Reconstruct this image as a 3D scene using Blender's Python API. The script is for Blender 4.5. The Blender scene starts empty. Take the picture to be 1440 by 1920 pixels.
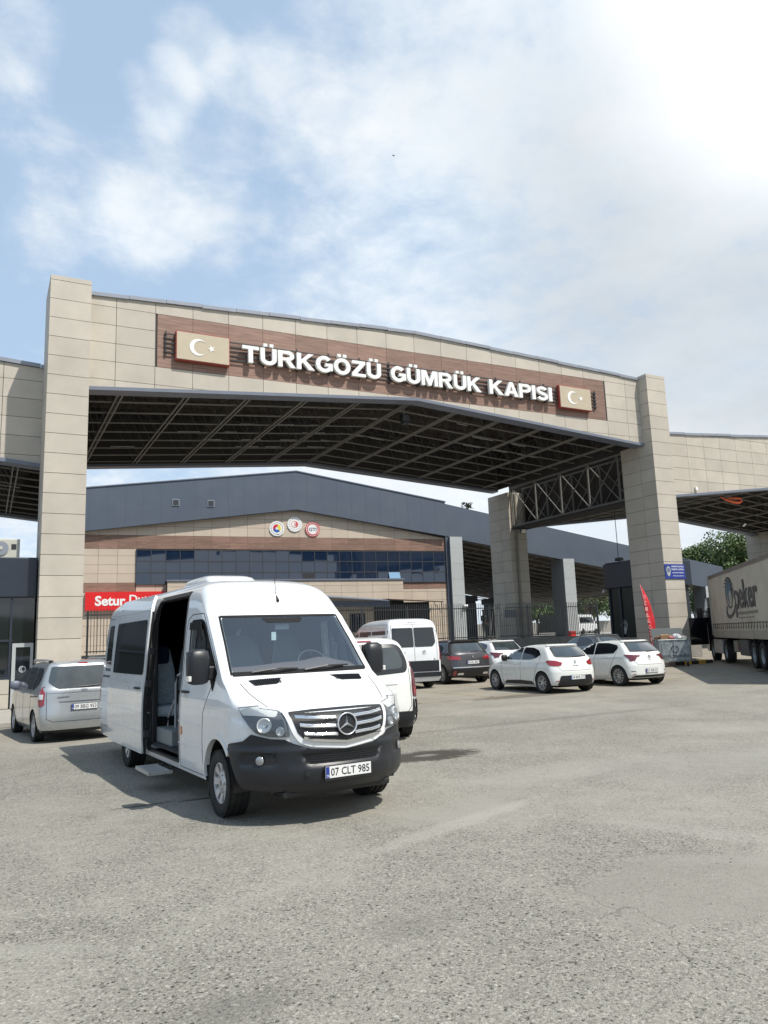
import bpy, bmesh, math, random
from math import sin, cos, pi, radians, sqrt
from mathutils import Vector, Matrix
from mathutils.bvhtree import BVHTree
from mathutils.geometry import delaunay_2d_cdt

random.seed(7)
SC = bpy.context.scene
COL = SC.collection

# ---------------------------------------------------------------- camera
CAM = (-1.3954, -25.3008, 1.8186)
YAW, PITCH, ROLL = 0.4839, 0.1641, -0.0366
fw = Vector((sin(YAW)*cos(PITCH), cos(YAW)*cos(PITCH), sin(PITCH)))
rt = Vector((cos(YAW), -sin(YAW), 0)); up = rt.cross(fw)
r2 = rt*cos(ROLL)+up*sin(ROLL); u2 = -rt*sin(ROLL)+up*cos(ROLL)
cd = bpy.data.cameras.new('camera'); co = bpy.data.objects.new('camera', cd); COL.objects.link(co)
co.matrix_world = Matrix(((r2.x, u2.x, -fw.x, CAM[0]), (r2.y, u2.y, -fw.y, CAM[1]), (r2.z, u2.z, -fw.z, CAM[2]), (0, 0, 0, 1)))
cd.sensor_fit = 'HORIZONTAL'; cd.sensor_width = 36; cd.lens = 36*1425.35/1440
cd.clip_start = .1; cd.clip_end = 3000
SC.camera = co

# ---------------------------------------------------------------- light, sky, exposure
SUND = Vector((.30, -.57, 1)).normalized()      # towards the sun
SUN_EL = math.asin(SUND.z); SUN_AZ = math.atan2(SUND.x, SUND.y)
ld = bpy.data.lights.new('sun', 'SUN'); ld.energy = 5.0; ld.angle = radians(.6); ld.color = (1, .955, .88)
lo = bpy.data.objects.new('sun', ld); COL.objects.link(lo); lo.rotation_mode = 'QUATERNION'
lo.rotation_quaternion = SUND.to_track_quat('Z', 'Y')
SC.view_settings.view_transform = 'Standard'; SC.view_settings.look = 'None'
SC.view_settings.exposure = 0.0; SC.view_settings.gamma = 1; SC.view_settings.use_curve_mapping = False
SC.cycles.max_bounces = 8; SC.cycles.diffuse_bounces = 3; SC.cycles.glossy_bounces = 4
SC.cycles.transparent_max_bounces = 12; SC.cycles.transmission_bounces = 6
SC.cycles.sample_clamp_indirect = 4

class NT:
    """short node tree writer"""
    def __init__(s, tree): s.t = tree; s.n = tree.nodes; s.l = tree.links
    def new(s, typ, **kw):
        n = s.n.new(typ)
        for k, v in kw.items():
            if k.startswith('i_'): s.set(n.inputs[k[2:].replace('_', ' ')], v)
            else: setattr(n, k, v)
        return n
    def set(s, inp, v):
        if isinstance(v, bpy.types.NodeSocket): s.l.new(v, inp)
        elif isinstance(v, (tuple, list)) and len(v) == 3 and inp.type == 'RGBA': inp.default_value = (*v, 1)
        else: inp.default_value = v
    def math(s, op, a, b=0., c=None, clamp=False):
        n = s.n.new('ShaderNodeMath'); n.operation = op; n.use_clamp = clamp
        s.set(n.inputs[0], a); s.set(n.inputs[1], b)
        if c is not None: s.set(n.inputs[2], c)
        return n.outputs[0]
    def vmath(s, op, a, b=(0, 0, 0)):
        n = s.n.new('ShaderNodeVectorMath'); n.operation = op
        s.set(n.inputs[0], a); s.set(n.inputs[1], b); return n
    def noise(s, vec, scale, detail=4., rough=.55, dist=0.):
        n = s.n.new('ShaderNodeTexNoise'); s.set(n.inputs['Vector'], vec)
        n.inputs['Scale'].default_value = scale; n.inputs['Detail'].default_value = detail
        n.inputs['Roughness'].default_value = rough; n.inputs['Distortion'].default_value = dist
        return n.outputs['Fac']
    def ramp(s, fac, stops, interp='LINEAR'):
        n = s.n.new('ShaderNodeValToRGB'); s.set(n.inputs[0], fac); cr = n.color_ramp; cr.interpolation = interp
        while len(cr.elements) < len(stops): cr.elements.new(.5)
        for e, (p, c) in zip(cr.elements, stops):
            e.position = p; e.color = (c, c, c, 1) if isinstance(c, (int, float)) else (*c, 1)
        return n.outputs[0]
    def mix(s, fac, a, b, mode='MIX'):
        n = s.n.new('ShaderNodeMix'); n.data_type = 'RGBA'; n.blend_type = mode
        s.set(n.inputs[0], fac); s.set(n.inputs[6], a); s.set(n.inputs[7], b); return n.outputs[2]
    def mapr(s, v, a, b, c=0., d=1., smooth=False):
        n = s.n.new('ShaderNodeMapRange'); s.set(n.inputs[0], v)
        if smooth: n.interpolation_type = 'SMOOTHSTEP'
        for i, x in enumerate((a, b, c, d)): n.inputs[i+1].default_value = x
        return n.outputs[0]

w = bpy.data.worlds.new("World"); SC.world = w; w.use_nodes = True
T = NT(w.node_tree); T.n.clear()
wo = T.new('ShaderNodeOutputWorld'); bg = T.new('ShaderNodeBackground')
sky = T.new('ShaderNodeTexSky'); sky.sky_type = 'NISHITA'; sky.sun_disc = False
sky.sun_elevation = SUN_EL; sky.sun_rotation = SUN_AZ; sky.altitude = 600; sky.air_density = 1.; sky.dust_density = 1.6; sky.ozone_density = 1.2
tc = T.new('ShaderNodeTexCoord'); D = tc.outputs['Generated']
sx = T.new('ShaderNodeSeparateXYZ'); T.set(sx.inputs[0], D)
zc = T.math('ADD', T.math('MAXIMUM', sx.outputs[2], 0.), .22)
pv = T.new('ShaderNodeCombineXYZ'); T.set(pv.inputs[0], T.math('DIVIDE', sx.outputs[0], zc)); T.set(pv.inputs[1], T.math('DIVIDE', sx.outputs[1], zc))
P = pv.outputs[0]
def dirdot(v):
    n = T.vmath('DOT_PRODUCT', D, tuple(Vector(v).normalized())); return n.outputs['Value']
def pixdir(x, y): return fw*1425.35+r2*(x-720)+u2*(960-y)
big = T.noise(P, 1.1, 3, .5, .3)
mid = T.noise(P, 3.6, 6, .6, .35)
fine = T.noise(P, 11., 5, .62, .2)
cl = T.math('ADD', T.math('MULTIPLY', big, .55), T.math('ADD', T.math('MULTIPLY', mid, .35), T.math('MULTIPLY', fine, .26)))
# the clouds close up towards the right of the view and open to blue on the left
right = T.mapr(dirdot(rt), -.50, .22, -.045, .20)
low = T.mapr(sx.outputs[2], .0, .42, .13, .0)
hole = T.math('MULTIPLY', T.mapr(dirdot(pixdir(60, 330)), .90, .995, 0, 1, True), -.05)
hole2 = T.math('MULTIPLY', T.mapr(dirdot(pixdir(180, -60)), .90, .998, 0, 1, True), -.10)
patch = T.math('MULTIPLY', T.mapr(dirdot(pixdir(1010, 590)), .9985, .9999, 0, 1, True), -.0)
cov = T.math('ADD', T.math('ADD', cl, right), T.math('ADD', low, T.math('ADD', hole, T.math('ADD', hole2, patch))))
for px_, py_, r_, a_ in ((300, 170, .9984, .16), (360, 95, .9984, .16), (340, 370, .993, .13), (15, 60, .997, .15), (20, 220, .9975, .10), (130, 390, .996, .10), (480, 130, .998, .10), (260, 430, .997, .07)):
    cov = T.math('ADD', cov, T.math('MULTIPLY', T.mapr(dirdot(pixdir(px_, py_)), r_, 1.0, 0, 1, True), a_))
cov = T.math('ADD', cov, T.mapr(sx.outputs[2], .66, .88, 0, -.5, True))
back = T.mapr(dirdot(tuple(Vector((-fw.x, -fw.y, .35))-rt*.5)), .25, .85, 0, -.30, True)
cov = T.math('ADD', cov, back)
fac = T.mapr(cov, .500, .765, .0, 1., True)
glare = T.mapr(dirdot(pixdir(1680, -160)), .925, 1.0, 0, 1)
glare = T.math('POWER', glare, 3.2)
grey = T.mapr(dirdot(pixdir(1360, 480)), .93, .998, 0, .20, True)
tone = T.math('ADD', T.mapr(T.noise(P, 2.2, 5, .6), .3, .7, .93, 1.05), T.math('MULTIPLY', glare, .9))
tone = T.math('SUBTRACT', tone, grey)
ccol = T.mix(T.math('MINIMUM', T.math('ADD', glare, T.mapr(cl, .5, .7, 0, .5)), 1.), (.80, .89, .98), (1, 1, .99))
cc = T.vmath('SCALE', ccol); T.set(cc.inputs['Scale'], T.math('MULTIPLY', tone, 1.03))
skyc = T.vmath('SCALE', sky.outputs[0]); skyc.inputs['Scale'].default_value = .16
haze = T.mix(T.mapr(sx.outputs[2], .0, .75, .75, .68), skyc.outputs[0], (.55, .73, .94))
fin = T.mix(fac, haze, cc.outputs[0])
T.set(bg.inputs[0], fin); bg.inputs[1].default_value = 1.0
T.l.new(bg.outputs[0], wo.inputs[0])

# ---------------------------------------------------------------- mesh helpers
class MB:
    def __init__(s): s.v = []; s.f = []; s.m = []
    def add(s, vs, fs, mi=0):
        o = len(s.v); s.v += [tuple(v) for v in vs]; s.f += [tuple(i+o for i in f) for f in fs]; s.m += [mi]*len(fs); return s
    def box(s, x0, x1, y0, y1, z0, z1, mi=0, M=None):
        vs = [Vector(p) for p in ((x0, y0, z0), (x1, y0, z0), (x1, y1, z0), (x0, y1, z0), (x0, y0, z1), (x1, y0, z1), (x1, y1, z1), (x0, y1, z1))]
        if M: vs = [M @ v for v in vs]
        return s.add(vs, [(0, 3, 2, 1), (4, 5, 6, 7), (0, 1, 5, 4), (1, 2, 6, 5), (2, 3, 7, 6), (3, 0, 4, 7)], mi)
    def frame(s, a, b, upv=(0, 0, 1)):
        d = (Vector(b)-Vector(a)).normalized(); u = Vector(upv)
        if abs(d.dot(u)) > .99: u = Vector((0, 1, 0))
        x = d.cross(u).normalized(); y = x.cross(d).normalized(); return d, x, y
    def beam(s, a, b, wd, h, upv=(0, 0, 1), mi=0):
        a, b = Vector(a), Vector(b); d, x, y = s.frame(a, b, upv); vs = []
        for p in (a, b):
            for i, j in ((-1, -1), (1, -1), (1, 1), (-1, 1)): vs.append(p+x*i*wd/2+y*j*h/2)
        return s.add(vs, [(0, 1, 2, 3), (7, 6, 5, 4), (0, 4, 5, 1), (1, 5, 6, 2), (2, 6, 7, 3), (3, 7, 4, 0)], mi)
    def tube(s, a, b, r, n=8, rb=None, mi=0, caps=True):
        a, b = Vector(a), Vector(b); d, x, y = s.frame(a, b); rb = r if rb is None else rb
        vs = [p+(x*cos(2*pi*k/n)+y*sin(2*pi*k/n))*q for p, q in ((a, r), (b, rb)) for k in range(n)]
        fs = [(k, (k+1) % n, n+(k+1) % n, n+k) for k in range(n)]
        if caps: fs += [tuple(range(n-1, -1, -1)), tuple(range(n, 2*n))]
        return s.add(vs, fs, mi)
    def path(s, pts, r, n=8, mi=0):
        pts = [Vector(p) for p in pts]; rings = []
        ref = Vector((0, 0, 1))
        for i, p in enumerate(pts):
            d = (pts[min(i+1, len(pts)-1)]-pts[max(i-1, 0)]).normalized()
            u = ref if abs(d.dot(ref)) < .95 else Vector((0, 1, 0))
            x = d.cross(u).normalized(); y = x.cross(d)
            rr = r[i] if isinstance(r, (list, tuple)) else r
            rings.append([p+(x*cos(2*pi*k/n)+y*sin(2*pi*k/n))*rr for k in range(n)])
        vs = [v for R in rings for v in R]; fs = []
        for i in range(len(pts)-1):
            for k in range(n): fs.append((i*n+k, i*n+(k+1) % n, (i+1)*n+(k+1) % n, (i+1)*n+k))
        fs += [tuple(range(n-1, -1, -1)), tuple(range((len(pts)-1)*n, len(pts)*n))]
        return s.add(vs, fs, mi)
    def lathe(s, prof, n=32, M=None, mi=0, closed=False):
        """prof: (radius, along) ; axis = local x"""
        vs = []
        for r, x in prof:
            for k in range(n):
                a = 2*pi*k/n; v = Vector((x, r*cos(a), r*sin(a))); vs.append(M @ v if M else v)
        m = len(prof); fs = []
        for i in range(m if closed else m-1):
            j = (i+1) % m
            for k in range(n): fs.append((i*n+k, i*n+(k+1) % n, j*n+(k+1) % n, j*n+k))
        if not closed: fs += [tuple(range(n)), tuple(range((m-1)*n, m*n))[::-1]]
        return s.add(vs, fs, mi)
    def prism(s, pts, vec, mi=0):
        n = len(pts); pts = [Vector(p) for p in pts]; vec = Vector(vec)
        return s.add(pts+[p+vec for p in pts], [tuple(range(n-1, -1, -1)), tuple(range(n, 2*n))]+[(k, (k+1) % n, n+(k+1) % n, n+k) for k in range(n)], mi)
    def build(s, name, mat, parent=None, smooth=None, bevel=0, M=None, recalc=True, **tags):
        me = bpy.data.meshes.new(name)
        vs = [M @ Vector(v) for v in s.v] if M else s.v
        me.from_pydata([tuple(v) for v in vs], [], s.f); me.validate(clean_customdata=False)
        mats = mat if isinstance(mat, (list, tuple)) else [mat]
        for m in mats: me.materials.append(m)
        if len(mats) > 1 and len(me.polygons) == len(s.m): me.polygons.foreach_set('material_index', s.m)
        if recalc:
            bm = bmesh.new(); bm.from_mesh(me); bmesh.ops.recalc_face_normals(bm, faces=bm.faces); bm.to_mesh(me); bm.free()
        if smooth is not None:
            me.polygons.foreach_set('use_smooth', [True]*len(me.polygons)); me.set_sharp_from_angle(angle=radians(smooth))
        o = bpy.data.objects.new(name, me); COL.objects.link(o)
        if parent: o.parent = parent
        if bevel:
            bv = o.modifiers.new('bevel', 'BEVEL'); bv.width = bevel; bv.segments = 2; bv.limit_method = 'ANGLE'; bv.angle_limit = radians(40)
        for k, v in tags.items(): o[k] = v
        return o

def thing(name, label, cat, loc=(0, 0, 0), rz=0, group=None):
    o = bpy.data.objects.new(name, None); COL.objects.link(o); o.empty_display_size = .3
    o.location = loc; o.rotation_euler = (0, 0, rz); o['label'] = label; o['category'] = cat
    if group: o['group'] = group
    return o
def struct(o): o['kind'] = 'structure'; return o
def copy_tree(o, parent=None):
    c = o.copy(); COL.objects.link(c); c.parent = parent
    for ch in [x for x in bpy.data.objects if x.parent == o]: copy_tree(ch, c)
    return c

def text_mesh(body, size=1., extrude=.02, offset=0., shear=0., spacing=1., res=4, bevel=0):
    cu = bpy.data.curves.new('t', 'FONT'); cu.body = body; cu.size = size; cu.extrude = extrude; cu.offset = offset
    cu.shear = shear; cu.space_character = spacing; cu.resolution_u = res; cu.bevel_depth = bevel
    ob = bpy.data.objects.new('t', cu); COL.objects.link(ob)
    dg = bpy.context.evaluated_depsgraph_get(); dg.update(); ev = ob.evaluated_get(dg); me = ev.to_mesh()
    v = [x.co.copy() for x in me.vertices]; f = [tuple(p.vertices) for p in me.polygons]
    ev.to_mesh_clear(); bpy.data.objects.remove(ob); bpy.data.curves.remove(cu)
    return v, f
def text_mb(mb, body, M, height=None, width=None, mi=0, center=False, **kw):
    """place text: baseline-left at local origin of M, text x -> M x, text y -> M y, thickness -> M z; scaled to cap height / width"""
    v, f = text_mesh(body, **kw)
    if not v: return 0
    x0 = min(a.x for a in v); x1 = max(a.x for a in v); y0 = min(a.y for a in v); y1 = max(a.y for a in v)
    sy = height/(y1-y0) if height else 1; sx = width/(x1-x0) if width else sy
    if not height and width: sy = sx
    cx = (x0+x1)/2 if center else x0; cy = (y0+y1)/2 if center else y0
    mb.add([M @ Vector(((a.x-cx)*sx, (a.y-cy)*sy, a.z)) for a in v], f, mi)
    return (x1-x0)*sx
def face_M(origin, right, normal):
    """matrix whose x = right, z = normal, y = up on the face"""
    r = Vector(right).normalized(); n = Vector(normal).normalized(); u = n.cross(r); o = Vector(origin)
    return Matrix(((r.x, u.x, n.x, o.x), (r.y, u.y, n.y, o.y), (r.z, u.z, n.z, o.z), (0, 0, 0, 1)))

# ---------------------------------------------------------------- materials
def mat(name, col, rough=.6, metal=0., var=0., vscale=3., bump=0., bscale=40., island=0., coat=0., spec=.5, dirt=None, coords='Object', aniso=None, rvar=0.):
    m = bpy.data.materials.new(name); m.use_nodes = True; t = NT(m.node_tree); b = m.node_tree.nodes['Principled BSDF']
    tc = t.new('ShaderNodeTexCoord').outputs[coords]
    if aniso:
        mp = t.new('ShaderNodeMapping'); t.set(mp.inputs[0], tc); mp.inputs['Scale'].default_value = aniso; tc = mp.outputs[0]
    c = col
    if island:
        r = t.new('ShaderNodeNewGeometry').outputs['Random Per Island']
        k = t.mapr(r, 0, 1, 1-island, 1+island)
        n = t.vmath('SCALE', (*col,)); t.set(n.inputs['Scale'], k); c = n.outputs[0]
    if var:
        k = t.mapr(t.noise(tc, vscale, 5, .6), .25, .75, 1-var, 1+var)
        n = t.vmath('SCALE', c if not isinstance(c, tuple) else (*c,)); t.set(n.inputs['Scale'], k); c = n.outputs[0]
    if dirt:
        dc, amt, ds = dirt
        k = t.mapr(t.noise(tc, ds, 6, .65), .48, .75, 0, amt)
        c = t.mix(k, c, dc)
    t.set(b.inputs['Base Color'], c)
    if rvar: t.set(b.inputs['Roughness'], t.mapr(t.noise(tc, vscale*1.7, 4), .3, .7, max(0, rough-rvar), min(1, rough+rvar)))
    else: b.inputs['Roughness'].default_value = rough
    b.inputs['Metallic'].default_value = metal; b.inputs['Specular IOR Level'].default_value = spec
    b.inputs['Coat Weight'].default_value = coat; b.inputs['Coat Roughness'].default_value = .04
    if bump:
        bp = t.new('ShaderNodeBump'); bp.inputs['Strength'].default_value = bump; bp.inputs['Distance'].default_value = .01
        t.set(bp.inputs['Height'], t.noise(tc, bscale, 4)); t.l.new(bp.outputs[0], b.inputs['Normal'])
    return m
M = {}
M['panel'] = mat('beige_cladding', (.475, .43, .362), .62, var=.08, vscale=1.2, island=.065, bump=.05, bscale=60, dirt=((.34, .31, .26), .42, .8))
M['joint'] = mat('joint_backing', (.05, .047, .042), .8)
M['trim'] = mat('grey_blue_trim', (.15, .17, .215), .45, var=.08, vscale=2)
M['coping'] = mat('grey_coping', (.27, .29, .33), .42, var=.08, vscale=2, metal=.2)
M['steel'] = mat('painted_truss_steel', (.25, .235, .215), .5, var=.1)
M['truss'] = mat('shaded_truss_steel', (.075, .070, .064), .6, var=.15)  # darker copy of the truss steel, shade under the roof put into its colour
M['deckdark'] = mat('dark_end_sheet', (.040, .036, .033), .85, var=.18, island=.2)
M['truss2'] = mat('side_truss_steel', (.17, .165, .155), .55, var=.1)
M['deck'] = mat('roof_underside', (.115, .098, .084), .85, var=.18, vscale=.7, island=.15)
M['dgrey'] = mat('dark_grey_sheet', (.078, .098, .130), .48, var=.06, vscale=.8, dirt=((.12, .14, .16), .3, .5))
M['lgrey'] = mat('light_grey_column', (.40, .42, .42), .5, var=.06, island=.03)
M['mgrey'] = mat('shaded_grey_column', (.16, .17, .18), .55, var=.06)  # light column grey darkened, shade of sides and inner columns put into the colour
M['white'] = mat('white_enamel', (.80, .80, .78), .35, var=.03)
M['red'] = mat('red_panel', (.62, .022, .020), .4, var=.05)
M['redfab'] = mat('red_flag_cloth', (.60, .03, .04), .7, var=.15, vscale=6, bump=.4, bscale=9)
M['black'] = mat('black_plastic', (.012, .012, .013), .45, bump=.06, bscale=200)
M['bumper'] = mat('bumper_plastic', (.012, .0135, .017), .40, var=.12, vscale=5, bump=.05, bscale=300)
M['tyre'] = mat('tyre_rubber', (.014, .014, .014), .78, var=.25, vscale=9, bump=.15, bscale=120, dirt=((.07, .065, .055), .35, 6.))
M['chrome'] = mat('chrome', (.80, .81, .83), .12, metal=1.)
M['alloy'] = mat('alloy_silver', (.55, .55, .56), .36, metal=.6, var=.08, vscale=20)
M['alloydark'] = mat('alloy_dark', (.05, .05, .055), .4, metal=.5)
M['glassdark'] = mat('tinted_glass', (.010, .013, .016), .04, spec=.7, coat=.4)
M['glassgrey'] = mat('rear_window_glass', (.035, .045, .048), .05, spec=.8, coat=1, var=.5, vscale=2.2)
M['boothglass'] = mat('booth_glass', (.012, .020, .020), .32, spec=.35)
M['glassdull'] = mat('dull_tinted_glass', (.010, .012, .014), .28, spec=.4)
M['facade_glass'] = mat('facade_glass', (.010, .022, .050), .03, metal=.05, spec=.8, coat=.6, bump=.045, bscale=1.1)
M['conc'] = mat('concrete', (.26, .25, .225), .85, var=.16, vscale=2.5, bump=.3, bscale=30)
M['kerb'] = mat('kerb_concrete', (.33, .31, .27), .85, var=.15, vscale=4, bump=.3, bscale=30)
M['yellow'] = mat('yellow_paint', (.60, .34, .03), .6, var=.2, vscale=8, dirt=((.2, .16, .1), .6, 5))
M['fence'] = mat('fence_grey', (.17, .17, .165), .5, var=.15, vscale=4)
M['booth'] = mat('booth_dark_sheet', (.022, .029, .044), .38, var=.08)
M['galv'] = mat('galvanised_steel', (.40, .44, .445), .45, metal=.2, var=.3, vscale=7, bump=.15, bscale=14, dirt=((.10, .10, .09), .6, 4))
M['blue'] = mat('blue_sign', (.022, .045, .26), .4)
M['navy'] = mat('navy_cloth', (.016, .020, .06), .8)
M['bwhite'] = mat('ac_casing', (.50, .49, .42), .5, var=.08)
M['iron'] = mat('dark_metal', (.03, .03, .033), .5)

def wood_mat():
    m = bpy.data.materials.new('wood_look_panel'); m.use_nodes = True; t = NT(m.node_tree); b = m.node_tree.nodes['Principled BSDF']
    tc = t.new('ShaderNodeTexCoord').outputs['Object']
    mp = t.new('ShaderNodeMapping'); t.set(mp.inputs[0], tc); mp.inputs['Scale'].default_value = (.7, .7, 9)
    g = t.noise(mp.outputs[0], 1.6, 7, .7, .6)
    c = t.ramp(g, [(.28, (.15, .085, .060)), (.5, (.235, .140, .104)), (.72, (.32, .205, .155))])
    r = t.new('ShaderNodeNewGeometry').outputs['Random Per Island']
    n = t.vmath('SCALE', c); t.set(n.inputs['Scale'], t.mapr(r, 0, 1, .86, 1.12))
    # plank grooves every 0.13 m
    s = t.new('ShaderNodeSeparateXYZ'); t.set(s.inputs[0], tc)
    fr = t.math('FRACT', t.math('DIVIDE', s.outputs[2], .131)); gv = t.mapr(fr, 0, .07, .45, 1.)
    n2 = t.vmath('SCALE', n.outputs[0]); t.set(n2.inputs['Scale'], gv)
    t.set(b.inputs['Base Color'], n2.outputs[0]); b.inputs['Roughness'].default_value = .55
    return m
M['wood'] = wood_mat()
M['rubber'] = mat('black_rubber', (.010, .010, .011), .7, spec=.2)

def glass_mat(name, tint, refl=1., rough=0.0, k=1.7, c0=.06):
    m = bpy.data.materials.new(name); m.use_nodes = True; t = NT(m.node_tree); t.n.clear()
    o = t.new('ShaderNodeOutputMaterial'); tr = t.new('ShaderNodeBsdfTransparent'); tr.inputs[0].default_value = (*tint, 1)
    gl = t.new('ShaderNodeBsdfGlossy'); gl.inputs['Roughness'].default_value = rough; gl.inputs[0].default_value = (refl, refl, refl, 1)
    fr = t.new('ShaderNodeFresnel'); fr.inputs[0].default_value = 1.55
    mx = t.new('ShaderNodeMixShader'); t.set(mx.inputs[0], t.math('ADD', t.math('MULTIPLY', fr.outputs[0], k), c0, clamp=True))
    t.l.new(tr.outputs[0], mx.inputs[1]); t.l.new(gl.outputs[0], mx.inputs[2]); t.l.new(mx.outputs[0], o.inputs[0])
    return m
M['wind'] = glass_mat('windscreen_glass', (.76, .92, .96), k=1.9, c0=.06)
M['sideglass'] = glass_mat('side_glass', (.45, .52, .52))
M['lens'] = glass_mat('lamp_lens', (.92, .94, .95), rough=.03, k=.8, c0=.0)
M['privacy'] = glass_mat('privacy_glass', (.10, .12, .13))
def paint(name, col, rough=.30, metal=0., flake=0.):
    m = mat(name, col, rough, metal, var=.02, vscale=1.5, coat=.9, spec=.5, rvar=.07, dirt=((.36, .33, .28), .10, 2.2))
    return m
M['pwhite'] = paint('white_car_paint', (.74, .75, .755))
M['pwhite2'] = paint('warm_white_car_paint', (.72, .725, .69))
M['psilver'] = paint('silver_car_paint', (.42, .44, .45), .3, .55)
M['pgrey'] = paint('dark_grey_car_paint', (.055, .052, .056), .3, .5)
M['pmid'] = paint('mid_grey_car_paint', (.20, .215, .23), .3, .5)
M['pblack'] = paint('black_car_paint', (.02, .02, .022), .25, .2)
M['redlens'] = mat('red_lamp_lens', (.26, .006, .012), .12, coat=1., spec=.7)
M['redlens2'] = mat('dark_red_lamp_lens', (.11, .005, .014), .12, coat=1., spec=.7)
M['clearlens'] = mat('clear_lamp_lens', (.62, .62, .60), .15, coat=1.)
M['amber'] = mat('amber_lens', (.75, .25, .08), .2, coat=1)
M['plate'] = mat('number_plate', (.72, .72, .70), .4)
M['reflector'] = mat('lamp_reflector', (.78, .79, .80), .30, metal=.6)
M['foglens'] = mat('fog_lamp_glass', (.30, .31, .32), .2, metal=.4, coat=1.)
M['starmetal'] = mat('badge_metal', (.72, .73, .75), .28, metal=.55)
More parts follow.
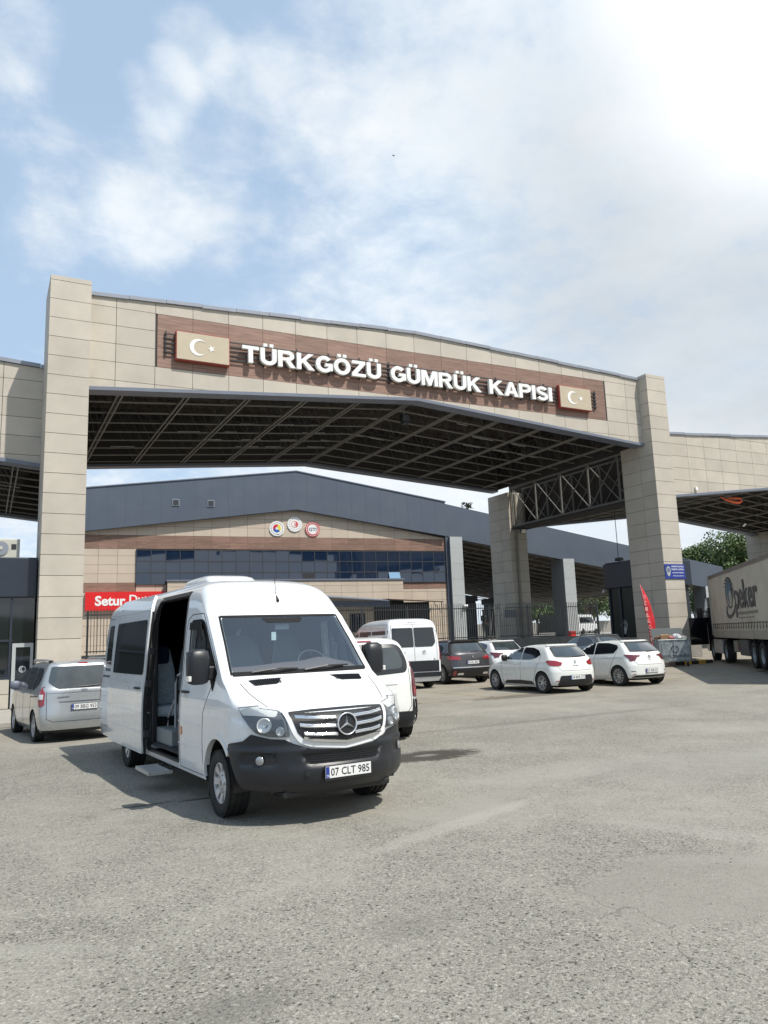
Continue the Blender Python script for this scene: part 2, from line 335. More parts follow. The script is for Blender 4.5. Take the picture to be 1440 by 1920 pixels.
# ================================================================ GROUND
def sst(x): x = max(0., min(1., x)); return x*x*(3-2*x)
def gz(x, y):
    return .15*sst((x-15)/10)*sst((y+13)/12)+1.12*sst((y-.5)/19)*sst((x-27.5)/3.5)
def asphalt_mat():
    m = bpy.data.materials.new('weathered_asphalt'); m.use_nodes = True; t = NT(m.node_tree); b = m.node_tree.nodes['Principled BSDF']
    tc = t.new('ShaderNodeTexCoord').outputs['Object']
    big = t.noise(tc, .13, 5, .6, .4); mid = t.noise(tc, .7, 6, .62, .5); sm = t.noise(tc, 5., 5, .65)
    g1 = t.noise(tc, 42, 3, .7); g2 = t.noise(tc, 115, 2, .6)
    vo = t.new('ShaderNodeTexVoronoi'); t.set(vo.inputs['Vector'], tc); vo.inputs['Scale'].default_value = 105; vo.inputs['Randomness'].default_value = 1
    vc = t.new('ShaderNodeSeparateColor'); t.set(vc.inputs[0], vo.outputs['Color'])
    st = t.mapr(vc.outputs[0], 0, 1, -.5, .5)                     # stone to stone tone
    vo2 = t.new('ShaderNodeTexVoronoi'); t.set(vo2.inputs['Vector'], tc); vo2.inputs['Scale'].default_value = 62
    vc2 = t.new('ShaderNodeSeparateColor'); t.set(vc2.inputs[0], vo2.outputs['Color'])
    # where the surface is worn smooth the stones vanish
    worn = t.mapr(t.math('ADD', t.math('MULTIPLY', big, .6), t.math('MULTIPLY', mid, .4)), .44, .60, 0, 1, True)
    rough_amt = t.mapr(worn, 0, 1, 1.1, .35)
    base = t.ramp(t.math('ADD', t.math('MULTIPLY', big, .35), t.math('ADD', t.math('MULTIPLY', mid, .4), t.math('MULTIPLY', sm, .25))),
                  [(.30, (.172, .161, .136)), (.50, (.240, .227, .193)), (.70, (.312, .295, .252))])
    k = t.math('ADD', t.math('MULTIPLY', st, .56), t.math('ADD', t.mapr(g1, .25, .75, -.25, .25), t.math('ADD', t.mapr(g2, .3, .7, -.22, .22), t.math('MULTIPLY', t.math('POWER', vc2.outputs[1], 9.), .55))))
    k = t.math('SUBTRACT', k, t.math('MULTIPLY', t.math('POWER', vc2.outputs[2], 12.), .75))
    k = t.math('ADD', t.math('MULTIPLY', k, rough_amt), 1.)
    n = t.vmath('SCALE', base); t.set(n.inputs['Scale'], t.math('MAXIMUM', k, .12)); c = n.outputs[0]
    # broad sealed / dusty patches
    sx = t.new('ShaderNodeSeparateXYZ'); t.set(sx.inputs[0], tc)
    def blob(x, y, rx, ry, soft=.5, ns=1.3, amp=.55, ang=0.):
        dx = t.math('SUBTRACT', sx.outputs[0], x); dy = t.math('SUBTRACT', sx.outputs[1], y)
        if ang:
            ca, sa = cos(ang), sin(ang)
            dx, dy = t.math('ADD', t.math('MULTIPLY', dx, ca), t.math('MULTIPLY', dy, sa)), t.math('SUBTRACT', t.math('MULTIPLY', dy, ca), t.math('MULTIPLY', dx, sa))
        d = t.math('SQRT', t.math('ADD', t.math('POWER', t.math('ABSOLUTE', t.math('DIVIDE', dx, rx)), 2.), t.math('POWER', t.math('ABSOLUTE', t.math('DIVIDE', dy, ry)), 2.)))
        d = t.math('ADD', d, t.math('MULTIPLY', t.math('SUBTRACT', t.noise(tc, ns, 5, .65), .5), amp*2))
        return t.mapr(d, 1-soft, 1+soft*.4, 1, 0, True)
    for (x, y, rx, ry, col, a, ns, sf, *an) in [
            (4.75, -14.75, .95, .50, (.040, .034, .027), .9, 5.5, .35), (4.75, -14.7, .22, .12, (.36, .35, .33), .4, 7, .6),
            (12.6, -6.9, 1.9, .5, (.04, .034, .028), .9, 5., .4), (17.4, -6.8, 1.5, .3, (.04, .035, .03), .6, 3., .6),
            (1.1, -20.7, .40, .24, (.12, .113, .096), .38, 4, .9), (-.2, -21.2, .42, .22, (.11, .105, .09), .45, 4, .9),
            (3.3, -21.2, 1.25, .75, (.245, .230, .196), .72, 1.6, .35), (2.9, -18.6, 1.7, .16, (.33, .315, .27), .55, 1.6, .5, .35), (3.3, -18.0, 1.3, .34, (.265, .25, .215), .6, 1.5, .4, .3), (-1.4, -19.6, 1.0, .14, (.31, .295, .255), .45, 1.5, .6, -.5), (8.2, -18.0, 3.0, 1.0, (.27, .257, .225), .55, .9, .5), (4.6, -20.6, .20, 1.5, (.31, .295, .26), .35, 1.2, .6, .5), (3.9, -20.9, .14, 1.2, (.30, .285, .25), .3, 1.2, .6, .9),
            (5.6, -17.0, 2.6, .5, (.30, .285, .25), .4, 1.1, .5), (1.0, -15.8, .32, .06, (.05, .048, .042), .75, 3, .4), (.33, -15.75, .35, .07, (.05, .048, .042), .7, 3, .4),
            (9, -12.2, 5, .22, (.10, .095, .085), .35, 2, .6), (-3.5, -18, 2.5, .9, (.24, .228, .198), .35, 1., .6), (11, -9.6, 4.5, .35, (.30, .27, .215), .4, 1.5, .6)]:
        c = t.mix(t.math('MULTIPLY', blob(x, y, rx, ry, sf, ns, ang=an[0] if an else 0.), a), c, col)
    # sandy dust near the buildings
    dust = t.math('MULTIPLY', t.mapr(sx.outputs[1], -12.5, -4, 0, .62, True), t.mapr(mid, .35, .6, .5, 1.))
    c = t.mix(dust, c, (.285, .250, .195))
    # tar-line cracks
    wv = t.new('ShaderNodeTexVoronoi'); wv.feature = 'DISTANCE_TO_EDGE'
    wp = t.vmath('ADD', tc, (0, 0, 0)); nz = t.new('ShaderNodeTexNoise'); t.set(nz.inputs['Vector'], tc); nz.inputs['Scale'].default_value = .9; nz.inputs['Detail'].default_value = 6
    sc2 = t.vmath('SCALE', nz.outputs['Color']); sc2.inputs['Scale'].default_value = 1.6
    wp = t.vmath('ADD', tc, sc2.outputs[0]); t.set(wv.inputs['Vector'], wp.outputs[0]); wv.inputs['Scale'].default_value = .27
    crack = t.math('MULTIPLY', t.mapr(wv.outputs['Distance'], .0004, .0028, 1, 0), t.mapr(t.noise(tc, .35, 3), .50, .60, 0, .38))
    c = t.mix(crack, c, (.045, .042, .036))
    t.set(b.inputs['Base Color'], c); b.inputs['Roughness'].default_value = .92; b.inputs['Specular IOR Level'].default_value = .25
    h = t.math('ADD', t.math('MULTIPLY', t.mapr(vo.outputs['Distance'], 0, .6, 1., 0), .8), t.math('ADD', t.math('MULTIPLY', g1, .5), t.math('MULTIPLY', sm, 1.4)))
    h = t.math('SUBTRACT', t.math('MULTIPLY', h, rough_amt), t.math('MULTIPLY', crack, 1.2))
    bp = t.new('ShaderNodeBump'); bp.inputs['Strength'].default_value = .75; bp.inputs['Distance'].default_value = .007; t.set(bp.inputs['Height'], h)
    t.l.new(bp.outputs[0], b.inputs['Normal'])
    return m
M['asphalt'] = asphalt_mat()

def linspace(a, b, n): return [a+(b-a)*i/(n-1) for i in range(n)]
gx = [-1200, -300, -80, -20]+linspace(-8, 45, 60)+[55, 70, 100, 300, 1200]
gy = [-1200, -300, -80, -40]+linspace(-28, 24, 60)+[40, 80, 200, 400, 1400]
g = MB(); g.v = [(x, y, gz(x, y)) for y in gy for x in gx]
nx = len(gx)
g.f = [(j*nx+i, j*nx+i+1, (j+1)*nx+i+1, (j+1)*nx+i) for j in range(len(gy)-1) for i in range(nx-1)]; g.m = [0]*len(g.f)
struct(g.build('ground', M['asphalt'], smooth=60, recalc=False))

# loose chippings on the worn surface near the viewer
chm = mat('stone_chippings', (.22, .21, .19), .9, island=.55)
mb = MB(); rnd = random.Random(3)
for i in range(5200):
    y = -24.2+abs(rnd.gauss(0, 1))*3.6; x = CAM[0]+(y-CAM[1])*.55+rnd.uniform(-.62, .62)*(y-CAM[1]+.6)
    if y > -12: continue
    r = rnd.choice((.0035, .004, .005, .007, .010))*rnd.uniform(.7, 1.2); a = rnd.uniform(0, 6.28)
    vs = [(x+r*cos(a+k*1.57)*rnd.uniform(.7, 1.3), y+r*sin(a+k*1.57)*rnd.uniform(.7, 1.3), .0) for k in range(4)]+[(x, y, r*rnd.uniform(.5, .9))]
    mb.add(vs, [(0, 1, 4), (1, 2, 4), (2, 3, 4), (3, 0, 4)])
o = mb.build('gravel', chm, recalc=False); o['kind'] = 'stuff'

# faded yellow bay lines
mb = MB(); ylm = mat('faded_yellow_line', (.31, .25, .15), .9, var=.3, vscale=3, dirt=((.25, .225, .18), 1.4, 1.3))
def gline(mb, x0, y0, x1, y1, wd, n=12):
    d = Vector((x1-x0, y1-y0)).normalized(); nn = Vector((-d.y, d.x))*wd/2; vs = []; fs = []
    for i in range(n+1):
        x = x0+(x1-x0)*i/n; y = y0+(y1-y0)*i/n
        for s in (-1, 1): vs.append((x+nn.x*s, y+nn.y*s, gz(x, y)+.005))
    for i in range(n): fs.append((2*i, 2*i+1, 2*i+3, 2*i+2))
    mb.add(vs, fs)
for x in (5.9+2.55*k for k in range(9)): gline(mb, x+.9, -6.6, x+.7, -.9, .13)
gline(mb, 6.5, -6.8, 22, -5.6, .13); gline(mb, 22.5, -5.4, 19.2, -9.6, .1)
struct(mb.build('road_marking', ylm, recalc=False))

# raised terrace behind the parking bays
TZ = 1.40
mb = MB(); mb.box(-60, 33.2, 10.7, 90, -.2, TZ); mb.box(33.2, 140, 24, 90, -.2, TZ+.004)
struct(mb.build('terrace', M['conc']))
mb = MB(); mb.box(-60, 33.2, 10.55, 10.9, 0, TZ+.12)
o = mb.build('retaining_wall', M['conc'], bevel=.01); o['label'] = 'low grey concrete wall behind the parked cars, carrying the picket fence'; o['category'] = 'wall'
# pavement kerb beside the silver car
mb = MB(); mb.box(-30, -.62, -4.2, .55, 0, .13)
struct(mb.build('pavement', M['kerb'], bevel=.015))

# hills far behind the viewer (seen only in reflections)
def hills(name, cx, cy, r0, a0, a1, hmax, seed):
    rr = random.Random(seed); n = 90; mb = MB(); vs = []; ph = [rr.uniform(0, 6) for _ in range(6)]
    for j, (dr, fh) in enumerate([(0, 0), (30, .45), (75, .85), (130, 1.), (200, .3)]):
        for i in range(n+1):
            a = a0+(a1-a0)*i/n; h = hmax*(1-.78*sst((math.degrees(a)-146)/9))*(.55+.22*sin(3*a+ph[0])+.13*sin(7*a+ph[1])+.06*sin(17*a+ph[2])+.03*sin(41*a+ph[3]))
            vs.append((cx+(r0+dr)*sin(a), cy+(r0+dr)*cos(a), h*fh-.5))
    fs = [(j*(n+1)+i, j*(n+1)+i+1, (j+1)*(n+1)+i+1, (j+1)*(n+1)+i) for j in range(4) for i in range(n)]
    mb.add(vs, fs); struct(mb.build(name, mat('hill_green', (.050, .065, .026), .95, var=.35, vscale=.05, bump=.5, bscale=.2), smooth=60))
hills('hills', 0, -25, 170, radians(95), radians(285), 88, 5)

# ================================================================ CLADDING HELPERS
def clip_poly(poly, rect):
    x0, x1, y0, y1 = rect
    def clip(P, inside, inter):
        out = []
        for i in range(len(P)):
            a, b = P[i-1], P[i]
            if inside(b):
                if not inside(a): out.append(inter(a, b))
                out.append(b)
            elif inside(a): out.append(inter(a, b))
        return out
    def ix(x): return lambda a, b: (x, a[1]+(b[1]-a[1])*(x-a[0])/(b[0]-a[0]))
    def iy(y): return lambda a, b: (a[0]+(b[0]-a[0])*(y-a[1])/(b[1]-a[1]), y)
    for ins, it in ((lambda p: p[0] >= x0-1e-9, ix(x0)), (lambda p: p[0] <= x1+1e-9, ix(x1)), (lambda p: p[1] >= y0-1e-9, iy(y0)), (lambda p: p[1] <= y1+1e-9, iy(y1))):
        poly = clip(poly, ins, it)
        if len(poly) < 3: return []
    return poly
def area(P): return abs(sum(P[i-1][0]*P[i][1]-P[i][0]*P[i-1][1] for i in range(len(P))))/2
def clad(mb, polys, ub, vb, fm, gap=.016, depth=.03, skip=None, only=None):
    """panels between the breaks ub, vb, cut to the convex polys; fm maps (u, v, 0) to space, thickness along its z"""
    for i in range(len(ub)-1):
        for j in range(len(vb)-1):
            c = ((ub[i]+ub[i+1])/2, (vb[j]+vb[j+1])/2)
            if skip and skip(*c): continue
            if only and not only(*c): continue
            for p in polys:
                q = clip_poly(p, (ub[i]+gap/2, ub[i+1]-gap/2, vb[j]+gap/2, vb[j+1]-gap/2))
                if len(q) >= 3 and area(q) > .002:
                    a = [fm @ Vector((x, y, 0)) for x, y in q]; nrm = (fm.to_3x3() @ Vector((0, 0, 1)))*depth
                    mb.prism(a, nrm)
def frange(a, b, s):
    r = []; x = a
    while x < b+1e-6: r.append(x); x += s
    return r
PH = .6425   # panel course height
def pillar(name, x0, x1, y0, y1, z0, z1, ztop_joint, parent, side_cols=2):
    """clad pier: dark backing core, beige panels on the four faces"""
    core = MB(); core.box(x0+.03, x1-.03, y0+.03, y1-.03, z0, z1-.02); c = core.build(name, M['joint'], parent)
    vb = [z1]; z = ztop_joint
    while z > z0+.05: vb.append(z); z -= PH
    vb = sorted(vb+[z0])
    mb = MB()
    for fm, wd, cols in ((face_M((x0, y0+.03, 0), (1, 0, 0), (0, -1, 0)), x1-x0, 1), (face_M((x1, y1-.03, 0), (-1, 0, 0), (0, 1, 0)), x1-x0, 1),
                         (face_M((x0+.03, y1, 0), (0, -1, 0), (-1, 0, 0)), y1-y0, side_cols), (face_M((x1-.03, y0, 0), (0, 1, 0), (1, 0, 0)), y1-y0, side_cols)):
        ub = [0, wd] if cols == 1 else [0, wd*.42, wd] if fm.col[2][0] > 0 else [0, wd*.58, wd]
        inset = .031 if abs(fm.col[2][0]) > .5 else 0
        clad(mb, [[(inset, z0), (wd-inset, z0), (wd-inset, z1), (inset, z1)]], ub, vb, fm)
    mb.box(x0+.01, x1-.01, y0+.01, y1-.01, z1-.02, z1+.012)
    mb.build('cladding', M['panel'], c)
    return c

# ================================================================ GATE CANOPIES
def canopy(name, label, x0, x1, zb0, zb1, zba, zt0, zt1, zta, Y0, Y1, group=None, first_rafter=1.18, step=2.32, zoff=None, wood=None, back=True, coping_front=.0, ends=(1, 1)):
    """gabled portal roof: clad fascia front and back, deep truss between, dark deck above.
    zb*: underside height at x0, x1, apex ; zt*: top"""
    t = thing(name, label, 'canopy', (0, 0, 0), 0, group)
    xa = (x0+x1)/2
    zb = lambda x: zb0+(zba-zb0)*(x-x0)/(xa-x0) if x <= xa else zba+(zb1-zba)*(x-xa)/(x1-xa)
    zt = lambda x: zt0+(zta-zt0)*(x-x0)/(xa-x0) if x <= xa else zta+(zt1-zta)*(x-xa)/(x1-xa)
    TH = .45
    polys = [[(x0, zb0), (xa, zba), (xa, zta), (x0, zt0)], [(xa, zba), (x1, zb1), (x1, zt1), (xa, zta)]]
    ub = [x0]+[x for x in frange(x0+(.87 if wood else 1.2), x1-.2, 1.305)]+[x1]
    base = (wood[3] if wood else zt0-.3); tilt = (zb1-zb0)/(x1-x0)
    vb = [base+.65*k for k in range(-12, 13)]
    # sheared frame so that the courses follow the very slight rise of the portal
    fm = Matrix(((1, 0, 0, 0), (0, 0, -1, Y0), (tilt, 1, 0, -tilt*x0), (0, 0, 0, 1)))
    pl = [[(x, z-tilt*(x-x0)) for x, z in p] for p in polys]
    iswood = (lambda u, v: wood[0] < u < wood[1] and wood[2] < v < wood[3]) if wood else (lambda u, v: False)
    f = MB(); clad(f, pl, ub, vb, fm, skip=iswood)
    if back:
        fb = Matrix(((1, 0, 0, 0), (0, 0, 1, Y1), (tilt, 1, 0, -tilt*x0), (0, 0, 0, 1))); f2 = MB(); clad(f2, pl, ub, vb, fb); f2.build('fascia_cladding', M['panel'], t)
    fas = f.build('fascia_cladding', M['panel'], t)
    if wood:
        wv = [wood[2], wood[3]]; m2 = MB()
        clad(m2, pl, [wood[0]]+[u for u in ub if wood[0]+.1 < u < wood[1]-.1]+[wood[1]], wv, fm, gap=.010, depth=.026); m2.build('wood_band', M['wood'], t)
    k = MB()
    for p in polys:
        k.prism([(x, Y0+.004, z) for x, z in p], (0, TH, 0))
        if back: k.prism([(x, Y1-.004, z) for x, z in p], (0, -TH, 0))
    k.build('fascia_backing', M['joint'], t)
    # coping and soffit trims
    cp = MB(); n = 10
    for a, b in ((x0, xa), (xa, x1)):
        for i in range(n):
            xx0 = a+(b-a)*i/n; xx1 = a+(b-a)*(i+1)/n; lift = .012*((i*7) % 3)
            cp.beam((xx0+.006, Y0+TH/2-.02, zt(xx0)+.055+lift), (xx1-.006, Y0+TH/2-.02, zt(xx1)+.055+lift), TH+.16, .13)
            if back: cp.beam((xx0+.006, Y1-TH/2+.02, zt(xx0)+.055), (xx1-.006, Y1-TH/2+.02, zt(xx1)+.055), TH+.16, .13)
    cp.build('coping', M['coping'], t)
    tr = MB()
    for a, b in ((x0, xa), (xa, x1)):
        tr.beam((a, Y0+TH/2-.03, zb(a)-.06), (b, Y0+TH/2-.03, zb(b)-.06), TH+.14, .12)
        if back: tr.beam((a, Y1-TH/2+.03, zb(a)-.06), (b, Y1-TH/2+.03, zb(b)-.06), TH+.14, .12)
    tr.build('soffit_trim', M['trim'], t)
    # roof deck: folded sheets spanning between purlins
    dk = MB(); ny = 8; nxx = 12
    for a, b in ((x0, xa), (xa, x1)):
        for i in range(nxx):
            xx0 = a+(b-a)*i/nxx; xx1 = a+(b-a)*(i+1)/nxx
            dk.prism([(xx0, Y0+TH, zt(xx0)-.30), (xx1-.03, Y0+TH, zt(xx1)-.30), (xx1-.03, Y0+TH, zt(xx1)-.22), (xx0, Y0+TH, zt(xx0)-.22)], (0, Y1-Y0-2*TH, 0))
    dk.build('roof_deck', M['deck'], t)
    # ribs under the deck
    rb = MB(); y = Y0+TH+.6
    while y < Y1-TH:
        for a, b in ((x0, xa), (xa, x1)): rb.beam((a, y, zt(a)-.42), (b, y, zt(b)-.42), .07, .18)
        y += 1.15
    rb.build('purlin', M['deck'], t)
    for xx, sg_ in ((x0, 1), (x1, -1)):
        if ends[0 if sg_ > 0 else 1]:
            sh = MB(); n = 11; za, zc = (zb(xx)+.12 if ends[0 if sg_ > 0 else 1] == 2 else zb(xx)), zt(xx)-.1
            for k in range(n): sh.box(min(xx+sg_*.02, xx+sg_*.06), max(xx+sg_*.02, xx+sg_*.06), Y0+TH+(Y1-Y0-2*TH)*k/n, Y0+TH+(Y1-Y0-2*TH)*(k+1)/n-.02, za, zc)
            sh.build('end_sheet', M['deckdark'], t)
    # space frame
    ya, yb = Y0+TH+.12, Y1-TH-.12; nyb = 8; ys = [ya+(yb-ya)*i/nyb for i in range(nyb+1)]
    xs = [x for x in frange(x0+first_rafter, x1-.4, step)]
    bt = MB(); hgt = .95*(zta-zba)
    for x in xs:
        for d in (-.08, .08): bt.beam((x+d, ya-.1, zb(x)+.03), (x+d, yb+.1, zb(x)+.03), .045, .06)
    bt.build('rafter', M['steel'], t)
    ch = MB()
    for y in ys:
        for a, b in ((x0+.1, xa), (xa, x1-.1)): ch.beam((a, y, zb(a)+.10), (b, y, zb(b)+.10), .045, .045)
    ch.build('cross_chord', M['steel'], t)
    lt = MB(); xe = [x0+.15]+xs+[x1-.15]; H = .62*(zt0-zb0)
    for i in range(len(xe)-1):
        xm = (xe[i]+xe[i+1])/2
        for j in range(nyb):
            ym = (ys[j]+ys[j+1])/2; top = (xm, ym, zb(xm)+H)
            for (x, y) in ((xe[i], ys[j]), (xe[i+1], ys[j]), (xe[i], ys[j+1]), (xe[i+1], ys[j+1])):
                lt.tube((x, y, zb(x)+.1), top, .022, 4, caps=False)
            if j < nyb-1: lt.tube(top, (xm, ym+(yb-ya)/nyb, top[2]), .03, 4, caps=False)
            if i < len(xe)-2:
                xm2 = (xe[i+1]+xe[i+2])/2; lt.tube(top, (xm2, ym, zb(xm2)+H), .03, 4, caps=False)
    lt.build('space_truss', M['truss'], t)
    # thin light tubes strung along the frame
    lg = MB(); rr = random.Random(int(x0*10)+3)
    for j, y in enumerate(ys[1:-1]):
        x = x0+rr.uniform(.5, 3)
        while x < x1-2:
            if rr.random() < .45:
                l = rr.uniform(.5, 1.3); lg.beam((x, y-.35, zb(x)+.42), (x+l, y-.35, zb(x+l)+.42), .05, .03)
            x += rr.uniform(1.5, 2.4)
    lg.build('cable_tray', M['lgrey'], t)
    return t, zb, zt

gate, GZB, GZT = canopy('gate_canopy', 'tall central gate roof with beige fascia and wood-look band above the parking bays', 1.26, 26.55, 10.39, 10.62, 11.46, 13.62, 13.84, 14.24, .58, 13.0,
                        first_rafter=1.18, step=2.305, wood=(3.5, 24.25, 11.36, 13.31))
for i, (x0, y0, z0, zt_) in enumerate(((0, 0, -.05, 13.86), (26.5, 0, .22, 14.0))):
    x1 = x0+1.26
    p = thing('gate_pillar', ('tall beige clad gate pillar left of the white minibus, above the silver car' if i == 0 else 'tall beige clad gate pillar with the blue passport sign and the red flag'), 'pillar', (0, 0, 0), 0, 'pillars of the gate')
    pillar('pier', x0, x1, 0, 2.07, z0, zt_, zt_-.15, p)
for i, x0 in enumerate((0, 26.5)):
    p = thing('gate_pillar', ('beige rear gate pillar seen edge-on behind the left front pillar' if i == 0 else 'shaded beige rear gate pillar with a drain pipe down its front, behind the fence'), 'pillar', (0, 0, 0), 0, 'pillars of the gate')
    pillar('pier', x0 if i else .72, x0+1.26, 11.52, 13.6, 0, 10.3 if i else 8.0, 10.0 if i else 7.9, p)
    if i:
        d = MB(); d.path([(x0+.42, 11.40, 10.2), (x0+.42, 11.40, 9.2), (x0+.42, 11.42, 3), (x0+.42, 11.42, 1.45)], .075, 10)
        for z in (9.5, 7.5, 5.5, 3.5): d.box(x0+.32, x0+.52, 11.40, 11.49, z, z+.06)
        d.build('drain_pipe', mat('pipe_grey_beige', (.24, .22, .18), .5), p, smooth=40)

# open side truss between the two right-hand pillars
t = thing('side_truss', 'open steel lattice girder spanning between the two right-hand gate pillars', 'truss')
mb = MB(); x = 26.75; yA, yB, z0, z1 = 2.07, 11.5, 8.2, 10.55
for dx in (0, .85):
    mb.beam((x+dx, yA, z0), (x+dx, yB, z0), .10, .10); mb.beam((x+dx, yA, z1), (x+dx, yB, z1), .10, .10)
ch = mb.build('chord', M['truss2'], t)
mb = MB(); ys = linspace(yA+.5, yB-.1, 5)
for dx in (0, .85):
    for y in ys: mb.beam((x+dx, y, z0), (x+dx, y, z1), .08, .08)
    for a, b in zip(ys, ys[1:]): mb.beam((x+dx, a, z0), (x+dx, b, z1), .045, .045); mb.beam((x+dx, b, z0), (x+dx, a, z1), .045, .045)
mb.build('bracing', M['truss2'], t)
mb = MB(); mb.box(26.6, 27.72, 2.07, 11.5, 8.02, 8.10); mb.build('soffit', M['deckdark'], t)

rw, RZB, RZT = canopy('gate_canopy', 'lower beige gate roof to the right of the blue passport sign', 27.76, 52.3, 8.36, 8.46, 9.72, 11.72, 11.8, 12.55, 2.3, 13.0, group='lower side canopies', first_rafter=1.3, step=2.3)
lw, LZB, LZT = canopy('gate_canopy', 'lower beige gate roof at the left edge, half shaded by the pillar', -24.6, 1.2, 7.9, 7.88, 9.2, 11.2, 11.27, 12.1, 2.1, 13.6, group='lower side canopies', first_rafter=.9, step=2.3)
for o in list(rw.children)+list(lw.children): pass
p = thing('gate_pillar', 'beige pillar at the right edge, standing behind the curtain-sided truck', 'pillar', (0, 0, 0), 0, 'pillars of the gate')
pillar('pier', 50.6, 52.1, 11.5, 13.6, .9, 8.7, 8.5, p)
p = thing('gate_pillar', 'beige pillar far right at the front of the lower canopy', 'pillar', (0, 0, 0), 0, 'pillars of the gate')
pillar('pier', 52.3, 53.6, 0.2, 2.3, .2, 12.2, 12.0, p)

# ---- lettering on mounting rails, flag boxes
SY = .36
def frontM(x, z, y=SY): return face_M((x, y, z), (1, 0, .0095), (0, -1, 0))
sg = thing('gate_sign', 'large white raised letters TÜRKGÖZÜ GÜMRÜK KAPISI on dark rails', 'sign')
mb = MB()
for k in range(5):
    dz = 11.93+k*.165
    mb.beam((3.75, .46, dz+.02), (23.6, .46, dz+.2), .03, .045)
for x in [3.78]+frange(4.7, 23.2, 1.32)+[23.57]:
    z = (x-3.75)*.0095; mb.beam((x, .50, 11.83+z), (x, .50, 12.72+z), .05, .05)
mb.build('rail', M['iron'], sg)
words = [('TÜRKGÖZÜ', 6.48, 12.16), ('GÜMRÜK', 12.60, 16.98), ('KAPISI', 17.40, 20.84)]
LM = mat('letter_white', (.80, .80, .77), .35)
def band(pts, wd):
    """constant-width band round a curved centre line"""
    L, R = [], []; P_ = [Vector(p) for p in pts]
    for i, p in enumerate(P_):
        d = (P_[min(i+1, len(P_)-1)]-P_[max(i-1, 0)]).normalized(); n_ = Vector((-d.y, d.x))*wd/2; L.append(p+n_); R.append(p-n_)
    return [[tuple(L[i]), tuple(L[i+1]), tuple(R[i+1]), tuple(R[i])] for i in range(len(L)-1)]
def earc(cx, cy, rx, ry, a0, a1, n=14): return [(cx+rx*cos(radians(a)), cy+ry*sin(radians(a))) for a in linspace(a0, a1, n)]
def glyph(c):
    """heavy sans capital, height 1: (pieces, width)"""
    s = .225; R_ = lambda x0, y0, x1, y1: [(x0, y0), (x1, y0), (x1, y1), (x0, y1)]; h = s/2
    if c in 'ÜÖ':
        p, w_ = glyph('U' if c == 'Ü' else 'O'); return p+[R_(w_/2-.25, 1.09, w_/2-.06, 1.27), R_(w_/2+.06, 1.09, w_/2+.25, 1.27)], w_
    if c == 'T': return [R_(0, 1-s*.9, .82, 1), R_(.41-h, 0, .41+h, 1-s*.9)], .82
    if c == 'I': return [R_(0, 0, s*1.05, 1)], s*1.05
    if c == 'U': return [R_(0, .36, s, 1), R_(.82-s, .36, .82, 1)]+band(earc(.41, .36, .41-h, .36-h*.9, 180, 360), s), .82
    if c == 'O': return band(earc(.46, .5, .46-h, .5-h*.85, 0, 360, 33), s), .92
    if c == 'G': return band(earc(.46, .5, .46-h, .5-h*.85, 42, 322, 26), s)+[R_(.50, .38, .90, .38+s*.8), R_(.90-s, .12, .90, .38)], .90
    if c == 'P' or c == 'R':
        q = [R_(0, 0, s, 1), R_(s, 1-s*.85, .47, 1), R_(s, .40, .47, .40+s*.80)]+band(earc(.47, .705, .25, .30-h*.85, 90, -90), s)
        if c == 'R': q.append([(.36, .41), (.62, .41), (.90, 0), (.62, 0)])
        return q, (.82 if c == 'P' else .90)
    if c == 'K': return [R_(0, 0, s, 1), [(s, .34), (s, .60), (.60, 1), (.89, 1)], [(.40, .66), (.28, .47), (.62, 0), (.93, 0)]], .93
    if c == 'Z': return [R_(.03, 1-s*.85, .76, 1), R_(0, 0, .78, s*.85), [(0, s*.85), (.30, s*.85), (.76, 1-s*.85), (.46, 1-s*.85)]], .78
    if c == 'M': return [R_(0, 0, s*.95, 1), R_(1.02-s*.95, 0, 1.02, 1), [(s*.95, 1), (s*.95, .62), (.43, .0), (.51, .0), (.51, .38), (.32, 1)][0:2]+[(.42, 0), (.51, 0), (.51, .36), (.31, 1)], [(1.02-s*.95, 1), (.71, 1), (.51, .36), (.51, 0), (.60, 0), (1.02-s*.95, .62)]], 1.02
    if c == 'A': return [[(0, 0), (.26, 0), (.54, 1), (.35, 1)], [(.92, 0), (.66, 0), (.38, 1), (.57, 1)], R_(.26, .19, .66, .37)], .92
    if c == 'S': return band(earc(.41, .715, .27, .19, 20, 270, 14)+earc(.41, .290, .29, .20, 90, -160, 14), s*.92), .80
for wd, xa_, xb_ in words:
    info = [glyph(c) for c in wd]; gap = .07; tot = sum(i[1] for i in info)+gap*(len(info)-1); sc = (xb_-xa_)/tot; x = xa_; capH = .64
    for pcs, gw in info:
        mb = MB(); mm = frontM(x, 11.88+(x-3.75)*.0095)
        for k, pc in enumerate(pcs):
            e = .0011*(k % 7); nrm = mm.to_3x3() @ Vector((0, 0, .13+e)); mb.prism([mm @ Vector((px*sc, py*capH, -.06)) for px, py in pc], nrm)
        mb.build('letter', LM, sg); x += (gw+gap)*sc
def star(cx, cz, r, n=5, rot=0): return [(cx+(r if k % 2 == 0 else r*.40)*sin(rot+k*pi/n), cz+(r if k % 2 == 0 else r*.40)*cos(rot+k*pi/n)) for k in range(2*n)]
def crescent(cx, cz, R, n=26):
    a0 = radians(38); pts = [(cx+R*cos(a), cz+R*sin(a)) for a in linspace(a0, 2*pi-a0, n)]
    xi = cx+R*.28; ri = R*.80; b0 = math.atan2(R*sin(a0), cx+R*cos(a0)-xi)
    return pts+[(xi+ri*cos(a), cz+ri*sin(a)) for a in linspace(2*pi-b0, b0, n)]
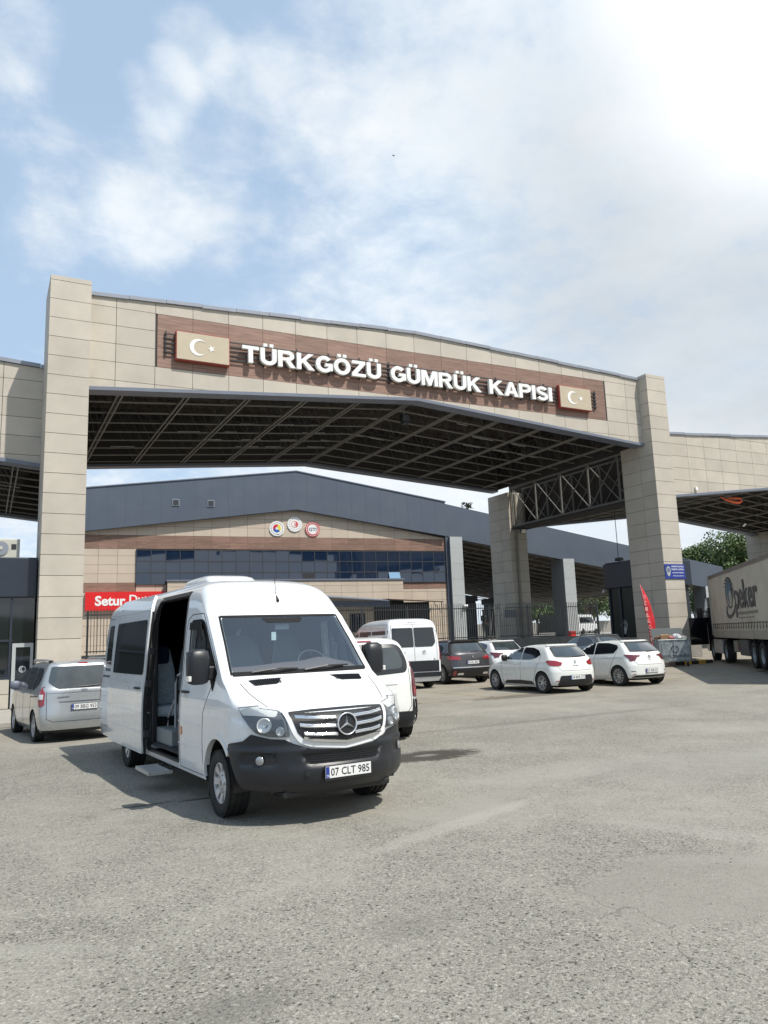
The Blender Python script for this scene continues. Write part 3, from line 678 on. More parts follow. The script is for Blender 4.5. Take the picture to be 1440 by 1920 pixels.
def poly_fill(mb, pts, fm, th, mi=0):
    """triangulated prism of a non-convex outline"""
    n = len(pts); res = delaunay_2d_cdt([Vector(p) for p in pts], [], [list(range(n))], 1, 1e-5)
    vs, fs = res[0], res[2]; m = len(vs)
    A = [fm @ Vector((v.x, v.y, 0)) for v in vs]; B = [fm @ Vector((v.x, v.y, th)) for v in vs]
    mb.add(A+B, [tuple(f)[::-1] for f in fs]+[tuple(i+m for i in f) for f in fs], mi)
    idx = range(n); mb.add([fm @ Vector((*pts[i], 0)) for i in idx]+[fm @ Vector((*pts[i], th)) for i in idx], [(i, (i+1) % n, n+(i+1) % n, n+i) for i in range(n)], mi)
for xa_, xb_, za, zb_, lab in ((4.10, 6.02, 11.68, 12.74, 'red-framed beige box with white crescent and star, left of the letters'), (21.30, 23.18, 11.84, 12.90, 'red-framed beige box with white crescent and star, right of the letters')):
    t = thing('flag_box', lab, 'sign', (0, 0, 0), 0, 'crescent boxes on the gate')
    mb = MB(); mb.box(xa_, xb_, SY-.02, SY+.16, za, zb_); mb.build('frame', mat('faded_red_frame', (.34, .06, .045), .5), t)
    mb = MB(); mb.box(xa_+.03, xb_-.03, SY-.045, SY-.02, za+.03, zb_-.03); mb.build('face', mat('faded_sign_face', (.47, .40, .29), .5, var=.05), t)
    mb = MB(); fm = frontM((xa_+xb_)/2, (za+zb_)/2, SY-.045)
    poly_fill(mb, crescent(-.18, 0, .31), fm, .012); poly_fill(mb, star(.29, -.0, .135, rot=-.35), fm, .012)
    mb.build('crescent_star', LM, t)

# small fittings on the gate
t = thing('loudspeaker', 'small black speaker hanging under the apex of the gate roof', 'speaker', (13.85, 1.55, 0))
mb = MB(); mb.box(-.17, .17, -.16, .16, 10.72, 11.02); mb.box(-.13, .13, -.14, .14, 10.62, 10.72); mb.build('cabinet', M['black'], t, bevel=.03)
mb = MB(); mb.tube((0, 0, 11.0), (0, 0, 11.4), .025, 6); mb.build('bracket', M['steel'], t)
def lamp(x, y, z, rz, label, tilt=.5, grp='flood lamps'):
    t = thing('flood_lamp', label, 'lamp', (x, y, z), rz, grp)
    mb = MB(); R = Matrix.Rotation(tilt, 4, 'X'); mb.box(-.22, .22, -.05, .05, -.16, .16, M=R); mb.build('housing', M['iron'], t, bevel=.01)
    mb = MB(); mb.box(-.18, .18, -.062, -.05, -.12, .12, M=R); mb.build('lens', M['clearlens'], t)
    mb = MB(); mb.path([(-.2, 0, 0), (-.2, .05, .25), (.2, .05, .25), (.2, 0, 0)], .018, 6); mb.build('bracket', M['iron'], t)
lamp(27.0, 10.9, 7.85, .2, 'square flood lamp under the side truss by the rear pillar', .5)
lamp(50.2, 11.2, 8.4, .3, 'flood lamp under the right canopy by the far beige pillar', .4)
lamp(45.5, 9.8, 8.75, .3, 'dark flood lamp under the middle of the right canopy', .8)
t = thing('orange_bundle', 'orange and white tape bundle hanging under the right canopy edge', 'tape', (36.1, 3.3, 0))
mb = MB(); mb.path([(-1.0, 0, 8.98), (-.6, 0, 8.84), (0, .02, 8.74), (.5, 0, 8.72), (.75, 0, 8.84), (.7, 0, 8.96), (.2, 0, 8.98), (-.5, 0, 8.90)], [.03, .05, .08, .09, .08, .07, .07, .03], 8); mb.build('orange_tape', mat('orange_plastic', (.75, .13, .04), .5), t, smooth=60)
mb = MB(); mb.tube((.1, 0, 8.8), (.1, 0, 9.3), .012, 5); mb.build('cord', M['iron'], t)

# blue passport control sign on the right pillar
t = thing('passport_sign', 'blue PASAPORT KONTROL sign with police badge on the right pillar', 'sign')
mb = MB(); mb.box(26.50, 27.80, -.045, -.015, 4.06, 4.74); mb.build('board', M['blue'], t)
mb = MB(); fm = lambda x, z: face_M((x, -.047, z), (1, 0, 0), (0, -1, 0))
for s_, x, z, wd, h in (('PASAPORT KONTROL', 26.93, 4.59, .80, .075), ('PASSPORT CONTROL', 26.93, 4.455, .80, .075), ('საპასპორტო კონტროლი', 26.95, 4.30, .76, .07), ('паспортный контроль', 26.98, 4.16, .72, .06)):
    text_mb(mb, s_, fm(x, z), height=h, width=wd, extrude=.002, offset=.012, res=2)
mb.build('text', M['white'], t, recalc=False)
mb = MB(); gm = fm(26.72, 4.43)
poly_fill(mb, [(.15*cos(a)*(1 if sin(a) > -.2 else .8), .20*sin(a)*(1 if sin(a) > 0 else 1.3)) for a in linspace(0, 2*pi*29/30, 30)], gm, .004); mb.build('badge', mat('badge_silver', (.40, .42, .36), .5), t)
mb = MB()
for r0 in (.05, .09): mb.lathe([(r0, .005), (r0+.016, .005), (r0+.016, .009), (r0, .009)], 20, M=gm @ Matrix(((0, 1, 0, 0), (0, 0, 1, .03), (1, 0, 0, 0), (0, 0, 0, 1))), closed=True)
poly_fill(mb, star(0, .03, .04), gm @ Matrix.Translation((0, 0, .004)), .006)
mb.build('badge_ring', M['blue'], t, recalc=False)
# red square on right fascia
t = thing('fascia_lamp', 'small white lamp on the beige fascia right of the tall pillar', 'lamp', (31.9, 2.25, 9.05))
mb = MB(); mb.box(-.08, .08, -.08, 0, -.1, .1); mb.build('casing', M['white'], t, bevel=.02)
# ================================================================ CUSTOMS HALL (rotated -6.5 degrees)
BA = radians(-6.5); B0 = Vector((4.463, 28.122, 0))
bt_, bn_ = Vector((cos(BA), sin(BA), 0)), Vector((-sin(BA), cos(BA), 0))     # along the front, and inwards
BM = Matrix(((bt_.x, bn_.x, 0, B0.x), (bt_.y, bn_.y, 0, B0.y), (0, 0, 1, 0), (0, 0, 0, 1)))   # local: s, depth, z
def bface(d=0): return BM @ Matrix(((1, 0, 0, 0), (0, 0, -1, d), (0, 1, 0, 0), (0, 0, 0, 1)))
hall = thing('customs_hall', 'customs building with dark grey gable, wood-look band and long dark window strip', 'building')
S0, S1, SA = -3.0, 26.15, 14.13
mb = MB(); mb.prism([BM @ Vector(p) for p in ((S0, .12, TZ-.2), (S1, .12, TZ-.2), (S1, .12, 12.1), (SA, .12, 14.05), (S0, .12, 12.0))], (BM.to_3x3() @ Vector((0, 30, 0))))
mb.build('wall', M['joint'], hall)
# beige cladding rows below and above
polyU = [[(S0, 9.31), (SA, 9.31), (SA, 11.45), (S0, 9.2)], [(SA, 9.31), (S1, 9.31), (S1, 9.4), (SA, 11.45)]]
polyL = [[(S0, TZ), (S1, TZ), (S1, 8.39), (S0, 8.39)]]
ub = frange(-3.0, 3.03, 1.206)+frange(4.29, 26.0, 1.26)+[S1]
ub = sorted(set(round(u, 3) for u in ub))
vb = frange(TZ, 8.4, .6355)+[9.31, 9.95, 10.6, 11.25, 11.9]; vb[-6] = 8.39
win = lambda u, v: (u > 3.03 and 5.95 < v < 8.33)
low = lambda u, v: 5.47 < v < 6.09
mb = MB()
vL = [TZ, 2.0, 2.64, 3.28, 3.95, 4.6, 5.24, 5.47, 6.09, 6.7, 7.3, 7.9, 8.39]
clad(mb, polyL, ub, vL, bface(.1), skip=lambda u, v: win(u, v) or (5.47 < v < 6.09 and (u < 3.1 or u > 22.0)), depth=.03)
clad(mb, polyU, ub, [9.31, 9.95, 10.6, 11.25, 11.9], bface(.1), depth=.03)
mb.build('beige_cladding', mat('hall_cladding', (.52, .435, .345), .62, var=.06, vscale=1, island=.04), hall)
mb = MB()
clad(mb, [[(S0, 8.39), (S1, 8.39), (S1, 9.31), (S0, 9.31)]], ub, [8.39, 8.85, 9.31], bface(.1), depth=.045, gap=.008)
clad(mb, [[(S0, 5.47), (3.0, 5.47), (3.0, 6.09), (S0, 6.09)]], ub, [5.47, 6.09], bface(.1), depth=.045, gap=.008)
clad(mb, [[(22.2, 5.47), (S1, 5.47), (S1, 5.93), (22.2, 5.93)]], ub, [5.47, 5.93], bface(.1), depth=.045, gap=.008)
mb.build('wood_band', M['wood'], hall)
# grey gable
mb = MB(); R3 = BM.to_3x3()
for P4 in ([(S0, 9.15), (SA, 11.32), (SA, 14.16), (S0, 12.05)], [(SA, 11.32), (S1, 9.52), (S1, 12.22), (SA, 14.16)]):
    mb.prism([BM @ Vector((s, -.35, z)) for s, z in P4], R3 @ Vector((0, .5, 0)))
gab = mb.build('gable', M['dgrey'], hall)
mb = MB()
for s in frange(-1.2, 26, 1.15):
    zl = 11.32-(SA-s)*.1267 if s < SA else 11.32-(s-SA)*.15; zh = 14.16-(SA-s)*.1232 if s < SA else 14.16-(s-SA)*.1614
    mb.prism([BM @ Vector(p) for p in ((s, -.356, zl), (s+.02, -.356, zl), (s+.02, -.356, zh), (s, -.356, zh))], R3 @ Vector((0, .004, 0)))
mb.build('sheet_seam', mat('seam_grey', (.068, .086, .115), .5), gab)
mb = MB()
for a, b in (((S0, 12.09), (SA, 14.2)), ((SA, 14.2), (S1+.05, 12.26))):
    mb.beam(BM @ Vector((a[0], -.1, a[1])), BM @ Vector((b[0], -.1, b[1])), .62, .07)
mb.build('coping', M['trim'], gab)
# roof behind the gable
mb = MB()
for P4 in ([(S0, 11.95), (SA, 14.0), (SA, 14.1), (S0, 12.05)], [(SA, 14.0), (S1, 12.1), (S1, 12.2), (SA, 14.1)]):
    mb.prism([BM @ Vector((s, .15, z)) for s, z in P4], R3 @ Vector((0, 30, 0)))
mb.build('roof', M['dgrey'], hall)
for s in (5.55, 7.94):
    mb = MB(); mb.box(-.24, .24, -.03, .03, -.24, .24, M=BM @ Matrix.Translation((s, -.37, 11.58))); v = mb.build('vent', M['coping'], hall)
    mb = MB()
    for k in range(6): mb.box(-.19, .19, -.045, -.03, -.19+k*.066, -.15+k*.066, M=BM @ Matrix.Translation((s, -.37, 11.58)))
    mb.build('louvre', M['iron'], v)
# window strip: glass panes with mullions
ws = MB(); us = [3.03+k*(26.05-3.03)/24 for k in range(25)]; vs_ = [5.97, 6.75, 7.53, 8.31]
rr = random.Random(4)
pane = MB()
for i in range(24):
    for j in range(3):
        if i == 19 and j == 0: continue
        a = rr.uniform(-.009, .009); b2 = rr.uniform(-.009, .009)
        q = [(us[i]+.02, vs_[j]+.02), (us[i+1]-.02, vs_[j]+.02), (us[i+1]-.02, vs_[j+1]-.02), (us[i]+.02, vs_[j+1]-.02)]
        pane.prism([BM @ Vector((u, -.0+a*(k in (0, 3))+b2*(k > 1), v)) for k, (u, v) in enumerate(q)], R3 @ Vector((0, .02, 0)))
wn = pane.build('window_strip', M['facade_glass'], hall)
mb = MB()
for u in us: mb.box(u-.025, u+.025, -.02, .06, 5.95, 8.33, M=BM)
for v in vs_: mb.box(3.0, 26.1, -.025, .055, v-.03, v+.03, M=BM)
mb.build('mullion', mat('mullion_dark', (.045, .05, .06), .45), wn)
# one tilted open pane, sky reflection painted as its blue colour, one blind
q = [(us[19]+.03, 6.0), (us[20]-.03, 6.0), (us[20]-.03, 6.72), (us[19]+.03, 6.72)]
mb = MB(); mb.prism([BM @ Vector((u, -.30 if k < 2 else -.03, v)) for k, (u, v) in enumerate(q)], R3 @ Vector((0, .02, 0))); mb.build('open_pane', mat('open_pane_sky_blue', (.16, .30, .46), .05, spec=1., coat=1), wn)
mb = MB(); mb.box(us[12]+.05, us[13]-.05, -.012, -.006, 6.02, 6.7, M=BM); mb.build('blind', M['iron'], wn)

# lower projecting wing with its flat parapet, door recess and awnings
wing = thing('entrance_block', 'low beige block projecting in front of the hall, with barred window and dark doorway', 'building')
WD = -.75
mb = MB(); mb.box(5.0, 22.15, WD+.05, .08, TZ, 6.12, M=BM); mb.build('wall', M['joint'], wing)
mb = MB()
clad(mb, [[(5.0, TZ), (22.15, TZ), (22.15, 6.08), (5.0, 6.08)]], frange(5.0, 22.2, 1.225), [TZ, 2.0, 2.64, 3.28, 3.92, 4.56, 5.2, 5.72, 6.08], bface(WD+.04), depth=.03,
     skip=lambda u, v: (19.95 < u < 22.0 and v < 4.4))
mb.build('beige_cladding', bpy.data.materials['hall_cladding'], wing)
mb = MB(); mb.box(4.95, 22.25, WD-.06, .05, 6.09, 6.2, M=BM); mb.build('parapet_cap', M['trim'], wing)
mb = MB(); mb.box(17.85, 19.0, WD-.03, WD+.02, 2.3, 3.65, M=BM); wf = mb.build('window', M['iron'], wing)
mb = MB(); mb.box(17.93, 18.92, WD-.036, WD-.031, 2.38, 3.57, M=BM); mb.build('pane', M['facade_glass'], wf)
mb = MB()
for k in range(8): mb.box(17.95+k*.13, 17.97+k*.13, WD-.10, WD-.08, 2.32, 3.63, M=BM)
mb.build('bars', M['fence'], wf)
mb = MB(); mb.box(19.98, 24.2, WD-.02, WD+.02, TZ, 4.4, M=BM); mb.build('doorway', M['black'], wing)
aw = thing('awning', 'dark grey sloping metal awning over the beige block behind the minibus roof', 'awning', group='awnings on the hall')
mb = MB(); vs = [BM @ Vector(p) for p in ((11.2, WD, 5.35), (20.3, WD, 4.62), (20.3, WD-1.8, 4.42), (11.2, WD-1.8, 5.05))]
mb.prism(vs, (0, 0, .06)); mb.build('sheet', M['trim'], aw)
mb = MB(); mb.beam(BM @ Vector((11.2, WD-1.82, 4.42)), BM @ Vector((20.3, WD-1.82, 4.20)), .05, .42)
mb.box(20.22, 20.3, WD-1.8, WD, 4.05, 4.5, M=BM); mb.build('valance', M['booth'], aw)
aw = thing('awning', 'thin flat dark awning right of the sloping one, over the doorway', 'awning', group='awnings on the hall')
mb = MB(); mb.prism([BM @ Vector(p) for p in ((20.4, WD, 4.62), (24.9, -.2, 4.40), (24.9, -1.9, 4.30), (20.4, WD-1.7, 4.52))], (0, 0, .07)); mb.build('sheet', mat('awning_brown', (.07, .05, .04), .7), aw)
mb = MB(); mb.tube(BM @ Vector((24.75, -1.8, TZ)), BM @ Vector((24.75, -1.8, 4.3)), .04, 6); mb.beam(BM @ Vector((24.75, -1.8, 3.5)), BM @ Vector((24.1, -1.8, 4.3)), .04, .04); mb.build('post', M['fence'], aw)

# red shop sign
t = thing('shop_sign', 'red shop sign with white lettering on the beige wall left of the minibus roof', 'sign')
mb = MB(); mb.box(-.12, 6.1, -.22, .06, 4.26, 5.47, M=BM); mb.build('board', mat('sign_red', (.68, .018, .020), .4, var=.04), t)
mb = MB(); text_mb(mb, 'Setur', bface(-.225) @ Matrix.Translation((.48, 4.56, 0)), height=.66, extrude=.01, offset=.035, width=1.9)
text_mb(mb, 'Duty Free', bface(-.225) @ Matrix.Translation((2.62, 4.54, 0)), height=.72, extrude=.01, offset=.02, width=3.1)
mb.build('text', M['white'], t, recalc=False)

# three round emblems under the gable
def disc(mb, r0, r1, fm, z0, z1, n=40):
    L = fm @ Matrix(((0, 1, 0, 0), (0, 0, 1, 0), (1, 0, 0, 0), (0, 0, 0, 1)))
    if r0 <= 0: mb.lathe([(r1, z0), (r1, z1)], n, M=L)
    else: mb.lathe([(r0, z0), (r1, z0), (r1, z1), (r0, z1)], n, M=L, closed=True)
def emblem(s, z, label):
    t = thing('round_emblem', label, 'emblem', group='round emblems under the gable'); fm = bface(.06) @ Matrix.Translation((s, z, 0))
    mb = MB(); disc(mb, 0, .55, fm, 0, .06); mb.build('disc', M['white'], t, smooth=40); return t, fm
t, fm = emblem(12.72, 9.93, 'round white emblem with a red, yellow and blue swirl')
for i, (cc_, a0) in enumerate((((.55, .03, .06), 1.35), ((.72, .62, .05), -.74), ((.03, .12, .42), -2.85))):
    pts = [(.30*cos(a), .30*sin(a)) for a in linspace(a0, a0+2.09, 12)]+[(.10*cos(a), .10*sin(a)) for a in linspace(a0+2.09, a0, 8)]
    mb = MB(); poly_fill(mb, pts, fm @ Matrix.Translation((0, .02, .06)), .008+i*.001); mb.build('swirl', mat('emblem_colour', cc_, .4), t)
mb = MB()
for k in range(22):
    a = 2*pi*k/22
    if abs(a-1.5*pi) < .42: continue
    mb.box(-.018, .018, -.035, .035, 0, .006, M=fm @ Matrix.Translation((0, 0, .061)) @ Matrix.Rotation(a, 4, 'Z') @ Matrix.Translation((.43, 0, 0)) @ Matrix.Rotation(pi/2*0, 4, 'Z'))
text_mb(mb, 'TOBB', fm @ Matrix.Translation((0, -.43, .061)), height=.08, width=.28, extrude=.004, offset=.01, res=2, center=True)
mb.build('ring_text', M['navy'], t, recalc=False)
t, fm = emblem(14.05, 10.27, 'round white emblem with red crescent and small dots, highest of the three')
mb = MB(); disc(mb, .225, .25, fm, .06, .07); disc(mb, 0, .15, fm @ Matrix.Translation((.11, 0, 0)), .06, .075); mb.build('crescent', M['red'], t)
mb = MB(); poly_fill(mb, crescent(.08, 0, .10), fm @ Matrix.Translation((0, 0, .075)), .004); poly_fill(mb, star(.19, 0, .045), fm @ Matrix.Translation((0, 0, .075)), .004); mb.build('star', M['white'], t)
mb = MB()
for k in range(16): a = 2*pi*k/16; poly_fill(mb, star(.42*cos(a), .42*sin(a), .04), fm @ Matrix.Translation((0, 0, .061)), .005)
mb.build('dots', M['black'], t)
t, fm = emblem(15.40, 9.93, 'round white emblem with a red ring and the letters GTI')
mb = MB(); disc(mb, .38, .46, fm, .06, .07); disc(mb, .50, .555, fm, .02, .066); mb.build('red_ring', mat('emblem_red', (.52, .05, .05), .4), t)
mb = MB(); text_mb(mb, 'GTI', fm @ Matrix.Translation((0, -.02, .061)), height=.27, width=.60, extrude=.006, offset=.035, center=True); mb.build('letters', M['trim'], t, recalc=False)

# ---------------------------------------------------------------- inspection canopy right of the hall
insp = thing('inspection_canopy', 'long dark grey roof fascia on light grey columns, sloping down to the right', 'canopy')
zT = lambda s: 12.16-(s-26.15)*.1815; zB = lambda s: 9.50-(s-26.15)*.165
mb = MB()
for a, b in ((26.16, 40), (40, 54)):
    mb.prism([BM @ Vector((s, -.1, z)) for s, z in ((a, zB(a)), (b, zB(b)), (b, zT(b)), (a, zT(a)))], R3 @ Vector((0, .3, 0)))
mb.build('fascia', M['dgrey'], insp)
mb = MB(); mb.prism([BM @ Vector((s, .2, z)) for s, z in ((26.2, zT(26.2)-.15), (54, zT(54)-.15), (54, zT(54)-.05), (26.2, zT(26.2)-.05))], R3 @ Vector((0, 34, 0))); mb.build('roof', M['dgrey'], insp)
mb = MB(); mb.prism([BM @ Vector((s, .2, z)) for s, z in ((26.2, zB(26.2)+.7), (54, zB(54)+.6), (54, zB(54)+.68), (26.2, zB(26.2)+.78))], R3 @ Vector((0, 34, 0)))
mb.build('ceiling', M['deck'], insp)
mb = MB()
for k in range(18):
    d = .8+k*1.9
    mb.beam(BM @ Vector((26.3, d, zB(26.3)+.1)), BM @ Vector((54, d, zB(54)+.05)), .09, .09)
for s in frange(28.4, 53.5, 2.3):
    mb.beam(BM @ Vector((s, .3, zB(s)+.1)), BM @ Vector((s, 34, zB(s)+.1)), .09, .09)
mb.build('space_frame', M['steel'], insp)
cm = [M['lgrey'], M['mgrey']]
for s, wd, dp in ((26.40, 1.08, 1.0), (36.72, 1.08, 1.9), (47.6, 1.0, 1.6), (51.5, 1.1, 1.6)):
    mb = MB(); mb.box(s+.02, s+wd-.02, -.35, -.35+dp, TZ-.3, zB(s)+.02, M=BM); c = mb.build('column', M['mgrey'], insp)
    mb = MB(); fmc = bface(-.35) @ Matrix.Translation((s, 0, 0))
    clad(mb, [[(0, TZ-.3), (wd, TZ-.3), (wd, zB(s)+.02), (0, zB(s)+.02)]], [0, wd], frange(TZ-.3, 9.6, 1.25)+[zB(s)+.02] if zB(s) > 8.9 else sorted([x for x in frange(TZ-.3, 9.6, 1.25) if x < zB(s)]+[zB(s)+.02]), fmc, gap=.01)
    mb.build('front_panel', M['lgrey'], c)
mb = MB(); mb.box(26.16, 26.42, -.1, 1.2, TZ, 9.6, M=BM); mb.build('corner_post', M['dgrey'], insp)
for s, d in ((39.5, 16), (43.0, 18), (45.4, 22), (33, 26)):
    mb = MB(); mb.box(s, s+1.0, d, d+1.4, TZ-.3, zB(s)+.2, M=BM); mb.build('column', M['mgrey'], insp)
for k, (s, wd, d, h, lab) in enumerate(((28.6, 4.2, 8, 3.4, 'dark blue-black customs cabin behind the fence, left of the shaded pillar'), (34.1, 3.0, 6, 3.1, 'dark cabin behind the fence between the shaded pillar and the grey column'))):
    t = thing('customs_cabin', lab, 'booth', group='dark cabins under the grey roof')
    mb = MB(); mb.box(s, s+wd, d, d+3, TZ, TZ+h, M=BM); mb.build('body', M['booth'], t, bevel=.02)
    mb = MB(); mb.box(s-.1, s+wd+.1, d-.2, d+3.2, TZ+h, TZ+h+.5, M=BM); mb.build('roof', M['booth'], t)
    mb = MB()
    for q in range(int(wd/1.3)): mb.box(s+.2+q*1.3, s+1.25+q*1.3, d-.03, d-.005, TZ+.95, TZ+2.4, M=BM)
    mb.build('window', M['facade_glass'], t)
t = thing('camera_post', 'small white camera on the first light grey column', 'camera')
mb = MB(); p = BM @ Vector((27.25, -.5, 4.05)); mb.tube(p, p+Vector((.35, -.05, 0)), .10, 12); mb.build('housing', M['white'], t, smooth=40)
mb = MB(); mb.path([p+Vector((0, .0, 0)), p+Vector((-.12, .1, -.25)), p+Vector((-.15, .13, -.9))], .025, 6); mb.build('bracket', M['lgrey'], t)
t = thing('notice_board', 'small grey notice on the fence beside the light grey column', 'sign', (25.75, 10.93, 2.95))
mb = MB(); mb.box(-.45, .45, -.02, 0, -.22, .22); mb.build('board', M['coping'], t)
# sprig of weeds on the roof edge
t = thing('roof_plant', 'small wild shrub growing on the grey roof edge', 'plant', tuple(BM @ Vector((28.3, 0, zT(28.3)))))
mb = MB(); rr = random.Random(8)
for k in range(46):
    a = rr.uniform(0, 6.28); r = rr.uniform(.05, .55); p = Vector((r*cos(a), r*sin(a)*.5, rr.uniform(.05, .55)))
    q = Vector((rr.uniform(-1, 1), rr.uniform(-1, 1), rr.uniform(-.5, 1))).normalized()*.11; q2 = q.cross(Vector((.3, .2, .9))).normalized()*.05
    mb.add([p-q-q2, p+q-q2, p+q+q2, p-q+q2], [(0, 1, 2, 3)])
mb.build('leaves', mat('weed_green', (.05, .07, .03), .8), t, recalc=False)
mb = MB()
for k in range(7): mb.tube((0, 0, -.05), (rr.uniform(-.4, .4), rr.uniform(-.2, .2), rr.uniform(.2, .5)), .012, 4)
mb.build('stem', M['deck'], t)

# ---------------------------------------------------------------- picket fence on the retaining wall
t = thing('picket_fence', 'grey steel picket fence on the low wall behind the parked cars', 'fence')
FY = 10.72; FT = 3.52
posts = frange(2.6, 32.2, 2.69)
for x in posts:
    mb = MB(); mb.box(x-.04, x+.04, FY-.04, FY+.04, TZ+.1, FT-.08); mb.build('post', M['fence'], t)
mb = MB()
for z in (TZ+.28, FT-.24): mb.beam((2.5, FY, z), (32.2, FY, z), .035, .05)
mb.build('rail', M['fence'], t)
mb = MB()
x = 2.6
while x < 32.1:
    mb.box(x-.012, x+.012, FY-.05, FY-.025, TZ+.18, FT+(.0)); mb.add([(x-.012, FY-.05, FT), (x+.012, FY-.05, FT), (x+.012, FY-.025, FT), (x-.012, FY-.025, FT), (x, FY-.037, FT+.06)], [(0, 1, 4), (1, 2, 4), (2, 3, 4), (3, 0, 4)]); x += .1345
mb.build('pickets', M['fence'], t, recalc=False)

# ---------------------------------------------------------------- passport booth right of centre
t = thing('passport_booth', 'dark blue-black passport booth with tall windows behind the right pillar', 'booth')
mb = MB(); mb.box(28.0, 31.0, 2.6, 5.2, 1.35, 5.2); mb.build('body', mat('booth_inside', (.02, .025, .03), .6), t)
mb = MB(); mb.box(27.8, 31.1, 2.4, 5.35, 3.95, 5.25); mb.build('fascia', M['booth'], t, bevel=.04)
mb = MB(); mb.box(27.9, 31.05, 2.5, 5.25, 5.25, 5.32); mb.build('roof', M['booth'], t)
for y in (2.52, 3.3, 4.35, 5.1):
    mb = MB(); mb.box(27.86, 28.02, y-.06, y+.06, 1.4, 3.95); mb.build('mullion', M['booth'], t)
mb = MB(); mb.box(27.93, 27.95, 2.6, 5.1, 1.45, 3.93); mb.build('window', M['boothglass'], t)
mb = MB(); gm = face_M((27.92, 4.25, 2.05), (0, -1, 0), (-1, 0, 0))
L = gm @ Matrix(((0, 1, 0, 0), (0, 0, 1, 0), (1, 0, 0, 0), (0, 0, 0, 1)))
for r in (.05, .12, .20): mb.lathe([(r, 0), (r+.03, 0), (r+.03, .008), (r, .008)], 20, M=L, closed=True)
poly_fill(mb, [(-.2, -.15), (.2, -.15), (.06, -.48), (-.06, -.48)], gm, .003)
mb.build('badge_sticker', mat('frosted_white', (.42, .46, .47), .5), t)
mb = MB(); mb.box(27.75, 31.2, 2.3, 5.6, .3, 1.4); mb.build('plinth', M['conc'], t, bevel=.02)
t = thing('cable', 'thin black cable hanging from the gate roof to the dark booth', 'cable')
mb = MB(); mb.path([(27.9, 4.25, 5.36), (27.9, 4.23, 6.6), (27.85, 4.2, 8.05)], .018, 6); mb.build('wire', M['black'], t)
t = thing('roof_camera', 'small camera on top of the dark passport booth', 'camera', (28.1, 4.4, 5.32))
mb = MB(); mb.box(-.12, .12, -.2, .2, .06, .22); mb.build('housing', M['black'], t, bevel=.02); mb = MB(); mb.tube((0, 0, 0), (0, 0, .08), .03, 6); mb.build('bracket', M['black'], t)
t = thing('wall_camera', 'small white camera on the corner of the dark passport booth', 'camera', (27.75, 5.35, 3.9))
mb = MB(); mb.tube((0, 0, 0), (-.18, -.12, -.1), .05, 8); mb.build('housing', M['white'], t, smooth=50); mb = MB(); mb.tube((.1, 0, -.05), (0, 0, 0), .03, 6); mb.build('bracket', M['white'], t)

# ---------------------------------------------------------------- booth at the left edge
t = thing('customs_kiosk', 'dark kiosk with glass front and grey door at the left edge of the picture', 'booth')
KY = .62
mb = MB(); mb.box(-6, -.06, KY+.12, 4.6, .13, 4.6); mb.build('body', mat('kiosk_inside', (.018, .022, .028), .6), t)
mb = MB(); mb.box(-6.1, -.03, KY-.05, 4.7, 3.45, 4.68); mb.build('fascia', M['booth'], t, bevel=.03)
mb = MB(); fm = face_M((-6, KY+.06, 0), (1, 0, 0), (0, -1, 0)); clad(mb, [[(0, .13), (5.32, .13), (5.32, 1.0), (0, 1.0)]], frange(0, 5.3, 1.33)+[5.32], [.13, .56, 1.0], fm); mb.build('base_cladding', M['panel'], t)
mb = MB(); mb.box(-6, -.66, KY+.08, KY+.1, 1.02, 3.44); mb.build('window', M['glassdark'], t)
mb = MB()
for x in (-5.4, -4.2, -3.0, -1.85, -.70): mb.box(x-.03, x+.03, KY+.02, KY+.1, 1.0, 3.46)
for z in (1.0, 2.12, ): mb.box(-6, -.64, KY+.03, KY+.1, z, z+.06)
mb.build('mullion', M['booth'], t)
mb = MB(); DF = mat('door_frame_grey', (.40, .42, .42), .4)
mb.box(-.64, -.54, KY, KY+.08, .14, 2.06); mb.box(-.54, -.06, KY, KY+.08, 1.94, 2.06); mb.box(-.14, -.06, KY, KY+.08, .14, 1.94); mb.box(-.54, -.14, KY, KY+.08, .14, .3)
d = mb.build('door', DF, t); mb = MB(); mb.box(-.54, -.14, KY+.03, KY+.05, .3, 1.94); mb.build('pane', M['glassdark'], d)
mb = MB(); gm = face_M((-.34, KY+.025, 1.28), (1, 0, 0), (0, -1, 0)); disc(mb, .07, .10, gm, 0, .004, 24); poly_fill(mb, crescent(0, 0, .05), gm, .004); mb.build('door_sticker', bpy.data.materials['frosted_white'], d)
mb = MB(); mb.box(-.66, -.06, KY+.1, KY+.12, 2.06, 3.46); mb.build('transom_glass', M['glassdark'], t)
t = thing('air_conditioner', 'beige outdoor air conditioner unit standing on the dark kiosk roof', 'air conditioner', (-.95, 1.35, 4.70))
mb = MB(); mb.box(-.42, .42, -.16, .18, .02, .62); mb.build('casing', M['bwhite'], t, bevel=.02)
mb = MB(); mb.lathe([(.0, -.0), (.22, 0), (.22, .02), (0, .02)], 28, M=Matrix.Translation((-.12, -.17, .32)) @ Matrix.Rotation(-pi/2, 4, 'Z'), closed=False); mb.build('fan_grille', M['coping'], t)
mb = MB(); mb.lathe([(.0, 0), (.06, 0), (.05, .02), (0, .02)], 16, M=Matrix.Translation((-.12, -.19, .32)) @ Matrix.Rotation(-pi/2, 4, 'Z')); mb.build('hub', M['bwhite'], t)
mb = MB(); mb.box(.18, .32, -.175, -.161, .3, .46); mb.build('badge', M['iron'], t)
mb = MB(); mb.box(-.36, -.3, -.15, .15, -.03, .02); mb.box(.3, .36, -.15, .15, -.03, .02); mb.build('foot', M['iron'], t)
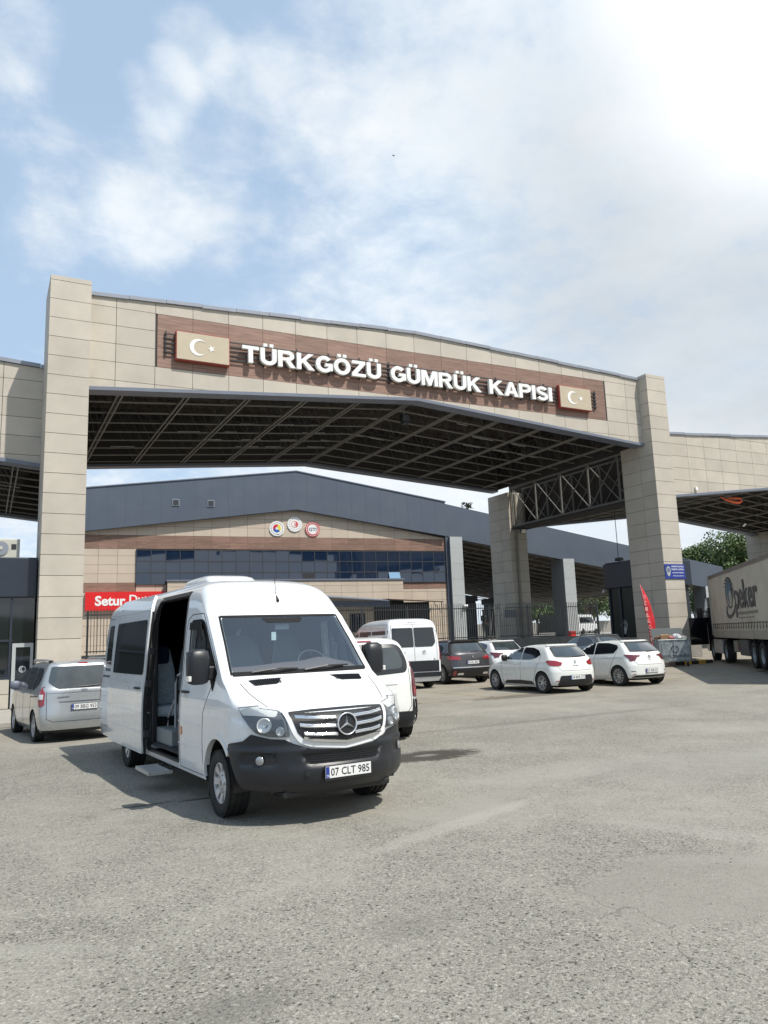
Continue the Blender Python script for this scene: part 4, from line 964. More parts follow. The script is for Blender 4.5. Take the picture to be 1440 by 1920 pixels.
# distant grey shed seen under the left canopy
t = thing('distant_shed', 'grey-blue sheet roof of a far shed above the left kiosk', 'building')
mb = MB(); mb.prism([(-9, 48, 0), (4.4, 48, 0), (4.4, 48, 8.6), (-2, 48, 8.0), (-9, 48, 7.2)], (0, 14, 0)); mb.build('wall', M['dgrey'], t)
mb = MB(); mb.prism([(-9.2, 47.6, 7.2), (-2, 47.6, 8.05), (4.6, 47.6, 8.65), (4.6, 47.6, 8.75), (-9.2, 47.6, 7.3)], (0, 15, 0)); mb.build('roof', M['coping'], t)

# ---------------------------------------------------------------- trees
def leafmat(name, c1, c2):
    m = bpy.data.materials.new(name); m.use_nodes = True; t = NT(m.node_tree); b = m.node_tree.nodes['Principled BSDF']
    r = t.new('ShaderNodeNewGeometry').outputs['Random Per Island']
    t.set(b.inputs['Base Color'], t.mix(r, c1, c2)); b.inputs['Roughness'].default_value = .55
    return m
M['leaf'] = leafmat('leaf_green', (.040, .080, .022), (.11, .16, .045)); M['bark'] = mat('bark', (.09, .07, .05), .9, bump=.6, bscale=12)
def tree(x, y, z, h, r, label, seed, n=2600, leaf=.26, group='trees behind the gate'):
    t = thing('tree', label, 'tree', (x, y, z), 0, group); rr = random.Random(seed)
    tr = MB(); tr.path([(0, 0, -.3), (.1, 0, h*.25), (-.1, .1, h*.5), (.1, 0, h*.8)], [h*.03, h*.024, h*.018, h*.008], 8); cl = []
    for k in range(26):
        a = rr.uniform(0, 6.28); e = rr.uniform(-.35, 1.); rad = r*rr.uniform(.45, .95)*sqrt(max(.15, 1-(e*.8)**2)); c = Vector((rad*cos(a), rad*sin(a), h*.60+e*h*.32)); cl.append((c, rr.uniform(.18, .36)*r))
        tr.path([(0, 0, h*rr.uniform(.25, .5)), c*.5+Vector((0, 0, h*.27)), c], [h*.012, h*.008, h*.003], 5)
    tr.build('trunk', M['bark'], t, smooth=60)
    mb = MB()
    for k in range(n):
        c, cr = cl[rr.randrange(len(cl))]; d = Vector((rr.gauss(0, 1), rr.gauss(0, 1), rr.gauss(0, .8))).normalized()*cr*rr.uniform(.55, 1.08); p = c+d
        q = (d.normalized()*.4+Vector((rr.uniform(-1, 1), rr.uniform(-1, 1), rr.uniform(-.2, 1)))).normalized(); u = q.orthogonal().normalized()*leaf*rr.uniform(.6, 1.2); v = q.cross(u).normalized()*leaf*rr.uniform(.3, .6)
        mb.add([p-u, p-v*.9+q*.04, p+u, p+v], [(0, 1, 2, 3)])
    mb.build('crown', M['leaf'], t, recalc=False)
tree(71.5, 32, 1.3, 10.6, 5.4, 'large round green tree behind the truck, under the right canopy', 1, 17000, .21)
tree(78.5, 30, 1.3, 9.5, 5, 'green tree at the right behind the big round one', 2, 9000, .22)
tree(75.0, 40, 1.3, 5.6, 3.2, 'low green tree seen under the grey roof right of the tall pillar', 3, 5000, .18)
tree(91, 76, 1.3, 8.0, 4.2, 'green bush-like tree seen through the far end of the inspection canopy', 4, 3000, .3)
tree(83, 80, 1.3, 7.0, 4, 'pale green tree at the far end of the inspection canopy, left one', 5, 2500, .3)
# galvanised barrier
t = thing('steel_gate_barrier', 'grey tubular barrier gate between the tall pillar and the truck', 'barrier', (46.5, 17.4, 0)); t.rotation_euler = (0, 0, -.35)
mb = MB(); mb.path([(-1.6, 0, 1.2), (-1.6, 0, 3.0), (1.3, 0, 3.0), (1.65, 0, 2.8), (1.7, 0, 1.2)], .05, 8); mb.beam((-1.6, 0, 1.9), (1.7, 0, 1.9), .04, .04); mb.build('frame', M['galv'], t)
mb = MB()
for k in range(17): mb.tube((-1.5+k*.19, 0, 1.3), (-1.5+k*.19, 0, 3.0), .014, 4)
mb.build('bars', M['galv'], t)
# bird
t = thing('bird', 'tiny dark bird flying high in the sky', 'bird', tuple(Vector(CAM)+pixdir(738, 292).normalized()*60))
mb = MB(); mb.add([(-.16, 0, .04), (0, .05, 0), (0, -.06, 0), (.16, 0, .05)], [(0, 1, 2), (1, 3, 2)]); mb.path([(0, -.12, 0), (0, 0, 0), (0, .1, 0)], [.01, .025, .01], 6); mb.build('body', M['black'], t)
# kerb island, painted
t = thing('painted_kerb', 'black and yellow painted kerb around the foot of the right pillar', 'kerb')
kb = MB(); kb.box(25.9, 28.15, -.75, 2.6, 0, gz(27, 0)+.14); kb.build('island', M['kerb'], t, bevel=.02)
for i, x in enumerate(frange(25.88, 27.9, .46)):
    mb = MB(); mb.box(x, x+.45, -.79, -.66, gz(x, -.8)-.02, gz(27, 0)+.155); mb.build('kerb_stone', M['yellow'] if i % 2 else M['black'], t, bevel=.015)
mb = MB(); mb.box(28.0, 28.19, -.66, .4, 0, gz(27, 0)+.155); mb.build('kerb_stone', M['yellow'], t, bevel=.015)
mb = MB(); mb.box(26.4, 27.9, -.12, 2.2, gz(27, 0)+.14, gz(27, 0)+.22); mb.build('plinth', M['kerb'], t, bevel=.02)
# ================================================================ VEHICLE TOOLKIT
def tab(pts, smooth=True):
    pts = sorted(pts); xs = [p[0] for p in pts]; ys = [p[1] for p in pts]; n = len(xs)
    d = [(ys[i+1]-ys[i])/(xs[i+1]-xs[i]) for i in range(n-1)]
    m = [d[0]]+[0 if d[i-1]*d[i] <= 0 else 2*d[i-1]*d[i]/(d[i-1]+d[i]) for i in range(1, n-1)]+[d[-1]] if n > 1 else [0]
    def f(x):
        if x <= xs[0]: return ys[0]
        if x >= xs[-1]: return ys[-1]
        i = 0
        while x > xs[i+1]: i += 1
        h = xs[i+1]-xs[i]; t = (x-xs[i])/h
        if not smooth: return ys[i]+(ys[i+1]-ys[i])*t
        return (2*t**3-3*t**2+1)*ys[i]+(t**3-2*t**2+t)*h*m[i]+(-2*t**3+3*t**2)*ys[i+1]+(t**3-t**2)*h*m[i+1]
    return f
class Body:
    """closed car body built from plan outlines stacked in z. x right, y forward, z up; all tables are functions of z"""
    def __init__(s, yf, yr, w, af=.35, nf=2.6, ar=.18, nr=3., taper=None, zs=None, bulge=.0, smooth=True):
        mk = lambda t, sm=smooth: tab(t, sm) if isinstance(t, (list, tuple)) else (lambda z: t)
        s.yf, s.yr, s.w, s.af, s.ar = mk(yf), mk(yr), mk(w), mk(af), mk(ar); s.nf, s.nr = mk(nf), nr
        s.taper = tab(taper) if taper else (lambda y: 1.); s.z0 = yf[0][0]; s.z1 = yf[-1][0]
        if zs is None:
            zs = set(frange(s.z0, s.z1, .025)); [zs.add(p[0]) for t in (yf, yr, w) if isinstance(t, (list, tuple)) for p in t if s.z0 <= p[0] <= s.z1]
            for k in range(1, 10): zs.add(s.z1-.003*k*k*.35)
        zz = sorted(zs); s.zs = [zz[0]]
        for z in zz[1:]:
            if z-s.zs[-1] > .0012: s.zs.append(z)
        if s.zs[-1] < s.z1: s.zs[-1] = s.z1
        s.us = [.3*i/14 for i in range(14)]+[.3+.5*i/22 for i in range(22)]+[.8+.2*i/12 for i in range(13)]
        s.bvh = None; s.cache = {}
    def row(s, z):
        k = round(z, 5)
        if k not in s.cache: s.cache[k] = (s.yf(z), s.yr(z), s.w(z), s.af(z), s.ar(z), s.nf(z))
        return s.cache[k]
    def pt(s, u, z):
        yf, yr, w, af, ar, nf = s.row(z)
        L = yf-yr; af = min(af, L*.45); ar = min(ar, L*.45)
        if u <= .3: th = u/.3*pi/2; x = w*max(0., sin(th))**(2/nf); y = yf-af+af*max(0., cos(th))**(2/nf)
        elif u <= .8: x = w; y = (yf-af)+((yr+ar)-(yf-af))*(u-.3)/.5
        else: ph = (u-.8)/.2*pi/2; x = w*max(0., cos(ph))**(2/s.nr); y = (yr+ar)-ar*max(0., sin(ph))**(2/s.nr)
        return Vector((x*s.taper(y), y, z))
    def P(s, U, z):      # signed u
        p = s.pt(abs(U), z); return Vector((p.x*(1 if U >= 0 else -1), p.y, z))
    def N(s, U, z):
        e = .004; u = min(max(abs(U), e), 1-e); sg = 1 if U >= 0 else -1
        a = s.pt(u+e, z)-s.pt(u-e, z); za, zb = max(s.z0, z-.01), min(s.z1, z+.01); b = s.pt(u, zb)-s.pt(u, za)
        n = b.cross(a)
        if n.length < 1e-9: n = Vector((1, 0, 0))
        n.normalize(); return Vector((n.x*sg, n.y, n.z)) if n.x >= -1e-6 or abs(U) < .02 or abs(U) > .98 else Vector((-n.x*sg, -n.y, -n.z))
    def u_y(s, y, z):
        a, b = 0., 1.
        for _ in range(22):
            m = (a+b)/2
            if s.pt(m, z).y > y: a = m
            else: b = m
        return (a+b)/2
    def u_x(s, x, z, rear=False):
        x_ = abs(x); a, b = (0., .3) if not rear else (.8, 1.)
        for _ in range(22):
            m = (a+b)/2; px = s.pt(m, z).x
            if (px < x_) != rear: a = m
            else: b = m
        u = (a+b)/2; return u if x >= 0 else -u
    def mesh(s, mb=None, mi=0, flip=False):
        mb = mb or MB(); o = len(mb.v); n = len(s.us); ring = 2*n-2
        for z in s.zs:
            h = [s.pt(u, z) for u in s.us]
            mb.v += [tuple(p) for p in h]+[(-p.x, p.y, p.z) for p in h[-2:0:-1]]
        for j in range(len(s.zs)-1):
            for k in range(ring): mb.f.append((o+j*ring+k, o+j*ring+(k+1) % ring, o+(j+1)*ring+(k+1) % ring, o+(j+1)*ring+k)); mb.m.append(mi)
        mb.f += [tuple(range(o, o+ring))[::-1], tuple(range(o+(len(s.zs)-1)*ring, o+len(s.zs)*ring))]; mb.m += [mi]*2
        if flip: mb.f = [f if m != mi else f[::-1] for f, m in zip(mb.f, mb.m)]
        return mb
    def tree(s):
        if not s.bvh: m = s.mesh(); s.bvh = BVHTree.FromPolygons([Vector(v) for v in m.v], m.f)
        return s.bvh
    def top(s, x, y):
        h = s.tree().ray_cast(Vector((x, y, 6)), Vector((0, 0, -1))); return (h[0], h[1] if h[1].z > 0 else -h[1]) if h[0] else (Vector((x, y, 0)), Vector((0, 0, 1)))
def rpoly(pts, r=.04, n=4):
    """round the corners of a polygon; r may be a list"""
    out = []; N_ = len(pts)
    for i in range(N_):
        a, b, c = Vector(pts[i-1]), Vector(pts[i]), Vector(pts[(i+1) % N_]); rr = r[i] if isinstance(r, (list, tuple)) else r
        if rr <= 0: out.append(tuple(b)); continue
        d1, d2 = (a-b), (c-b); l = min(rr, d1.length*.48, d2.length*.48); p, q = b+d1.normalized()*l, b+d2.normalized()*l
        for k in range(n+1): t = k/n; out.append(tuple(p*(1-t)**2+b*2*t*(1-t)+q*t*t))
    return out
def densify(pts, h):
    out = []
    for i in range(len(pts)):
        a, b = Vector(pts[i]), Vector(pts[(i+1) % len(pts)]); n = max(1, int(math.ceil((b-a).length/h)))
        out += [tuple(a+(b-a)*k/n) for k in range(n)]
    res = []
    for p in out:
        if not res or (Vector(p)-Vector(res[-1])).length > 1e-4: res.append(p)
    return res
def inside(p, poly):
    c = False; x, y = p
    for i in range(len(poly)):
        (x1, y1), (x2, y2) = poly[i-1], poly[i]
        if (y1 > y) != (y2 > y) and x < (x2-x1)*(y-y1)/(y2-y1)+x1: c = not c
    return c
def patch(body, mode, pts, off=.004, h=.06, th=.012, s=1, mb=None, mi=0, flat=None):
    """surface piece following the body. mode: side (y,z) | front/rear (x,z) | wrap (u*4,z) | top (x,y). off from body, th = rim depth"""
    mb = mb or MB(); pts = densify(pts, h); n = len(pts)
    x0 = min(p[0] for p in pts); x1 = max(p[0] for p in pts); y0 = min(p[1] for p in pts); y1 = max(p[1] for p in pts)
    inner = []; nx_ = int((x1-x0)/h)+1; ny_ = int((y1-y0)/h)+1
    for i in range(1, nx_):
        for j in range(1, ny_):
            p = (x0+(x1-x0)*i/nx_+.003*((i*7+j*3) % 5-2)*h*10, y0+(y1-y0)*j/ny_)
            if inside(p, pts) and min((Vector(p)-Vector(q)).length for q in pts) > h*.42: inner.append(p)
    allp = pts+inner
    try: res = delaunay_2d_cdt([Vector(p) for p in allp], [], [list(range(n))], 1, 1e-6)
    except Exception: return mb
    vs, fs = [tuple(v) for v in res[0]], res[2]
    def mapp(p):
        if mode == 'side': u = max(.19, body.u_y(p[0], p[1]))*s; return body.P(u, p[1]), body.N(u, p[1])
        if mode == 'front': u = body.u_x(p[0], p[1]); return body.P(u, p[1]), body.N(u, p[1])
        if mode == 'rear': u = body.u_x(p[0], p[1], True); return body.P(u, p[1]), body.N(u, p[1])
        if mode == 'wrap': u = p[0]/4; return body.P(u*s, p[1]), body.N(u*s, p[1])
        if mode == 'top': return body.top(*p)
    Q = []
    for v in vs:
        q, nn = mapp(v)
        if flat is not None: nn = Vector(flat)
        of = off(q) if callable(off) else off
        Q.append((q+nn*of, q+nn*(of-th)))
    m = len(Q); f2 = []
    for f in fs:
        a_, b_, c_ = Q[f[0]][0], Q[f[1]][0], Q[f[2]][0]; o_ = Q[f[0]][0]-Q[f[0]][1] if th else mapp(vs[f[0]])[1]
        f2.append(tuple(f) if (b_-a_).cross(c_-a_).dot(o_) >= 0 else tuple(f)[::-1])
    fs = f2; mb.add([q[0] for q in Q]+[q[1] for q in Q] if th else [q[0] for q in Q], [tuple(f) for f in fs], mi)
    if not th: return mb
    # rim
    o = len(mb.v)-2*m; edges = {}
    for f in fs:
        for a, b in zip(f, f[1:]+f[:1] if isinstance(f, list) else tuple(f[1:])+(f[0],)): edges[(a, b)] = 1
    for (a, b) in edges:
        if (b, a) not in edges: mb.f.append((o+b, o+a, o+m+a, o+m+b)); mb.m.append(mi)
    return mb
def strip(pts, wd):
    """thin polygon round a polyline"""
    L, R = [], []; P_ = [Vector(p) for p in pts]
    for i, p in enumerate(P_):
        d = (P_[min(i+1, len(P_)-1)]-P_[max(i-1, 0)]).normalized(); n_ = Vector((-d.y, d.x))*wd/2; L.append(tuple(p+n_)); R.append(tuple(p-n_))
    return L+R[::-1]
def seam(body, mode, pts, wd=.010, s=1, mb=None, off=.0022):
    for a, b in zip(pts, pts[1:]): mb = patch(body, mode, strip([a, b], wd), off=off, h=.12, th=.004, s=s, mb=mb)
    return mb
def pbuild(mb, name, m, parent, smooth=50):
    return mb.build(name, m, parent, smooth=smooth, recalc=False)
def wheel(parent, x, y, r, wd, rimr, style, side, steer=0., rimmat=None):
    """tyre with grooves, rim as its child. side=+1: outer face towards +x"""
    mm = Matrix.Translation((x, y, r)) @ Matrix.Rotation(steer, 4, 'Z') @ Matrix.Rotation(0 if side > 0 else pi, 4, 'Z')
    h = wd/2; pr = [(rimr*.97, -h*.80), (rimr*1.03, -h*.97), (r*.80, -h*1.02), (r*.93, -h*.96), (r*.985, -h*.82)]
    for g in (-.45, -.15, .15, .45): pr += [(r, (g-.07)*wd*.95), (r-.011, (g-.045)*wd*.95), (r-.011, (g+.045)*wd*.95), (r, (g+.07)*wd*.95)]
    pr += [(r*.985, h*.82), (r*.93, h*.96), (r*.80, h*1.02), (rimr*1.05, h*.97), (rimr*.99, h*.88), (rimr*.97, h*.80)]
    t = MB(); t.lathe(pr, 44, closed=True); o = t.build('wheel', M['tyre'], parent, smooth=35, M=mm)
    rm = MB(); R = rimr
    rm.lathe([(R*.98, -h*.7), (R*.98, h*.86), (R*.93, h*.86), (R*.90, h*.55), (R*.88, -h*.6)], 44, closed=True)
    def blade(a, r0, r1, w0, w1, x0, x1, th=.016, tw=0.):
        ca, sa = cos(a), sin(a); er, et = Vector((0, ca, sa)), Vector((0, -sa, ca)); X = Vector((1, 0, 0))
        a_, b_ = er*r0, er*r1+et*tw
        pts = [a_-et*w0+X*x0, a_+et*w0+X*x0, b_+et*w1+X*x1, b_-et*w1+X*x1]
        rm.prism(pts, X*-th)
    if style == 'cap':
        rm.lathe([(0, h*.80), (R*.30, h*.80), (R*.34, h*.72), (R*.60, h*.66), (R*.64, h*.60), (R*.64, h*.5), (0, h*.5)], 36)
        for k in range(8): blade(2*pi*k/8, R*.5, R*.95, R*.13, R*.22, h*.68, h*.84, .02)
        for k in range(5): rm.tube((h*.74, R*.42*cos(2*pi*k/5), R*.42*sin(2*pi*k/5)), (h*.84, R*.42*cos(2*pi*k/5), R*.42*sin(2*pi*k/5)), R*.05, 8)
    elif style == 'twin5':
        for k in range(5):
            for q in (-1, 1): blade(2*pi*k/5+q*.10, R*.16, R*.95, R*.06, R*.055, h*.62, h*.80, .02, tw=q*R*.16)
    elif style == 'turbine':
        for k in range(10): blade(2*pi*k/10, R*.16, R*.94, R*.045, R*.07, h*.62, h*.78, .02, tw=R*.26)
    elif style == 'multi':
        for k in range(7):
            for q in (-1, 1): blade(2*pi*k/7+q*.12, R*.18, R*.95, R*.035, R*.04, h*.66, h*.82, .02, tw=q*R*.10)
    elif style == 'truck':
        rm.lathe([(0, h*.15), (R*.9, h*.15), (R*.9, h*.05), (0, h*.05)], 30); rm.lathe([(0, h*.5), (R*.28, h*.48), (R*.34, h*.1), (0, h*.05)], 24)
        for k in range(10): rm.tube((h*.1, R*.6*cos(2*pi*k/10), R*.6*sin(2*pi*k/10)), (h*.28, R*.6*cos(2*pi*k/10), R*.6*sin(2*pi*k/10)), R*.05, 6)
    else:
        for k in range(6): blade(2*pi*k/6, R*.15, R*.95, R*.10, R*.12, h*.6, h*.78, .02)
    if style != 'truck': rm.lathe([(0, h*.80), (R*.15, h*.80), (R*.19, h*.70), (R*.20, h*.45), (0, h*.45)], 24)
    ro = rm.build('rim', rimmat or M['alloy'], o, smooth=40, M=mm)
    dk = MB(); dk.lathe([(0, h*.30), (R*.89, h*.30), (R*.89, h*.1), (0, h*.1)], 30); dk.build('brake_disc', M['iron'], o, M=mm)
    return o
def boolean_cut(o, cutters, solver='EXACT'):
    """difference with each cutter mesh builder; result baked to the object"""
    tmp = []; bpy.context.view_layer.update()
    for c in cutters:
        k = c.build('cutter', M['black'], o.parent); tmp.append(k); md = o.modifiers.new('cut', 'BOOLEAN'); md.operation = 'DIFFERENCE'; md.object = k; md.solver = solver
        if solver == 'EXACT': md.use_hole_tolerant = False
    dg = bpy.context.evaluated_depsgraph_get(); dg.update(); me = bpy.data.meshes.new_from_object(o.evaluated_get(dg), depsgraph=dg)
    o.modifiers.clear(); old = o.data; o.data = me; bpy.data.meshes.remove(old)
    for k in tmp: d = k.data; bpy.data.objects.remove(k); bpy.data.meshes.remove(d)
    return o
def finish_body(o, arches, lining, angle=32):
    """dark lining inside the wheel arches, smooth shading"""
    me = o.data
    while len(me.materials) < 2: me.materials.append(lining)
    for p in me.polygons:
        for (yy, zz, r, xin) in arches:
            d = sqrt((p.center.y-yy)**2+(p.center.z-zz)**2)
            if d < r+.004 and (abs(d-r) < .012 and abs(p.normal.x) < .6 or abs(p.center.x) < xin+.01): p.material_index = 1
        if p.center.z < .30 and p.normal.z < -.7: p.material_index = 1
    me.polygons.foreach_set('use_smooth', [True]*len(me.polygons)); me.set_sharp_from_angle(angle=radians(angle))
def arch_cutter(y, z, r, xin, xout):
    mb = MB()
    for s in (-1, 1): mb.tube((s*xin, y, z), (s*xout, y, z), r, 40)
    return mb
def plate_obj(parent, text, loc, normal, right, w=.52, h=.112, rear=False):
    fm = face_M(loc, right, normal)
    mb = MB(); mb.box(-w/2, w/2, -h/2, h/2, 0, .008, M=fm); p = mb.build('number_plate', M['plate'], parent)
    mb = MB(); mb.box(-w/2-.008, w/2+.008, -h/2-.008, h/2+.008, -.012, .001, M=fm); mb.build('plate_frame', M['black'], p)
    mb = MB(); mb.box(-w/2+.002, -w/2+.042, -h/2+.002, h/2-.002, .008, .0095, M=fm); mb.build('blue_band', M['blue'], p)
    mb = MB(); text_mb(mb, text, fm @ Matrix.Translation((-w/2+.058, -h*.34, .0085)), height=h*.68, width=w-.078, extrude=.0012, offset=.008, res=2); mb.build('characters', M['black'], p, recalc=False)
    mb = MB(); text_mb(mb, 'TR', fm @ Matrix.Translation((-w/2+.008, -h*.40, .0098)), height=h*.2, width=.028, extrude=.0005, res=2); mb.build('country_code', M['white'], p, recalc=False)
    return p
def star3(mb, fm, R, th=.02, n=40):
    """three-pointed star in a ring"""
    L = fm @ Matrix(((0, 1, 0, 0), (0, 0, 1, 0), (1, 0, 0, 0), (0, 0, 0, 1)))
    mb.lathe([(R*.90, 0), (R*1.0, 0), (R*1.0, th), (R*.95, th*1.25), (R*.90, th)], n, M=L, closed=True)
    for k in range(3):
        a = pi/2+k*2*pi/3; e = Vector((cos(a), sin(a), 0)); q = Vector((-sin(a), cos(a), 0)); c = Vector((0, 0, 0))
        A = c+e*R*.93; B = q*R*.13-e*R*.05; C = -q*R*.13-e*R*.05; T_ = Vector((0, 0, th*1.5))
        mb.add([fm @ A, fm @ (B), fm @ (C), fm @ (T_+e*R*.05), fm @ (A+Vector((0, 0, th*.5)))], [(1, 3, 4), (1, 4, 0), (2, 4, 3), (2, 0, 4), (1, 2, 3), (0, 2, 1)])
# ================================================================ THE WHITE MINIBUS (hero)
def build_minibus():
    A = radians(3.566); t = thing('minibus', 'large white high-roof minibus in front with open side door, black bumper and chrome star grille', 'minibus', (1.872, -16.827, 0), pi+A)
    YF = [(.20, .86), (.28, .99), (.36, 1.06), (.52, 1.095), (.66, 1.085), (.76, 1.085), (.90, 1.08), (1.0, 1.06), (1.06, 1.01), (1.10, .93), (1.15, .80), (1.22, .61), (1.30, .42), (1.38, .25), (1.435, .14), (1.465, .10), (1.8, -.205), (2.12, -.50), (2.18, -.545), (2.3, -.60), (2.42, -.67), (2.52, -.79), (2.59, -.98), (2.635, -1.3), (2.66, -1.8), (2.675, -2.5)]
    YR = [(.20, -6.35), (.35, -6.56), (.6, -6.60), (1.2, -6.59), (1.6, -6.55), (2.3, -6.42), (2.5, -6.3), (2.6, -6.1), (2.65, -5.8), (2.675, -5.2)]
    WW = [(.20, .93), (.32, .965), (.50, .985), (.9, .992), (1.15, .985), (1.32, .965), (1.46, .95), (1.8, .925), (2.15, .895), (2.3, .875), (2.45, .83), (2.55, .755), (2.61, .66), (2.645, .54), (2.665, .36), (2.675, .16)]
    NFT = [(.2, 2.0), (1.10, 2.05), (1.22, 2.8), (1.4, 2.8), (2.1, 2.8), (2.675, 2.5)]
    AF = [(.2, .70), (.8, .74), (1.05, .70), (1.12, .50), (1.2, .30), (1.3, .18), (1.4, .13), (1.5, .10), (2.1, .12), (2.3, .28), (2.55, .45), (2.675, .5)]
    TP = [(-6.7, .965), (-6.2, .985), (-5, 1.), (.1, 1.), (.5, .998), (.9, .985), (1.2, .97)]
    B = Body(YF, YR, WW, af=AF, nf=NFT, ar=.13, nr=3.2, taper=TP)
    B.zs = [z for z in B.zs if z >= .32]
    W = lambda y, z: B.u_y(y, z)*4          # wrap coordinate of a side point
    X = lambda x, z: B.u_x(x, z)*4
    off = lambda tb, d: [(z, v+d) for z, v in tb]
    Bi = Body(off(YF, -.07), off(YR, .07), off(WW, -.05), af=AF, nf=NFT, ar=.13, nr=3.2, taper=TP)
    Bi.zs = [z for z in Bi.zs if .44 <= z <= 2.61][::2]
    mbb = B.mesh(); Bi.mesh(mbb, 1, True)
    body = mbb.build('body', [M['pwhite'], M['lin']], t, recalc=False)
    # ---- openings
    wsp = rpoly([(-.825, 1.49), (.825, 1.49), (.758, 2.125), (-.758, 2.125)], .04)
    fdw = rpoly([(-.22, 1.56), (-.74, 2.07), (-1.16, 2.07), (-1.16, 1.545)], [.05, .10, .06, .05])
    slo = rpoly([(-1.46, .40), (-1.46, 2.30), (-1.52, 2.46), (-2.94, 2.46), (-2.99, 2.3), (-2.99, .40)], .05)
    cws = MB(); cws.prism([(x, -.9, z) for x, z in wsp], (0, 1.6, 0))
    cs = []
    for s in (1, -1):
        c = MB(); c.prism([(s*.6, y, z) for y, z in fdw], (s*.6, 0, 0)); cs.append(c)
    c = MB(); c.prism([(.5, y, z) for y, z in slo], (.8, 0, 0)); cs.append(c)
    ar = MB()
    for yy in (0, -4.325):
        for s in (-1, 1): ar.tube((s*.70, yy, .37), (s*1.3, yy, .37), .44, 48)
    cs.append(ar)
    c = MB(); c.box(-.86, .86, .45, 1.3, .25, .66); cs.append(c)
    c = MB(); c.box(-1.2, 1.2, .30, 1.35, .20, .70); cs.append(c)
    boolean_cut(body, [cws]+cs)
    me = body.data
    for p in me.polygons:
        for yy in (0, -4.325):
            if abs(sqrt((p.center.y-yy)**2+(p.center.z-.37)**2)-.44) < .01 and abs(p.center.x) < .93: p.material_index = 1
    me.polygons.foreach_set('use_smooth', [True]*len(me.polygons)); me.set_sharp_from_angle(angle=radians(28))
    # arch liners
    for yy in (0, -4.325):
        for s in (-1, 1):
            mb = MB(); n = 26; vs = []
            for k in range(n+1):
                a = -.15+(pi+.3)*k/n
                for x in (.58, .965): vs.append((s*x, yy+.445*cos(a), .37+.445*sin(a)))
            fs = [(2*k, 2*k+1, 2*k+3, 2*k+2) for k in range(n)]+[tuple(range(0, 2*n+2, 2))]
            mb.add(vs, fs); mb.build('wheel_arch_liner', M['black'], t, recalc=False)
            # flared arch lip
            a0 = .72 if yy == 0 else -.05
            outl = [(yy+.480*cos(a), .37+.480*sin(a)) for a in linspace(a0, pi+.02, 30)]+[(yy+.436*cos(a), .37+.436*sin(a)) for a in linspace(pi+.02, a0, 30)]
            mb = patch(B, 'side', outl, off=.012, h=.05, th=.03, s=s)
            if True: pbuild(mb, 'arch_flare', M['pwhite'], body)
    for yy in (0, -4.325):
        for s in (1, -1): wheel(t, s*.855, yy, .345, .235, .215, 'cap', s)
    for s in (1, -1):
        for yy in (-.47, -4.80):
            mb = MB(); mb.box(s*.80-.13, s*.80+.13, yy-.012, yy+.012, .14, .56); mb.build('mud_flap', M['black'], t)
    # ---- bumper
    def wrapc(pts): return [(W(a, z) if k == 'y' else X(a, z), z) for k, a, z in pts]
    arch = [('y', .58, .40), ('y', .54, .47), ('y', .50, .55), ('y', .46, .63), ('y', .42, .71), ('y', .375, .785)]
    R = [('x', 0, .345), ('x', .45, .335), ('x', .66, .345), ('y', .60, .362)]+arch+[('y', .42, .80), ('y', .52, .815), ('y', .62, .835), ('y', .70, .90)]+[('x', .72, .855), ('x', .60, .845), ('x', .52, .80), ('x', .36, .745), ('x', 0, .715)]
    half = wrapc(R); full = half+[(-u, z) for u, z in half[-2:0:-1]]
    S1 = lambda t_: sst(t_)
    def relief(p):
        ax, z = abs(p.x), p.z; r = .014+.017*S1((.772-z)/.022)-.022*S1((.42-z)/.07)
        r -= .030*S1((.475-(.69-z)*.7-ax)/.03)*S1((z-.580)/.022)*S1((.705-z)/.022)
        r -= .030*S1((ax-.66)/.03)*S1((z-.585)/.025)*S1((.725-z)/.025)*S1((p.y-.58)/.05)
        r += .006*S1((.60-ax)/.05)*S1((.575-z)/.02)*S1((z-.42)/.03)
        return r
    mb = patch(B, 'wrap', full, off=relief, h=.026, th=.035)
    bp = pbuild(mb, 'front_bumper', M['bumper'], t, 40)
    mbk = MB(); mbk.box(-.72, .72, .50, .84, .33, .80); mbk.box(-.86, .86, .44, .62, .52, .78); mbk.build('bumper_beam', M['black'], bp)
    # moulded crease, lip and recesses
    mb = MB()
    patch(B, 'front', rpoly([(-.47, .685), (-.38, .595), (.38, .595), (.46, .685)], .02), off=.007, th=.006, mb=mb)
    for s in (1, -1): patch(B, 'wrap', rpoly([(X(.66, .57), .575), (X(.70, .73), .72), (W(.66, .71), .71), (W(.64, .60), .60)], .02), off=.0135, h=.1, th=.006, s=s, mb=mb)
    pbuild(mb, 'intake', M['black'], bp)
    mb = MB()
    for z in (.605, .628, .651, .674): patch(B, 'front', strip([(-.41, z), (.41, z)], .008), off=.018, h=.1, th=.010, mb=mb)
    pbuild(mb, 'intake_slats', M['bumper'], bp)
    patchm = patch(B, 'wrap', [(X(.0, .33), .335)], off=0) if False else None
    mb = MB(); full2 = [(-X(.70, .33), .305), (X(.70, .33), .305), (X(.72, .33), .350), (-X(.72, .33), .350)]
    mb.box(-.62, .62, .62, .92, .27, .34); mb.build('undertray', M['black'], bp, bevel=.02)
    for s in (1, -1):
        q = B.P(X(.80, .645)/4*s, .645); n_ = B.N(X(.80, .645)/4*s, .645); fm = face_M(q+n_*.022, n_.cross(Vector((0, 0, 1)))*-1, n_); L = fm @ Matrix(((0, 1, 0, 0), (0, 0, 1, 0), (1, 0, 0, 0), (0, 0, 0, 1)))
        mb = MB(); mb.lathe([(0, .014), (.036, .018), (.044, .008)], 24, M=L); fl = mb.build('fog_lamp', M['foglens'], bp, smooth=60)
